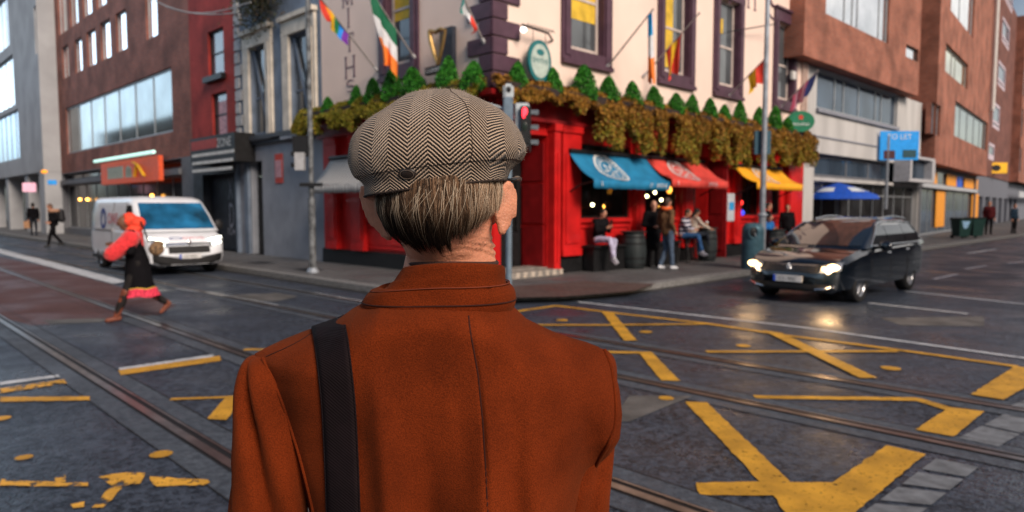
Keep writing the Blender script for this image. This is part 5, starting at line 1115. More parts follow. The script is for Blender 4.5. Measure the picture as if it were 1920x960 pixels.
# lamps and bottles in the bar windows
def bulb(u, v, dep, label, colr, es, r_=.045):
    a = FR.at(u, v, -dep); q = FR(a[0], -dep, a[1]); t = thing('pendant_lamp', label, 'lamp', q, 0, 'small lit bulbs in the bar windows'); m = MB(); m.ell(q, (r_, r_, r_)); m.build('bulb', pm('bulb_'+colr, (1, .8, .4), .4, emit={'w': (1, .86, .45), 'o': (1, .42, .06)}[colr], es=es), t, True)
    m = MB(); m.tube([q+Vector((0, 0, r_)), Vector((q.x, q.y, 3.48))], .006, 5); m.build('cord', BLK, t)
for q in ((1111, 384, .5, 'pale bulb in the window above the person sitting alone', 'w', 12), (1131, 387, .7, 'orange bulb beside the pale bulb in the first bar window', 'o', 7), (1213, 368, .5, 'leftmost pale bulb of three under the edge of the blue awning', 'w', 12), (1228, 361, .5, 'topmost pale bulb of three under the edge of the blue awning', 'w', 12), (1240, 375, .5, 'rightmost pale bulb of three under the edge of the blue awning', 'w', 12), (1233, 387, .5, 'small orange bulb below the three pale bulbs', 'o', 6)): bulb(*q)
a = FR.at(1255, 356, .9); q = FR(a[0], .9, a[1]); t = thing('wall_lantern', 'orange lantern hanging where the blue and red awnings meet', 'lamp', q); m = MB(); m.ell(q, (.07, .07, .1)); m.build('globe', pm('lantern_orange', (1, .5, .1), .4, emit=(1, .38, .04), es=2.2), t, True); m = MB(); m.tube([q+Vector((0, 0, .09)), q+Vector((0, 0, .35)), FR(a[0], .2, a[1]+.45)], .012, 5); m.build('bracket', BLK, t)
for u, v, em, lb_ in ((695, 398, (1, .7, .2), 'warm lamp in the left window of the pub beside the man’s ear'), ):
    a = FL.at(u, v, -.5); q = FL(a[0], -.5, a[1]); t = thing('pendant_lamp', 'warm lamp in the left window of the pub beside the left ear of the man', 'lamp', q); m = MB(); m.ell(q, (.05, .05, .05)); m.build('bulb', MATS['bulb_w'], t, True); m = MB(); m.tube([q+Vector((0, 0, .05)), Vector((q.x, q.y, 3.45))], .006, 5); m.build('cord', BLK, t)
for u, v, c_, lb_ in ((1388, 380, (1, .04, .03), 'round red neon light in the doorway left of the lamp post'), (1391, 399, (.05, .08, 1), 'small blue neon light under the red one in the doorway')):
    a = FR.at(u, v, .12); q = FR(a[0], .12, a[1]); m = MB(); m.ell(q, (.09, .09, .09)); o = m.build('neon_light', pm('neon_%d' % u, c_, .4, emit=c_, es=2.2 if u == 1388 else .8), None, True); tag(o, lb_, 'light'); recentre(o)
for u, v in ((150, 374), (164, 374), (285, 367)):
    q = FB(*(lambda a: (a[0], -.1, a[1]))(FB.at(u, v, -.1))); q = FB(FB.at(u, v, -.1)[0], -.1, FB.at(u, v, -.1)[1]); t = thing('shop_lamp', {150: 'warm lamp in the shop window above the walking fur collar figure', 164: 'second warm shop lamp just left of the van', 285: 'bright orange shop lamp above the van roof'}[u], 'lamp', q); m = MB(); m.ell(q, (.08, .08, .08)); m.build('bulb', MATS['bulb_o'], t, True); m = MB(); m.tube([q, Vector((q.x, q.y, 2.98))], .008, 5); m.build('cord', BLK, t)
# menu case on the pub and barrels used as tables
a, z = FR.at(1368, 388, .25); m = MB(); m.fbox(FR, a-.24, a+.24, .23, .30, z-.45, z+.42); mc = m.build('menu_board', pm('menu_pale', (.45, .48, .52), .5), bevel=.02); tag(mc, 'pale menu board with a blue picture fixed to the red shutter', 'sign'); recentre(mc); m = MB(); m.fbox(FR, a-.12, a+.18, .302, .306, z-.1, z+.15); m.build('picture', pm('menu_blue', (.03, .28, .6), .5), mc)
BRL = pm('dark_barrel_wood', (.02, .026, .028), .55, var=.4, scale=8, stretch=(1, 1, .15)); IRON = pm('hoop_iron', (.02, .02, .022), .5, .5)
def barrel(u, v1, v0, label, w_=.29):
    b = G(u, v1, PZ); h = P(u, v0, b.y).z-PZ; r = thing('barrel', label, 'barrel', b, 0, 'barrels used as tables outside the pub'); m = MB(); pr = [(0, 0)]+[(w_*(.84+.16*math.sin(math.pi*k/12)), h*k/12) for k in range(13)]+[(0, h)]; m.lathe((0, 0), pr, 24); m.build('staves', BRL, r, True, local=True)
    m = MB(); [m.lathe((0, 0), [(w_*(.84+.16*math.sin(math.pi*k))+.006, h*k-.02), (w_*(.84+.16*math.sin(math.pi*k))+.006, h*k+.02)], 24) for k in (.12, .3, .7, .88)]; m.build('hoops', IRON, r, local=True)
    m = MB(); m.lathe((0, 0), [(0, h+.002), (w_*1.0, h+.002), (w_*1.02, h+.035), (0, h+.035)], 24); m.build('table_top', BRL, r, local=True); return r, h
br, bh = barrel(1325, 489, 429, 'dark barrel table right of the person in the cream jacket'); barrel(1187, 503, 436, 'black barrel table between the lone seated person and the standing group', .33); barrel(1452, 488, 432, 'dark barrel table behind the litter bin')
q = br.location + Vector((-.05, -.1, bh+.035)); g = thing('beer_glass', 'pale glass standing on the barrel table', 'glass', q); m = MB(); m.lathe((0, 0), [(0, .0), (.035, 0), (.045, .13), (.04, .16), (0, .16)], 14); m.build('drink', pm('beer', (.5, .25, .15), .2), g, True, local=True); m = MB(); m.lathe((0, 0), [(.046, .14), (.046, .19), (0, .19)], 14); m.build('foam', WHITEC, g, True, local=True)
# long dark bench along the wall
a0, a1 = sR(1085), sR(1250); bn = thing('bench', 'long black bench with a solid front against the red pub wall', 'bench', FR((a0+a1)/2, .3, PZ)); m = MB(); m.fbox(FR, a0, a1, .11, .52, .70, .76); m.build('seat', BLK, bn); m = MB(); m.fbox(FR, a0+.05, a1-.05, .13, .44, PZ, .698); m.build('front_panel', BLK, bn)

# glow of the lit headlights on the damp road
for sx, e_ in ((-1, 22), (1, 10)):
    l_ = bpy.data.lights.new('headlight_glow', 'POINT'); l_.energy = e_; l_.color = (1, .62, .3); l_.shadow_soft_size = .07; o = bpy.data.objects.new('headlight_glow', l_); COL.objects.link(o); o.parent = car; o.location = (sx*.72, 2.42, .64)
# dark plant rooted in the cornice of the grey building, overhead wires
q0 = FL.at(488, 10, .25); pl_ = thing('wall_plant', 'dark straggly plant hanging from the top of the grey painted building', 'plant', FL(q0[0], .25, q0[1])); random.seed(3); pts = []
for i in range(2600):
    a_ = q0[0]+random.gauss(0, .75); z_ = q0[1]+.5-abs(random.gauss(0, .55)); pts.append(FL(a_, .1+random.random()*.5, z_))
m = MB(); leaves(m, pts, .09, [(.04, .045, .02), (.02, .025, .012), (.07, .05, .03)]); m.build('foliage', LEAF, pl_)
m = MB(); m.tube([FL(q0[0], .02, q0[1]+.5), FL(q0[0]+.2, .3, q0[1]+.2), FL(q0[0]-.3, .4, q0[1]-.3)], .02, 5); m.build('stem', MATS['bark'], pl_)
for k_, (a_, b_, lb) in enumerate((((275, -6, 24), (448, 24, 19), 'thin overhead wire crossing in front of the brown brick office'), ((310, 12, 24), (470, 4, 18), 'second overhead wire in front of the red painted building'))):
    p_, q_ = P(*a_), P(*b_); o = MB().tube([p_.lerp(q_, t/8)+Vector((0, 0, -.25*math.sin(math.pi*t/8))) for t in range(9)], .018, 5).build('overhead_wire', pm('wire_grey', (.3, .3, .3), .5)); tag(o, lb, 'wire'); recentre(o)
# ---------------------------------------------------------------- unseen opposite sides of the two streets, added for reflections and shade
for (s0_, s1_, t0_, t1_, h_, lab) in ((-30, -17, -17, -90, 9.5, 'brick terrace directly behind the viewer, outside the frame'), (-30, -15.5, -2, 90, 11, 'long brick terrace on the viewer side of the left street, outside the frame'), (3, 90, -30, -16.5, 8.5, 'low brick terrace on the viewer side of the right street, outside the frame')):
    fa = (s1_-s0_) > 50; bk_ = t1_ < t0_; Fo = Plane(ST(s0_ if fa else s1_, t1_ if fa else t0_, 0), dR if fa else dL, dL if fa else dR); Ln = (s1_-s0_) if fa else abs(t1_-t0_)
    if bk_: Fo = Plane(ST(s1_, t0_, 0), -dL, dR)
    r = thing('terrace', lab, 'building', Vector((*Fo(0, 0, 0).xy, 0))); m = MB(); op = [(2+k*3.2, 3.3+k*3.2, z, z+1.8) for k in range(int(Ln/3.2)-1) for z in (1.2, 4.6)+((7.6,) if h_ > 10 else ())]
    facade(m, Fo, 0, Ln, 0, h_, op, .2); shell(m, Fo, 0, Ln, 0, h_, 12); m.quadv(Fo(0, -.19, .5), Fo(Ln, -.19, .5), Fo(Ln, -.19, h_-.3), Fo(0, -.19, h_-.3)); m.build('wall', brick_mat('terrace_brick', (.12, .09, .08), (.16, .12, .11), (.14, .13, .13)), r)
# ---------------------------------------------------------------- people
SKIN = pm('skin', (.50, .24, .155), .5, var=.12, scale=25, spec=.35); SKIN2 = pm('skin_pale', (.55, .30, .21), .5, var=.1, scale=25)
def rotz_(p, a): return Vector((p.x*math.cos(a)-p.y*math.sin(a), p.x*math.sin(a)+p.y*math.cos(a), p.z))
STAND = dict(pelvis=(0, 0, .95), chest=(0, .01, 1.27), neck=(0, 0, 1.46), head=(0, .02, 1.62), lsh=(-.185, 0, 1.41), rsh=(.185, 0, 1.41), lel=(-.24, -.02, 1.12), rel=(.24, -.02, 1.12), lwr=(-.24, .06, .87), rwr=(.24, .06, .87), lhip=(-.09, 0, .93), rhip=(.09, 0, .93), lkn=(-.10, .03, .50), rkn=(.10, .03, .50), lan=(-.11, -.02, .09), ran=(.11, -.02, .09))
def person(label, loc, rotz, pose=None, h=1.75, top=(.02, .02, .02), legs=(.02, .02, .03), shoes=(.02, .02, .02), hair=(.03, .02, .015), topm=None, legm=None, long=0., hairlong=0., bulk=1., skirt=None, footdir=None, skin=None, group=None, headyaw=0.):
    k = dict(STAND); k.update(pose or {}); J = {n: Vector(v) for n, v in k.items()}; s = h/1.75; r = thing('person', label, 'person', loc, rotz, group); r.scale = (s, s, s); sk = skin or SKIN
    up = (J['head']-J['neck']).normalized(); fwd = rotz_(Vector((0, 1, 0)), headyaw); H = J['head']
    m = MB(); m.cap2(J['pelvis'], J['chest'], .125, .125); m.cap2(J['lhip'], J['rhip'], .1, .1); m.cap2(J['lsh'], J['rsh'], .065, .065); m.cap2(J['chest'], J['neck'], .11, .055); m.cap2(J['neck'], H-up*.03, .052, .05)
    m.ell(H+up*.025-fwd*.005, (.077, .097, .112)); m.ell(H-up*.05+fwd*.025, (.055, .065, .065)); m.cap2(H+fwd*.09+up*.01, H+fwd*.112-up*.022, .009, .014, 8); m.ell(H+fwd*.088-up*.055, (.026, .012, .009)); m.ell(H+fwd*.075-up*.092, (.026, .02, .018))
    sd_ = fwd.cross(up)
    for sx in (-1, 1): m.ell(H+sd_*sx*.08-fwd*.005-up*.0, (.014, .02, .032)); m.ell(H+sd_*sx*.03+fwd*.086+up*.038, (.022, .012, .007))
    for a in 'lr':
        sh, el, wr, hp, kn, an = (J[a+q] for q in ('sh', 'el', 'wr', 'hip', 'kn', 'an')); sx = -1 if a == 'l' else 1
        m.cap2(sh, el, .048, .038); m.cap2(el, wr, .038, .026); d = (wr-el).normalized(); lat = d.cross(Vector((0, 1, 0)) if abs(d.y) < .8 else Vector((0, 0, 1))).normalized(); nrm = lat.cross(d); pc = wr+d*.055; m.cap2(wr, wr+d*.075, .026, .032, 10)
        for f, ln in zip((-.027, -.009, .009, .027), (.055, .07, .075, .06)):
            b0 = wr+d*.09+lat*f; b1 = b0+d*ln*.55+nrm*.008; m.cap2(b0-d*.02, b1, .009, .0085, 8); m.cap2(b1, b1+d*ln*.35+nrm*.028, .0085, .0075, 8)
        tb = wr+d*.035+lat*.024*-sx; m.cap2(tb, tb+lat*.028*-sx+d*.03+nrm*.01, .011, .009, 8); m.cap2(tb+lat*.028*-sx+d*.03+nrm*.01, tb+lat*.03*-sx+d*.06+nrm*.02, .009, .008, 8)
        m.cap2(hp, kn, .078, .052); m.cap2(kn, an, .052, .036)
    blob(m, 'body', sk, r, .0085, 4)
    # eyes
    m = MB()
    for sx in (-1, 1): m.ell(H+sd_*sx*.031+fwd*.0875+up*.018, (.011, .008, .007), None, 10, 6)
    m.build('eyes', pm('eye_dark', (.04, .03, .03), .2), r, True, local=True)
    # top
    m = MB(); b = bulk; m.cap2(J['pelvis']+Vector((0, 0, .02-long)), J['chest'], .155*b, .15*b); m.cap2(J['lsh'], J['rsh'], .078, .078); m.cap2(J['chest'], J['neck']-up*.02, .135*b, .068); m.ell(J['neck']-up*.01, (.075, .075, .04))
    for q in (-1, 1): m.cap2(J['pelvis']+Vector((q*.06, 0, .0-long)), J['chest']+Vector((q*.09, 0, .03)), .12*b, .11*b)
    for a in 'lr': sh, el, wr = (J[a+q] for q in ('sh', 'el', 'wr')); m.cap2(sh, el, .072*b, .058*b); m.cap2(el, wr-(wr-el).normalized()*.02, .058*b, .044)
    fold = lambda v: Vector(v)+Vector((mnoise.noise(Vector(v)*9), mnoise.noise(Vector(v)*9+Vector((3, 3, 3))), mnoise.noise(Vector(v)*8+Vector((7, 1, 2)))))*.012
    blob(m, 'jacket', topm or pm('cloth_%d_%d_%d' % tuple(int(c*1000) for c in top), top, .9, var=.25, scale=14, spec=.12), r, .013, 5, fold)
    m = MB()
    for a in 'lr': hp, kn, an = (J[a+q] for q in ('hip', 'kn', 'an')); m.cap2(hp, kn, .098, .068); m.cap2(kn, an+(kn-an).normalized()*.03, .068, .054)
    m.cap2(J['lhip'], J['rhip'], .105, .105)
    blob(m, 'trousers', legm or pm('cloth_%d_%d_%d' % tuple(int(c*1000) for c in legs), legs, .85, var=.25, scale=14), r, .013, 5, fold)
    for a in 'lr':
        an = J[a+'an']; fd = Vector((footdir or {}).get(a, (0, 1, 0))).normalized(); m = MB(); m.cap2(an-fd*.03+Vector((0, 0, -.035)), an+fd*.13+Vector((0, 0, -.05)), .045, .036); m.cap2(an+Vector((0, 0, .0)), an-fd*.02+Vector((0, 0, -.03)), .045, .045); blob(m, 'shoe', pm('cloth_%d_%d_%d' % tuple(int(c*1000) for c in shoes), shoes, .6), r, .01, 4)
    if hair:
        m = MB(); m.ell(H+up*.042-fwd*.02, (.087, .098, .105)); m.ell(H-fwd*.045-up*.01, (.078, .055, .08))
        if hairlong: m.cap2(H-fwd*.06, H-fwd*.08-up*hairlong, .07, .05)
        def cut(v):
            v = Vector(v); q = v-H; f_ = q.dot(fwd)
            lim = .052 + max(0, q.dot(up)-.02)*.5
            if f_ > lim: v = v - fwd*(f_-lim)*.9
            return v + Vector((mnoise.noise(v*30), mnoise.noise(v*30+Vector((3, 1, 4))), 0))*.006
        blob(m, 'hair', pm('hair_%d' % int(hair[0]*1000), hair, .6, var=.35, scale=60), r, .009, 3, cut)
    return r, J
def facing(dx, dy): return math.atan2(-dx, dy)
# woman in red crossing the rails, walking to the left
b = G(262, 598); fdv = (G(200, 600)-G(300, 592)).normalized(); fa_ = facing(fdv.x, fdv.y)
wp = dict(pelvis=(0, 0, .92), chest=(0, .06, 1.22), neck=(0, .10, 1.40), head=(0, .16, 1.53), lsh=(-.18, .09, 1.36), rsh=(.18, .09, 1.36), lel=(-.25, .12, 1.10), rel=(.24, .05, 1.08), lwr=(-.08, .30, 1.18), rwr=(.14, .28, 1.10), lhip=(-.09, 0, .90), rhip=(.09, 0, .90), lkn=(-.09, .17, .52), rkn=(.09, -.08, .48), lan=(-.08, .33, .085), ran=(.09, -.42, .22))
RB_ = pm('bright_red_wool', (.70, .035, .04), .9, var=.15, scale=30, bump=.3, bscale=90, sheen=.3); BLKC = (.006, .0055, .007)
wr_, J = person('person in bright red hooded shawl and black skirt striding left over the tram rails', (b.x, b.y, 0), fa_, wp, 1.66, BLKC, (.012, .01, .01), (.16, .05, .03), None, footdir={'l': (0, 1, -.05), 'r': (0, .75, -.75)}, skin=pm('skin_brown', (.16, .08, .05), .5), bulk=1.0)
m = MB(); H = J['head']; m.ell(H+Vector((0, -.065, .06)), (.115, .125, .115)); m.ell(H+Vector((0, -.18, .01)), (.105, .12, .10)); m.ell(H+Vector((0, -.13, -.09)), (.12, .13, .06))
def hood(v):
    v = Vector(v); 
    if v.y > H.y+.01 and v.z > H.z-.09: v.y = H.y+.01+(v.y-H.y-.01)*.15
    return v+Vector((mnoise.noise(v*18), mnoise.noise(v*18+Vector((2, 2, 2))), mnoise.noise(v*16)))*.012
blob(m, 'hood', pm('orange_red_cloth', (.80, .07, .035), .85, var=.2, scale=20), wr_, .012, 4, hood)
m = MB(); m.cap2((-.18, .10, 1.30), (.18, .08, 1.30), .13, .13); m.cap2((-.16, .14, 1.24), (-.12, .36, 1.06), .14, .12); m.cap2((.17, .08, 1.26), (.12, .34, 1.05), .13, .11); m.cap2((0, .05, 1.34), (0, .04, 1.16), .15, .15)
blob(m, 'shawl', RB_, wr_, .014, 5, hood)
def skirt_(name, prof, mat, r, ox=0, amp=.03):
    rows = []
    for (z, rx, ry, oy) in prof: rows.append([Vector((rx*math.cos(a)*(1+amp*math.sin(a*7+z*3)), oy+ry*math.sin(a)*(1+amp*math.sin(a*6+1)), z+.01*math.sin(a*5))) for a in [2*math.pi*k/48 for k in range(48)]])
    m = MB(); m.grid(rows, False, True); return m.build(name, mat, r, True, local=True)
skirt_('skirt', [(1.08, .17, .15, .03), (.95, .19, .165, .0), (.75, .20, .19, .0), (.58, .20, .21, -.01), (.50, .205, .23, -.02)], pm('black_wool', BLKC, .9, spec=.1), wr_)
skirt_('skirt_hem', [(.50, .208, .235, -.02), (.44, .215, .26, -.03), (.37, .22, .28, -.04)], pm('pink_red_hem', (.65, .04, .08), .8, var=.4, scale=25), wr_)
skirt_('hem_edging', [(.515, .208, .232, -.02), (.50, .21, .238, -.02)], pm('yellow_edging', (.5, .35, .05), .8), wr_)
for a in 'lr':
    kn, an = J[a+'kn'], J[a+'an']; m = MB(); m.cap2(kn+(an-kn)*.12, an, .066, .05); blob(m, 'boot', pm('brown_leather_boot', (.16, .045, .025), .45, var=.3, scale=15), wr_, .012, 4)
hb_ = b + rotz_(Vector((-.30, -.22, .0)), fa_); hbg = thing('handbag', 'dark bag with brown fur trim on the back of the person in red', 'bag', (hb_.x, hb_.y, .93), fa_); m = MB(); m.ell((0, 0, .14), (.07, .11, .10)); m.ell((.0, -.03, .22), (.06, .08, .05)); blob(m, 'bag_body', pm('brown_black_fur', (.05, .035, .025), .9, var=.9, scale=30, col2=(.28, .17, .09)), hbg, .014, 3)
m = MB(); m.tube([(.0, .1, .25), (.08, .14, .42), (.16, .18, .56)], .012, 6); m.build('strap', BLK, hbg, local=True)
# person with a fur collar walking at far left
b = G(102, 463); fv = Vector((-.75, -.65, 0)); pp = dict(lkn=(-.09, .14, .50), rkn=(.09, -.02, .50), lan=(-.09, .22, .09), ran=(.10, -.30, .14), lel=(-.28, -.08, 1.14), rel=(.30, -.12, 1.14), lwr=(-.2, .12, 1.0), rwr=(.28, .10, 1.02), head=(0, .09, 1.60))
p1, J = person('person in black with broad tan fur hood walking left before the shops', (b.x, b.y, 0), facing(-.7, -.71), pp, 1.86, BLKC, BLKC, (.02, .02, .02), (.12, .07, .05), bulk=1.15)
m = MB(); [m.ell(Vector((.20*math.sin(k*.6), -.02+.13*math.cos(k*.6), 1.44)), (.085, .085, .065)) for k in range(11)]; blob(m, 'fur_collar', pm('tan_fur', (.36, .20, .13), .95, var=.3, scale=40), p1, .014, 2, lambda v: Vector(v)*(1+.03*mnoise.noise(Vector(v)*25)))
bp_ = thing('backpack', 'black backpack on the person with the fur hood', 'backpack', (b.x+.12, b.y+.16, 1.12), facing(-.7, -.71)); m = MB(); m.cap2((0, -.12, .06), (0, -.10, .38), .15, .13); m.ell((0, -.18, .1), (.12, .1, .1)); blob(m, 'pack', pm('black_nylon', (.015, .015, .018), .6), bp_, .015, 4); m = MB(); m.tube([(-.1, -.02, .42), (-.1, .1, .36), (-.1, .1, .1)], .02, 6); m.tube([(.1, -.02, .42), (.1, .1, .36), (.1, .1, .1)], .02, 6); m.build('strap', BLK, bp_, local=True)
b = G(64, 442, PZ); person('dark clothed person walking away on the far left pavement carrying a tan bag', b, facing(-.6, .8), dict(lkn=(-.09, .08, .5), lan=(-.09, .15, .09), ran=(.1, -.15, .1)), 1.8, BLKC, (.015, .018, .025), BLKC, (.02, .015, .012))
q = b + Vector((-.32, -.05, .42)); tbg = thing('paper_bag', 'tan carrier bag held by the dark person at far left', 'bag', q); m = MB(); m.hexa([Vector(p) for p in ((-.14, -.06, 0), (.14, -.06, 0), (.14, .06, 0), (-.14, .06, 0), (-.15, -.07, .38), (.15, -.07, .38), (.15, .07, .38), (-.15, .07, .38))]); m.build('bag_body', pm('tan_paper', (.4, .22, .12), .8), tbg, local=True); m = MB(); m.tube([(-.06, 0, .38), (0, 0, .46), (.06, 0, .38)], .006, 5); m.build('handle', BLK, tbg, local=True)
# seated person looking at a phone
SIT = dict(pelvis=(0, 0, .86), chest=(0, .05, 1.17), neck=(0, .09, 1.34), head=(0, .15, 1.47), lsh=(-.18, .07, 1.29), rsh=(.18, .07, 1.29), lel=(-.20, .16, 1.04), rel=(.20, .16, 1.04), lwr=(-.06, .34, 1.14), rwr=(.06, .34, 1.12), lhip=(-.09, .03, .83), rhip=(.09, .03, .83), lkn=(-.13, .44, .80), rkn=(.06, .47, .84), lan=(-.06, .44, .36), ran=(.04, .60, .40))
a = sR(1103); b = FR(a, .34, PZ-.02)
p2, J = person('person in black jacket and pale lilac trousers sitting alone with a phone', b, facing(.55, -.75), SIT, 1.7, BLKC, (.42, .40, .55), (.4, .4, .45), (.02, .015, .012), footdir={'l': (0, .8, -.5), 'r': (0, .8, -.5)})
ph = thing('phone', 'phone held by the person sitting alone', 'phone', b + rotz_(Vector((.0, .43, 1.17)), facing(.55, -.75)), facing(.55, -.75)); m = MB(); m.box(-.035, .035, 0, .01, -.01, .13); m.build('case', pm('phone_black', (.01, .01, .01), .3), ph, local=True, bevel=.003); m = MB(); m.quadv((-.031, -.001, -.005), (.031, -.001, -.005), (.031, -.001, .125), (-.031, -.001, .125)); m.build('screen', pm('phone_screen', (.3, .3, .35), .2), ph, local=True)
# group at the barrel
b = G(1224, 501, PZ); p3, J = person('bald person in a long black coat standing with folded hands', b, facing(.1, -1), dict(lel=(-.27, .05, 1.12), rel=(.27, .05, 1.12), lwr=(-.05, .24, 1.08), rwr=(.06, .22, 1.08)), 1.74, BLKC, BLKC, BLKC, None, long=.35, bulk=1.2, skin=SKIN2)
b = G(1251, 505, PZ); BRJ = pm('brown_suede', (.13, .065, .03), .85, var=.25, scale=10)
p4, J = person('person in brown jacket, jeans and white trainers, back half turned', b, facing(.62, .35), dict(chest=(0, -.06, 1.28), neck=(0, -.06, 1.47), head=(0, -.02, 1.63), lsh=(-.19, -.06, 1.41), rsh=(.19, -.06, 1.41), lel=(-.25, -.06, 1.14), rel=(.25, -.1, 1.14), lwr=(-.18, .12, .98), rwr=(.2, .05, .95), lan=(-.12, -.12, .09), ran=(.13, .05, .09)), 1.80, (.13, .065, .03), (.06, .09, .14), (.6, .62, .66), (.05, .03, .02), topm=BRJ, long=.02)
m = MB(); m.tube([(.10*math.cos(t), -.05+.10*math.sin(t), 1.50+.012*math.sin(2*t)) for t in [2*math.pi*k/16 for k in range(17)]], .04, 8); m.build('scarf', pm('orange_scarf', (.85, .14, .03), .9, var=.2, scale=40), p4, True, local=True)
STR = pm('navy_white_stripes', (.3, .3, .35), .85); t_, b_, L_k = nodes(STR); wv = t_.nodes.new('ShaderNodeTexWave'); wv.bands_direction = 'Z'; wv.inputs['Scale'].default_value = 2.6; wv.inputs['Distortion'].default_value = 1.5; tcn = t_.nodes.new('ShaderNodeTexCoord'); L_k(tcn.outputs['Object'], wv.inputs[0]); rp = t_.nodes.new('ShaderNodeValToRGB'); rp.color_ramp.elements[0].position = .45; rp.color_ramp.elements[1].position = .55; rp.color_ramp.elements[0].color = (.015, .02, .05, 1); rp.color_ramp.elements[1].color = (.5, .48, .55, 1); L_k(wv.outputs['Fac'], rp.inputs[0]); L_k(rp.outputs[0], b_.inputs['Base Color'])
def stool(b, h, label): r = thing('stool', label, 'stool', b); m = MB(); m.lathe((0, 0), [(0, h-.04), (.17, h-.04), (.18, h), (0, h+.01)], 18); m.build('seat', BLK, r, local=True); [MB().tube([(.08*x, .08*y, h-.04), (.17*x, .17*y, 0)], .015, 6).build('leg', BLK, r, local=True) for x in (-1, 1) for y in (-1, 1)]; return r
b = G(1279, 494, PZ); stool(b, .74, 'black stool under the person in the striped top'); person('person in navy and white striped top and blue jeans sitting on a stool', b, facing(.8, -.5), dict(SIT, lel=(-.22, .14, 1.06), rel=(.2, .2, 1.06), lwr=(-.1, .34, 1.02), rwr=(.1, .36, 1.02), lan=(-.1, .50, .34), ran=(.08, .62, .38)), 1.66, (.3, .3, .3), (.02, .07, .18), (.3, .3, .35), (.06, .04, .03), topm=STR, group='people round the barrel table', footdir={'l': (0, .9, -.3), 'r': (0, .9, -.3)})
b = G(1297, 492, PZ)+Vector((.05, .25, 0)); stool(b, .74, 'black stool under the person in the cream jacket'); person('dark haired person in a cream jacket sitting beside the barrel table', b, facing(.35, .1), dict(SIT, lel=(-.26, .12, 1.08), rel=(.26, .22, 1.1), lwr=(-.1, .32, 1.04), rwr=(.25, .46, 1.0)), 1.68, (.50, .43, .36), (.015, .02, .03), BLKC, (.012, .01, .01), hairlong=.1, group='people round the barrel table')
# figures behind the litter bin
b = G(1440, 489, PZ)+Vector((.1, .5, 0)); stool(b, .62, 'low stool behind the litter bin'); person('person in a bright blue jacket sitting behind the lamp post', b, facing(.3, -.6), dict({k: (v[0], v[1], v[2]-.12) for k, v in SIT.items()}, lan=(-.06, .46, .2), ran=(.04, .5, .2)), 1.6, (.02, .13, .38), BLKC, BLKC, (.02, .012, .01))
a = sR(1408); person('dark clothed person standing in the doorway left of the lamp post', FR(a, .6, PZ), facing(.7, -.4), None, 1.72, BLKC, BLKC, BLKC, (.02, .012, .01))
a = sR(1448); person('dark clothed person with a reddish face under the yellow awning', FR(a, .55, PZ), facing(-.2, -1), None, 1.66, BLKC, BLKC, BLKC, (.02, .012, .01))
b = G(1853, 440, PZ); person('person in a dark maroon top standing beside the wheeled bins far right', b, facing(-.4, -1), None, 1.9, (.06, .008, .01), BLKC, BLKC, (.02, .015, .012), bulk=1.2)
b = G(1900, 438, PZ); person('person in dark clothes at the right edge of the frame', b, facing(.3, -1), None, 1.75, (.015, .03, .05), BLKC, BLKC, (.02, .015, .012))
# ---------------------------------------------------------------- the man in the foreground, seen from behind
man = thing('person', 'man from behind in a rust orange wool coat and brown herringbone flat cap', 'person', (-.12, 1.08, 0))
def interp(tab, x):
    if x <= tab[0][0]: return tab[0][1]
    for a, b in zip(tab, tab[1:]):
        if x <= b[0]: t = (x-a[0])/(b[0]-a[0]); return a[1]+(b[1]-a[1])*t
    return tab[-1][1]
YC = 1.10
COAT = pm('rust_wool', (.125, .0185, .0032), .92, var=.22, scale=9, bump=.28, bscale=520, sheen=.04, spec=.08)
t_, b_, L_k = nodes(COAT); b_.inputs['Sheen Roughness'].default_value = .5; b_.inputs['Sheen Tint'].default_value = (1, .45, .2, 1)
src = b_.inputs['Base Color'].links[0].from_socket; tcn = t_.nodes.new('ShaderNodeTexCoord'); nn = t_.nodes.new('ShaderNodeTexNoise'); nn.inputs['Scale'].default_value = 520; nn.inputs['Detail'].default_value = 2; L_k(tcn.outputs['Object'], nn.inputs['Vector'])
mr = t_.nodes.new('ShaderNodeMapRange'); mr.inputs[1].default_value = .3; mr.inputs[2].default_value = .7; mr.inputs[3].default_value = .7; mr.inputs[4].default_value = 1.3; L_k(nn.outputs[0], mr.inputs[0]); vm = t_.nodes.new('ShaderNodeVectorMath'); vm.operation = 'SCALE'; L_k(src, vm.inputs[0]); L_k(mr.outputs[0], vm.inputs['Scale']); L_k(vm.outputs[0], b_.inputs['Base Color'])
top_px = [(470, 668), (500, 652), (530, 638), (570, 622), (600, 612), (640, 598), (668, 578), (690, 566), (740, 548), (830, 545), (910, 548), (962, 562), (1000, 597), (1050, 622), (1085, 634), (1110, 641), (1132, 650), (1150, 668), (1160, 700)]
TOP = [(P(u, v, YC).x, P(u, v, YC).z) for u, v in top_px]
def zof(v): return P(960, v, YC).z
LE = [(zof(v), P(u, v, YC).x) for u, v in reversed([(476, 600), (478, 670), (500, 700), (524, 760), (548, 840), (568, 900), (585, 960), (600, 1100), (560, 1400), (520, 1900)])]
RE = [(zof(v), P(u, v, YC).x) for u, v in reversed([(1128, 600), (1134, 650), (1152, 690), (1161, 730), (1164, 770), (1158, 810), (1136, 850), (1112, 890), (1094, 940), (1084, 980), (1075, 1100), (1110, 1400), (1150, 1900)])]
ZB = .62
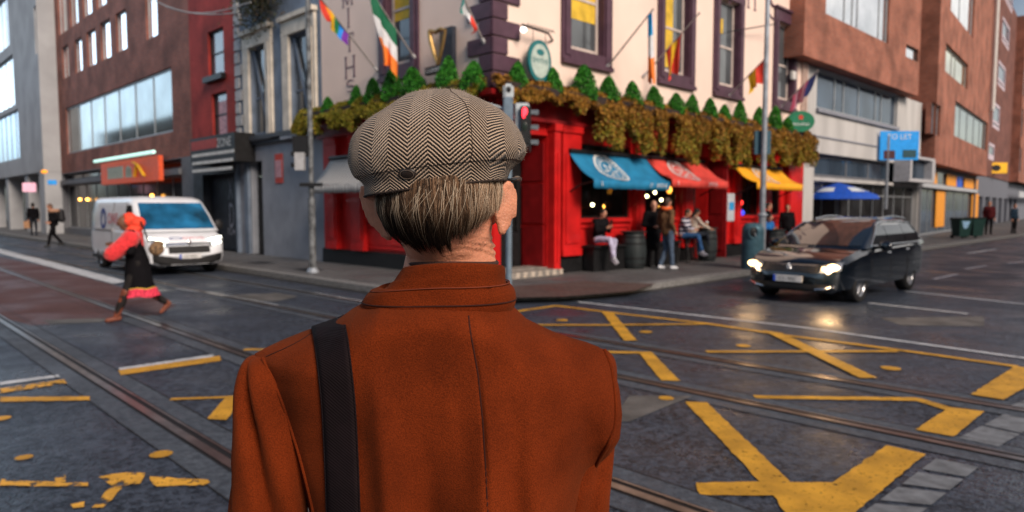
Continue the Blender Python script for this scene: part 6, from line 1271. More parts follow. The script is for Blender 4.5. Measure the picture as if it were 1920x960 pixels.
def torso(a, b, front=False):
    """a in -1..1 across, b 0 bottom .. 1 top ridge"""
    zt0 = interp(TOP, interp(LE, 1.46)+(interp(RE, 1.46)-interp(LE, 1.46))*(a*.5+.5))
    z = ZB + (zt0-ZB)*b
    xl, xr = interp(LE, z), interp(RE, z); x = xl+(xr-xl)*(a*.5+.5); zt = min(zt0, interp(TOP, x)+.003) if b > .97 else zt0
    D = .135*(1-.55*abs(a)**2.6)*math.sqrt(max(0, 1-abs(a)**6)); 
    Rr = .085-.045*max(0, 1-(a-.04)**2*5); h = min(1., max(0, (zt0-z)/Rr)); k = math.sqrt(max(0, 1-(1-h)**2)) if h < 1 else 1.
    y = YC - D*k if not front else YC + D*.9*k
    if not front:
        # soft drape
        px = 960 + (x)*FPX/1.0; w = min(1, (zt0-z)/.12) if zt0 > z else 0
        def ridge(x0, z0, x1, z1, sg, amp):
            if not (min(z0, z1)-.1 < z < max(z0, z1)+.1): return 0
            t = max(0., min(1., (z0-z)/(z0-z1))); xx = x0+(x1-x0)*t; return 3.3*amp*math.exp(-((x-xx)/sg)**2)*math.sin(math.pi*max(0.02, min(.98, t)))
        f = ridge(-.02, 1.50, -.06, .9, .03, .010) + ridge(.10, 1.50, .15, .85, .03, -.010) + ridge(.02, 1.48, .06, .85, .022, .007) + ridge(-.12, 1.45, -.13, .8, .03, -.008) + ridge(.19, 1.50, .17, 1.05, .022, .009) + ridge(-.19, 1.5, -.16, 1.1, .02, .006) + ridge(.145, 1.42, .20, .95, .02, .007)
        f += .0035*mnoise.noise(Vector((x*14, z*5, 3))) + .0015*mnoise.noise(Vector((x*40, z*22, 8)))
        # centre seam
        xs = seamx(z); f += -.0028*math.exp(-((x-xs)/.0022)**2) + .0012*math.exp(-((x-xs-.006)/.004)**2)
        y -= f*w
    return Vector((x, y, z))
SEAM = [(P(u, v, .975).z, P(u, v, .975).x) for u, v in reversed([(872, 560), (876, 590), (886, 640), (897, 700), (906, 780), (912, 860), (917, 960), (920, 1200), (925, 1900)])]
def seamx(z): return interp(SEAM, z)
na, nb = 260, 150
avals = [-1+2*i/na for i in range(na+1)]; bvals = [1-(1-j/nb)**1.35 for j in range(nb+1)]
bvals = [ (j/nb)*.6 if j/nb < .5 else .3+.7*(1-(1-(j/nb-.5)*2)**1.8) for j in range(nb+1)]
m = MB(); rows = []
for a in avals: rows.append([torso(a, b) for b in bvals] + [torso(a, b, True) for b in reversed(bvals[::6][:-1])])
m.grid(rows); coat = m.build('coat', COAT, man, True)
# slim dark seam line down the back + shoulder seams + armhole piping
SEAMM = pm('dark_thread', (.03, .006, .003), .9)
def on_back(x, z):
    xl, xr = interp(LE, z), interp(RE, z); a = 2*(x-xl)/(xr-xl)-1; zt0 = interp(TOP, interp(LE, 1.46)+(interp(RE, 1.46)-interp(LE, 1.46))*(a*.5+.5)); return torso(a, min(1, (z-ZB)/(zt0-ZB)))
def on_back_px(u, v):
    y = .98
    for _ in range(6): q = P(u, v, y); y = on_back(q.x, q.z).y
    return P(u, v, y)
m = MB(); m.tube([on_back(seamx(z), z)+Vector((0, -.0004, 0)) for z in [1.545-.01*k for k in range(60)]], .0012, 6); m.build('centre_seam', SEAMM, coat, True)
# sleeves
def sleeve(tab, side, seed):
    cs = [(P(u, v, y), r) for u, v, y, r in tab]; n = 90; rows = []
    def at(t):
        f = t*(len(cs)-1); i = min(int(f), len(cs)-2); k = f-i
        p0 = cs[max(0, i-1)]; p1 = cs[i]; p2 = cs[i+1]; p3 = cs[min(len(cs)-1, i+2)]
        cr_ = lambda a, b, c, d: .5*((2*b)+(c-a)*k+(2*a-5*b+4*c-d)*k*k+(3*b-a-3*c+d)*k**3)
        return cr_(p0[0], p1[0], p2[0], p3[0]), max(.002, cr_(p0[1], p1[1], p2[1], p3[1]))
    for i in range(n+1):
        c, r_ = at(i/n); row = []
        for k in range(56):
            a = 2*math.pi*k/56; d = Vector((math.cos(a), math.sin(a), 0)); 
            g = .0; z = c.z
            if side < 0:   # deep fold running from the sleeve head down to the inside
                t = (1.46-z)/.30
                if -.1 < t < 1.6: ax = -math.pi*.5 - .75 + 1.5*t; da = (a-ax+math.pi) % (2*math.pi)-math.pi; g -= .020*math.exp(-(da/.20)**2)*min(1, max(0, t*5+.3)); g += .010*math.exp(-((da-.5)/.3)**2)*min(1, max(0, t*4))
                t2 = (1.30-z)/.3; ax = -math.pi*.5-1.3+1.1*t2; da = (a-ax+math.pi) % (2*math.pi)-math.pi; g -= .008*math.exp(-(da/.22)**2)*(1 if 0 < t2 < 1.5 else 0)
            else:
                t = (1.42-z)/.35
                if 0 < t < 1.5: ax = -math.pi*.5+.9-.8*t; da = (a-ax+math.pi) % (2*math.pi)-math.pi; g -= .008*math.exp(-(da/.25)**2)
            g += .004*mnoise.noise(Vector((math.cos(a)*2, math.sin(a)*2+seed, z*9)))
            row.append(c+d*(r_+g))
        rows.append(row)
    m = MB(); m.grid(rows, False, True); m.quadv(*rows[0]); return m.build('sleeve', COAT, coat, True)
sleeve([(500, 664, 1.10, .006), (500, 668, 1.10, .026), (503, 678, 1.095, .040), (506, 700, 1.09, .049), (508, 730, 1.085, .054), (511, 790, 1.08, .058), (508, 860, 1.08, .061), (502, 960, 1.09, .063), (492, 1120, 1.11, .062), (500, 1400, 1.2, .058), (530, 1650, 1.30, .05)], -1, 1)
sleeve([(1112, 652, 1.13, .006), (1110, 660, 1.13, .026), (1106, 680, 1.13, .042), (1100, 720, 1.13, .051), (1095, 780, 1.13, .054), (1088, 860, 1.13, .054), (1082, 960, 1.13, .053), (1078, 1120, 1.14, .052), (1085, 1400, 1.2, .05), (1060, 1650, 1.30, .045)], 1, 5)
# raised armhole seams (rope)
def rope(pts, nm, r_, mat=COAT, par=None):
    m = MB(); m.tube([on_back_px(u, v)+Vector((0, -.0004, 0)) for u, v in pts], r_, 8); return m.build(nm, mat, par or coat, True)
def smooth_px(pts, n=6):
    out = []
    for i in range(len(pts)-1):
        p0, p1, p2, p3 = pts[max(0, i-1)], pts[i], pts[i+1], pts[min(len(pts)-1, i+2)]
        for j in range(n):
            t = j/n; out.append(tuple(.5*((2*b)+(c-a)*t+(2*a-5*b+4*c-d)*t*t+(3*b-a-3*c+d)*t**3) for a, b, c, d in zip(p0, p1, p2, p3)))
    return out+[pts[-1]]
rope(smooth_px([(1133, 656), (1146, 690), (1153, 740), (1154, 790), (1142, 830), (1122, 864), (1103, 905), (1092, 950), (1086, 1000)]), 'armhole_seam', .0035)
rope(smooth_px([(493, 672), (509, 705), (528, 750), (548, 810), (566, 870), (588, 960), (598, 1020)]), 'armhole_seam', .003)
rope(smooth_px([(500, 668), (530, 655), (560, 640), (588, 622)]), 'shoulder_seam', .0009, SEAMM)
# collar: standing, with a piped seam
def ringpx(uc, v, hw, yc, dep, tilt):
    c = P(uc, v, yc); w_ = hw*yc/1319.; return c, w_, dep, tilt
CRg = [(826, 612, 132, 1.09, .075, 0.), (828, 590, 138, 1.088, .086, 0.), (829, 576, 140, 1.086, .090, -.0), (833, 556, 133, 1.08, .085, -.0), (840, 540, 115, 1.075, .082, .0), (845, 525, 104, 1.07, .079, .0), (850, 508, 98, 1.065, .076, .0), (853, 497, 94, 1.063, .074, .0), (853, 493, 91, 1.063, .071, .0), (853, 494, 87, 1.063, .067, .0), (850, 510, 85, 1.065, .064, 0), (846, 545, 88, 1.07, .066, 0)]
def collar_pt(i, a):
    u, v, hw, yc, dp, tl = i; c, w_, d, _ = ringpx(u, v, hw, yc, dp, tl); c.z = P(u, v, yc-dp).z; e = 2.3
    ca, sa = math.cos(a), math.sin(a); x = math.copysign(abs(ca)**(2/e), ca)*w_; y = math.copysign(abs(sa)**(2/e), sa)*d
    # the left flank of the collar leans outwards
    zoff = -.02*(sa*.5+.5) if v < 540 else 0
    fl = -.012*max(0, -ca)*(1 if v > 520 else .6)
    return Vector((c.x+x+fl*.6, c.y+y, c.z+zoff - .004*max(0, -ca)))
def crom(tab, f):
    i = min(int(f), len(tab)-2); k = f-i; p0, p1, p2, p3 = tab[max(0, i-1)], tab[i], tab[i+1], tab[min(len(tab)-1, i+2)]
    return tuple(.5*((2*b)+(c-a)*k+(2*a-5*b+4*c-d)*k*k+(3*b-a-3*c+d)*k**3) for a, b, c, d in zip(p0, p1, p2, p3))
m = MB(); rows = []
for i in range(61):
    it = crom(CRg, i/60*(len(CRg)-1)); rows.append([collar_pt(it, 2*math.pi*k/96)+Vector((0, .0012*mnoise.noise(Vector((k*.2, i*.15, 0))), 0)) for k in range(96)])
m.grid(rows, False, True); col = m.build('collar', COAT, coat, True)
m = MB(); pts = []
for k in range(97):
    a = 2*math.pi*k/96; f = 4.0 - .75*max(0, -math.cos(a))**2; pts.append(collar_pt(crom(CRg, f), a) + Vector((math.cos(a)*.0008, math.sin(a)*.0008, 0)))
m.tube(pts, .0010, 6); m.build('collar_piping', pm('piping', (.15, .028, .01), .8), col, True)
m = MB(); m.tube([collar_pt(crom(CRg, 2.1), 2*math.pi*k/96)+Vector((math.cos(2*math.pi*k/96)*.0002, math.sin(2*math.pi*k/96)*.0002, 0)) for k in range(97)], .0012, 6); m.build('collar_seam', SEAMM, col, True)
# head, ears and neck: one continuous body
hc = P(826, 345, 1.055)
m = MB(); m.ell(hc, (.082, .102, .118)); m.ell(hc+Vector((.004, .045, -.085)), (.062, .065, .06)); m.ell(hc+Vector((.004, .02, -.06)), (.074, .085, .075)); m.cap2(P(838, 425, 1.075), P(842, 600, 1.10), .060, .070, 24); m.cap2(P(790, 470, 1.08), P(775, 570, 1.11), .022, .03, 12); m.cap2(P(895, 460, 1.075), P(905, 570, 1.11), .026, .032, 12)
m.cap2(hc+Vector((.012, .10, .01)), hc+Vector((.016, .125, -.03)), .010, .015, 10); m.ell(hc+Vector((.012, .095, -.066)), (.026, .014, .01)); m.ell(hc+Vector((.012, .085, -.11)), (.03, .025, .025)); m.ell(hc+Vector((-.02, .088, .02)), (.022, .014, .01)); m.ell(hc+Vector((.045, .085, .02)), (.022, .014, .01))
def ear(c, Rm, s_):
    m.ell(c, (.0055, .016*s_, .034*s_), Rm, 20, 14)
    pts = [c + Rm @ Vector((.001, .017*s_*math.cos(t)+.002, .036*s_*math.sin(t)+(.002))) for t in [math.pi*1.42-k*math.pi*1.55/14 for k in range(15)]]; m.tube(pts, [.0046*(.7+.3*math.sin(math.pi*k/14)) for k in range(15)], 8)
    m.ell(c + Rm @ Vector((0, -.004, -.028*s_)), (.0065, .010, .011), Rm, 12, 8)
eR = Matrix.Rotation(R(-38), 3, 'Z') @ Matrix.Rotation(R(4), 3, 'Y'); eR = Matrix.Rotation(R(62), 3, 'Z') @ Matrix.Rotation(R(0), 3, 'X')
cR = P(947, 392, 1.045); cLf = P(706, 402, 1.045)
earR = Matrix.Rotation(R(-58), 3, 'Z') @ Matrix.Rotation(R(3), 3, 'X'); earL = Matrix.Rotation(R(50), 3, 'Z'); 
tiltR = Matrix.Rotation(R(4), 3, 'Y'); tiltL = Matrix.Rotation(R(-24), 3, 'Y')
ear(cR, tiltR @ earR, 1.04); ear(cLf, tiltL @ earL, 1.22)
m.cap2(cR+Vector((-.012, .006, .01)), cR+Vector((-.02, .012, -.012)), .012, .012, 8); m.cap2(cLf+Vector((.012, .008, .01)), cLf+Vector((.036, .014, -.02)), .013, .013, 8)
# lower body, arms and hands of the same continuous figure
cap_ = m.cap2; cx0 = P(815, 480, 1.1).x
cap_((cx0, 1.1, 1.42), (cx0, 1.1, 1.0), .10, .12, 20); cap_((cx0-.16, 1.1, 1.42), (cx0+.16, 1.1, 1.42), .05, .05, 14)
for sx, sh, el, wr in ((-1, P(505, 720, 1.1), P(492, 1120, 1.12), P(530, 1680, 1.33)), (1, P(1100, 720, 1.13), P(1080, 1120, 1.14), P(1060, 1680, 1.33))):
    cap_(sh, el, .04, .036, 12); cap_(el, wr, .036, .026, 12); d = (wr-el).normalized(); lat = d.cross(Vector((1, 0, 0))).normalized(); nrm = lat.cross(d); cap_(wr, wr+d*.075, .028, .034, 12)
    for f, ln in zip((-.028, -.009, .01, .028), (.06, .075, .08, .065)): b0 = wr+d*.09+lat*f; b1 = b0+d*ln*.55-nrm*.008*sx; cap_(b0-d*.02, b1, .0095, .009, 8); cap_(b1, b1+d*ln*.35-nrm*.025*sx, .009, .0078, 8)
    tb = wr+d*.03+lat*.024; cap_(tb, tb+lat*.03+d*.035, .011, .009, 8); cap_(tb+lat*.03+d*.035, tb+lat*.033+d*.062, .009, .008, 8)
for sx in (-1, 1): cap_((cx0+sx*.09, 1.1, .95), (cx0+sx*.10, 1.12, .50), .085, .055, 16); cap_((cx0+sx*.10, 1.12, .50), (cx0+sx*.11, 1.09, .09), .055, .038, 14)
SK = pm('weathered_skin', (.56, .235, .14), .48, var=.16, scale=38, bump=.25, bscale=240, spec=.4); SK.node_tree.nodes['Principled BSDF'].inputs['Subsurface Weight'].default_value = .12; SK.node_tree.nodes['Principled BSDF'].inputs['Subsurface Radius'].default_value = (.02, .006, .003)
off = Vector(man.location)
def crease(v):
    v = Vector(v); w_ = v+off
    if 1.52 < w_.z < 1.70 and w_.y < 1.09:
        dx = w_.x - P(850, 460, 1.05).x
        k = max(0, min(1, (dx+.02)/.05))
        for (zz0, bow, amp) in ((P(0, 455, 1.0).z, .010, .0018), (P(0, 468, 1.0).z, .018, .0032), (P(0, 480, 1.0).z, .022, .0028)):
            zc = zz0 + bow*math.cos(min(1.5, max(-1.5, (dx-.015)/.045*1.2))) - bow*.6; g = (w_.z-zc); n_ = Vector((w_.x-P(842, 460, 1.08).x, w_.y-1.08, 0)).normalized()
            v -= n_*amp*k*math.exp(-(g/.0022)**2)*1.1; v += n_*amp*.7*k*math.exp(-((g-.0055)/.003)**2)
    return v
body_ = blob(m, 'body', SK, man, .0042, 5, crease, local=False)
# trousers and shoes
m = MB(); [m.cap2((cx0+sx*.09, 1.1, .98), (cx0+sx*.10, 1.12, .50), .105, .08, 16) for sx in (-1, 1)]; [m.cap2((cx0+sx*.10, 1.12, .50), (cx0+sx*.11, 1.09, .12), .08, .062, 14) for sx in (-1, 1)]; blob(m, 'trousers', pm('navy_trousers', (.02, .024, .035), .8), man, .014, 4, local=False)
for sx in (-1, 1): m = MB(); m.cap2((cx0+sx*.11, 1.05, .05), (cx0+sx*.12, 1.24, .045), .045, .042, 14); m.cap2((cx0+sx*.11, 1.08, .09), (cx0+sx*.11, 1.06, .05), .045, .045, 14); blob(m, 'shoe', pm('brown_shoe', (.06, .03, .018), .4), man, .01, 4, local=False)
nkc = P(843, 497, 1.015); m = MB(); m.tube([Vector((nkc.x+.067*math.sin(a), 1.082-.069*math.cos(a), nkc.z+.002*math.cos(a*2))) for a in [-1.9+3.8*k/24 for k in range(25)]], .0035, 8); m.build('jumper_neck', pm('dark_knit', (.05, .025, .02), .9, bump=.4, bscale=300), man, True)
# flat cap -----------------------------------------------------------------
TW = bpy.data.materials.new('herringbone_tweed'); TW.use_nodes = True; MATS['tweed'] = TW; t, b, L = nodes(TW); b.inputs['Roughness'].default_value = .95; b.inputs['Specular IOR Level'].default_value = .1; b.inputs['Sheen Weight'].default_value = .2
def MN(op, x, y=None, z=None):
    n = t.nodes.new('ShaderNodeMath'); n.operation = op
    for i, k in enumerate((x, y, z)):
        if k is None: continue
        if isinstance(k, (int, float)): n.inputs[i].default_value = k
        else: L(k, n.inputs[i])
    return n.outputs[0]
uv = t.nodes.new('ShaderNodeUVMap'); sp_ = t.nodes.new('ShaderNodeSeparateXYZ'); wob = t.nodes.new('ShaderNodeTexNoise'); wob.inputs['Scale'].default_value = 22; wob.inputs['Detail'].default_value = 2; L(uv.outputs[0], wob.inputs['Vector'])
L(uv.outputs[0], sp_.inputs[0]); U = MN('ADD', sp_.outputs[0], MN('MULTIPLY', wob.outputs[0], .0035)); V_ = MN('ADD', sp_.outputs[1], MN('MULTIPLY', wob.outputs[0], .003))
fr = MN('PINGPONG', MN('DIVIDE', U, .031), 1.); zig = MN('MULTIPLY', fr, .028)
ph = MN('DIVIDE', MN('ADD', V_, zig), .0064); st = MN('SINE', MN('MULTIPLY', ph, 2*math.pi))
th = MN('SINE', MN('MULTIPLY', MN('DIVIDE', MN('SUBTRACT', U, MN('MULTIPLY', V_, .35)), .0026), 2*math.pi))
fz = t.nodes.new('ShaderNodeTexNoise'); fz.inputs['Scale'].default_value = 420; fz.inputs['Detail'].default_value = 2; L(uv.outputs[0], fz.inputs['Vector'])
val = MN('ADD', MN('ADD', st, MN('MULTIPLY', th, .28)), MN('MULTIPLY', MN('SUBTRACT', fz.outputs[0], .5), 1.6))
rp = t.nodes.new('ShaderNodeValToRGB'); e = rp.color_ramp.elements; e[0].position = .48; e[1].position = .66; e[0].color = (.008, .006, .005, 1); e[1].color = (.50, .37, .27, 1)
L(MN('MULTIPLY_ADD', val, .25, .5), rp.inputs[0])
n3 = t.nodes.new('ShaderNodeTexNoise'); n3.inputs['Scale'].default_value = 28; L(uv.outputs[0], n3.inputs['Vector']); mx = t.nodes.new('ShaderNodeMix'); mx.data_type = 'RGBA'; mx.blend_type = 'MULTIPLY'; mx.inputs[0].default_value = .5; L(rp.outputs[0], mx.inputs[6]); L(n3.outputs['Color'], mx.inputs[7]); L(rp.outputs[0], b.inputs['Base Color'])
bp = t.nodes.new('ShaderNodeBump'); bp.inputs['Strength'].default_value = .7; bp.inputs['Distance'].default_value = .0012; L(val, bp.inputs['Height']); L(bp.outputs[0], b.inputs['Normal'])
#   (v, uL, uR, back, front)
CAPT = [(168.5, 826, 842, .006, .01), (169.5, 806, 860, .014, .04), (173, 782, 872, .026, .07), (180, 763, 886, .040, .10), (192, 745, 912, .060, .13), (209, 722, 941, .078, .15), (228, 694, 961, .093, .162), (249, 672, 976, .104, .17), (270, 660, 984, .111, .175), (290, 657, 987, .115, .172), (305, 661, 985, .115, .165), (318, 669, 976, .112, .155), (328, 680, 964, .108, .14), (337, 686, 956, .105, .12), (348, 687, 952, .103, .112), (356, 688, 950, .101, .11), (357.5, 690, 948, .099, .108), (352, 696, 942, .094, .10)]
YH = 1.055
def cap_pt(f, a):
    v, ul, ur, bk, frn = crom(CAPT, f); ca, sa = math.cos(a), math.sin(a); e_ = 2.25
    cc_ = math.copysign(abs(ca)**(2/e_), ca); ss = math.copysign(abs(sa)**(2/e_), sa); uc = (ul+ur)/2; hw = (ur-ul)/2
    u = uc + hw*cc_; y = YH + (frn if sa > 0 else bk)*ss
    wgt = max(0, min(1, (v-250)/75.)); wgt = wgt*wgt*(3-2*wgt); roll = -(u-822)*.118*wgt*1.0
    vv = v + roll*1.0 - (2 if v > 320 else 0)
    if sa > 0: vv += 0
    Yp = YH; q = P(u, vv, Yp); q.y = y
    # front of the crown falls towards the brim
    if sa > 0: q.z -= .05*ss**2*max(0, min(1, (300-v)/130.))
    n_ = Vector((ca, sa, 0)); puck = .0016*mnoise.noise(Vector((a*3, v*.02, 1)))+.0009*mnoise.noise(Vector((a*9, v*.05, 4)))
    ang = 1.2*math.sin(a*2+1)
    # soft tucks above the band at the sides
    tuck = .003*math.sin(a*11)*math.exp(-((v-322)/14.)**2)*(abs(ca)**1.5)
    return q + n_*(puck+tuck)
nf_, ng = 110, 200; m = MB(); rows = [[cap_pt(i/nf_*(len(CAPT)-1), 2*math.pi*k/ng) for k in range(ng)] for i in range(nf_+1)]; m.grid(rows, False, True); m.quadv(*rows[0])
cc0 = P(826, 300, YH)-off
def capuv(co):
    d = co-cc0; x = max(-.999, min(.999, d.x/.142)); th_ = math.atan2(d.z+.03, -d.y if abs(d.y) > 1e-5 else 1e-5)
    bend = .035*max(0, d.z+.02); u_ = .155*math.asin(x)*(1+ .9*max(0, d.z)) + .02*d.z
    return (u_+.5, .135*th_+.5)
cap = m.build('flat_cap', TW, man, True, uvfn=capuv)
bm = bmesh.new(); bm.from_mesh(cap.data); bm.to_mesh(cap.data); bm.free()
# brim, top seam, band edge, badge
m = MB(); rows = []
for i in range(9):
    t_0 = i/8; rows.append([Vector((P(826, 345, YH).x+.0+.076*math.sin(a)*(1-.12*t_0), YH+.095+.02*math.cos(a)+.055*t_0*math.cos(a*.8), P(826, 345, YH).z+.012-.022*t_0-.006*math.cos(a))) for a in [-1.35+2.7*k/20 for k in range(21)]])
m.grid(rows); q = m.build('brim', TW, cap, True); sm_ = q.modifiers.new('s', 'SOLIDIFY'); sm_.thickness = .006; apply_mods(q)
sa_ = [-.36*math.pi]; m = MB(); m.tube([cap_pt(f*.1, -1.17)+Vector((0, -.0006, 0)) for f in range(10, 150)], .0005, 6); m.build('panel_seam', pm('tweed_dark', (.03, .02, .016), .9), cap, True)
m = MB(); m.tube([cap_pt(14.9, 2*math.pi*k/120)+Vector((math.cos(2*math.pi*k/120), math.sin(2*math.pi*k/120), 0))*.0006 for k in range(121)], .0016, 6); m.build('band_edge', MATS['tweed_dark'], cap, True)
# badge
def hit_back(u, v):
    best = None; dg = cap.data; bv = BVHTree.FromPolygons([Vector(x.co)+off for x in dg.vertices], [tuple(p.vertices) for p in dg.polygons]); r_ = bv.ray_cast(CAM, ray(u, v).normalized()); return r_[0], r_[1]
p_, n_ = hit_back(764, 326); n_ = -n_ if n_.dot(ray(764, 326)) > 0 else n_; zx = Vector((0, 0, 1)).cross(n_).normalized(); zy = n_.cross(zx)
m = MB(); rows = [[p_+n_*(.004-.0035*t**3)+zx*.0125*t*math.cos(a)+zy*.0085*t*math.sin(a) for a in [2*math.pi*k/28 for k in range(28)]] for t in (0.02, .4, .75, .95, 1.)]; m.grid(rows, False, True); m.quadv(*rows[0]); bd = m.build('badge', pm('dark_leather', (.02, .014, .012), .35), cap, True)
m = MB(); m.tube([p_+n_*.0035+zx*.0095*math.cos(a)+zy*.006*math.sin(a) for a in [2*math.pi*k/28 for k in range(29)]], .0004, 5); m.build('badge_stitching', pm('stitch', (.12, .09, .07), .7), bd)
# hair ---------------------------------------------------------------------
random.seed(11)
def scalp(a, z, lift=0.):
    "a: angle round the head, 0 = straight back"
    zc = hc.z; t = max(-1, min(1, (z-zc)/.122)); k = math.sqrt(max(.02, 1-t*t)); low = max(0, (P(0, 440, 1.05).z-z)/.04)
    rx, ry = .0905*k**.45, .104*k**.6
    if z < P(0, 400, 1.05).z: q = (P(0, 400, 1.05).z-z); rx -= q*.30; ry -= q*.28
    cx = hc.x + .012*max(0, min(1.5, low))
    return Vector((cx+(rx+lift)*math.sin(a), hc.y-(ry+lift)*math.cos(a), z))
zcap = lambda a: P(0, 352-(math.sin(a))*16, YH).z+.012
def hairline(a):         # lower edge
    k = abs(a)/1.5; base = 468 - 52*k**2.2
    if a > .1: base = 468 - 62*(a-.1) - 25*max(0, a-.6)
    return P(0, base, 1.02).z
HM = attr_mat('hair', .6, .15); m = MB(); rows = []
for i in range(25):
    rows.append([scalp(-1.62+3.24*k/48, zcap(-1.62+3.24*k/48)*(1-i/24)+(hairline(-1.62+3.24*k/48)+.006)*(i/24), -.002-.004*(i/24)) for k in range(49)])
m.grid(rows); m.build('hair_base', pm('hair_dark_brown', (.022, .014, .009), .8, var=.3, scale=90), man, True)  # dark brown shell under the strands, covers the scalp
m = MB(); m.c = []
def strand(a, z0, ln, lift, col, w_, drift, curl=0.):
    n = 7; pts = []; ph_ = random.uniform(0, 6)
    ca_ = math.floor(a/.085+.6*mnoise.noise(Vector((a*3, z0*30, 1)))); rz_ = math.floor(z0/.017); rr_ = random.Random(int(ca_*131+rz_*7919)); tgt = (ca_+rr_.uniform(.2, .8))*.085+rr_.uniform(-.05, .05); kcl = rr_.uniform(.35, .85); ln *= rr_.uniform(.72, 1.18); lift += rr_.uniform(0, .0035)
    for j in range(n):
        t = j/(n-1); z = z0-ln*t; pts.append(scalp(a+(tgt-a)*kcl*t**1.3+drift*t+curl*math.sin(t*2.2+ph_)*.02, z, .001+lift*(.35+.65*t)*(1 - .25*t*t)))
    base = len(m.v); prev = None
    for j, p in enumerate(pts):
        ww = w_*(1-.85*(j/(n-1))**1.6); n_ = Vector((math.sin(a), -math.cos(a), 0)); tg = Vector((math.cos(a), math.sin(a), 0))
        m.v += [p-tg*ww, p+n_*ww*.8, p+tg*ww]; kz = max(0, min(1, (p.z-P(0, 440, 1.).z)/.05)); kz = .18+.82*kz*kz*(3-2*kz) + .25*max(0, math.sin(a))*(1-kz); m.c += [tuple(c*kz for c in col)]*3  # strand colour darkens towards the nape: shade painted into the hair
        if j: 
            k = base+3*(j-1)
            for q_ in (0, 1): m.f.append((k+q_, k+q_+1, k+q_+4, k+q_+3)); m.mi.append(0)
def hcol(a, z):  # greyer hair to the right; lower strands darkened, nape shade painted in
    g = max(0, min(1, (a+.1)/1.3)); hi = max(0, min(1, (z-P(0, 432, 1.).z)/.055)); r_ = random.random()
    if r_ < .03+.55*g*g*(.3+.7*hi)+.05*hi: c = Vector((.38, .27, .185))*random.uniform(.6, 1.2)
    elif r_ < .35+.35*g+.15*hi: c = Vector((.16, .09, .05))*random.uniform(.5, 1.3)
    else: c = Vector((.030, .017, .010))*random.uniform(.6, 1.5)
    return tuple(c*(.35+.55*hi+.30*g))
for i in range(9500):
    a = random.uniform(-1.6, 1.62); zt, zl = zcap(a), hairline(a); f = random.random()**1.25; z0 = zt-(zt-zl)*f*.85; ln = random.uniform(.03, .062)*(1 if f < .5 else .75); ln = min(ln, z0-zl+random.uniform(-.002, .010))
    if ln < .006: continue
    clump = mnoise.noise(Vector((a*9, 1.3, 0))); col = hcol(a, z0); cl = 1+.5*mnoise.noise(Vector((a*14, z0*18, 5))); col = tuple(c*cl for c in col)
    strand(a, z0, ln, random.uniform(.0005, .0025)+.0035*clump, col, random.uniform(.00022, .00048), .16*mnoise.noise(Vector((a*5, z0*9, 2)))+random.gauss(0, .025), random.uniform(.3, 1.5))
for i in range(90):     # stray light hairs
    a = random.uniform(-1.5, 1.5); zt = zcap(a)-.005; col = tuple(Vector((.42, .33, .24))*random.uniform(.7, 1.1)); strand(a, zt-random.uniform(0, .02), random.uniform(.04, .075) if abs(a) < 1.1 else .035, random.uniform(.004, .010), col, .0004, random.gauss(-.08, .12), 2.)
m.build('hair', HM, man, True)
# fuzz on the cap outline
random.seed(5); m = MB()
for i in range(1500):
    f = random.uniform(.6, 13.5); a = random.uniform(math.pi*.95, math.pi*2.05); p = cap_pt(f, a); n_ = (p-(P(826, 290, YH))).normalized(); d = (n_+Vector((random.gauss(0, .8), random.gauss(0, .8), random.gauss(0, .8)))).normalized(); L0_ = random.uniform(.0015, .0045); m.tube([p-n_*.0003, p+d*L0_*.6, p+(d+n_*.3).normalized()*L0_], [.00012, .00010, .00005], 3, False)
m.build('wool_fuzz', pm('fuzz', (.40, .33, .27), .9), cap, True)
# spectacles
SPM = pm('black_frame', (.012, .012, .013), .25); m = MB(); s0 = P(943, 345, 1.05); m.tube([cR+Vector((-.010, .004, .028)), cR+Vector((-.004, .004, .045)), P(958, 338, 1.06), P(970, 334, 1.12), P(974, 336, 1.16)], [.0012, .0016, .003, .004, .0045], 8); m.tube([cLf+Vector((.010, .004, .028)), P(712, 352, 1.07), P(716, 352, 1.16)], [.0012, .002, .003], 8); m.tube([P(716, 352, 1.16), P(800, 350, 1.185), P(880, 345, 1.19), P(974, 336, 1.16)], .003, 8)
gl = m.build('spectacles', SPM, man, True); m = MB()
for u0 in (765, 925): c = P(u0, 368, 1.182); m.tube([c+Vector((.022*math.cos(a), 0, .018*math.sin(a))) for a in [2*math.pi*k/24 for k in range(25)]], .0022, 6)
m.build('lens_rim', SPM, gl, True)
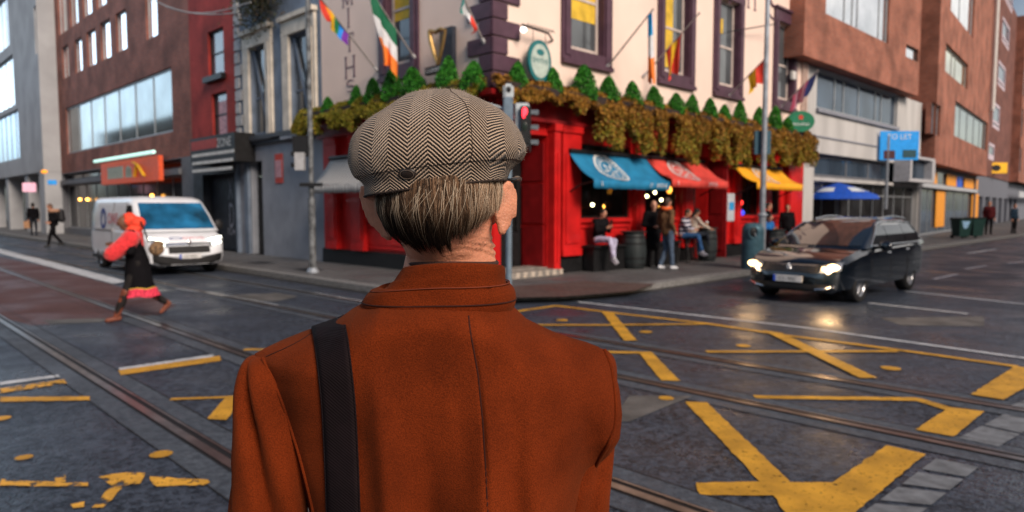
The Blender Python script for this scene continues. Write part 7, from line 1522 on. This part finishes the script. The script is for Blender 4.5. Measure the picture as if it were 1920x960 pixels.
# shoulder bag with its wide strap
sb = thing('shoulder_bag', 'dark woven shoulder strap of a bag crossing the left shoulder of the rust coat', 'bag', P(640, 1500, 1.0)*1)
SBM = pm('dark_webbing', (.008, .004, .005), .8, var=.2, scale=30, spec=.15); t, b, L = nodes(SBM); tcn = t.nodes.new('ShaderNodeTexCoord'); wv = t.nodes.new('ShaderNodeTexWave'); wv.bands_direction = 'DIAGONAL'; wv.inputs['Scale'].default_value = 140; wv.inputs['Distortion'].default_value = .5; L(tcn.outputs['Object'], wv.inputs[0]); bp = t.nodes.new('ShaderNodeBump'); bp.inputs['Strength'].default_value = .5; bp.inputs['Distance'].default_value = .001; L(wv.outputs['Fac'], bp.inputs['Height']); L(bp.outputs[0], b.inputs['Normal'])
cl_ = smooth_px([(618, 618), (624, 650), (630, 700), (636, 760), (640, 830), (643, 900), (645, 960), (650, 1050), (655, 1200), (650, 1400)], 8); hwp = 31
m = MB(); rows = []
# over the shoulder: front part first
xt = P(613, 605, YC).x
for k in range(14):
    f = k/14.; zz0 = interp(TOP, xt)+.004; z = 1.30+(zz0-1.30)*min(1, f*1.25) if f < .8 else zz0; 
    row = []
    for j in range(7):
        x = xt+(-.026+.052*j/6)-.0; 
        a_ = math.pi*(1-f); yy = YC + .10*math.cos(math.pi*.5*min(1, f*1.0)) if True else 0; zt_x = interp(TOP, x)
        h_ = math.sin(math.pi*.5*f); row.append(Vector((x-.02*(1-f), YC+.125*math.sqrt(max(0, 1-h_**2.2)) , 1.25+(zt_x+.0035-1.25)*h_)))
    rows.append(row)
def back_strap(x, z):
    return on_back(x, z)
for (u, v) in cl_:
    row = []
    for j in range(7):
        uu = u - hwp + 2*hwp*j/6 + (0 if v > 640 else (640-v)*.0); p = on_back_px(uu, v); row.append(p+Vector((0, -.0035, .0035 if v < 640 else .001)))
    rows.append(row)
# fill the ridge between front and back smoothly
m.grid(rows); q = m.build('strap', SBM, sb, True); sm_ = q.modifiers.new('s', 'SOLIDIFY'); sm_.thickness = .003; sm_.offset = 0; apply_mods(q)
m = MB(); 
for e in (0, 6): m.tube([r_[e]+Vector((0, -.0012, 0)) for r_ in rows], .0013, 6)
m.build('strap_edge', SBM, q, True)
bp0 = on_back_px(650, 1400); m = MB(); m.box(bp0.x-.16, bp0.x+.16, bp0.y-.12, bp0.y-.02, bp0.z-.26, bp0.z+.02); m.build('bag_body', pm('dark_canvas_bag', (.025, .02, .02), .7), sb, True, bevel=.02)
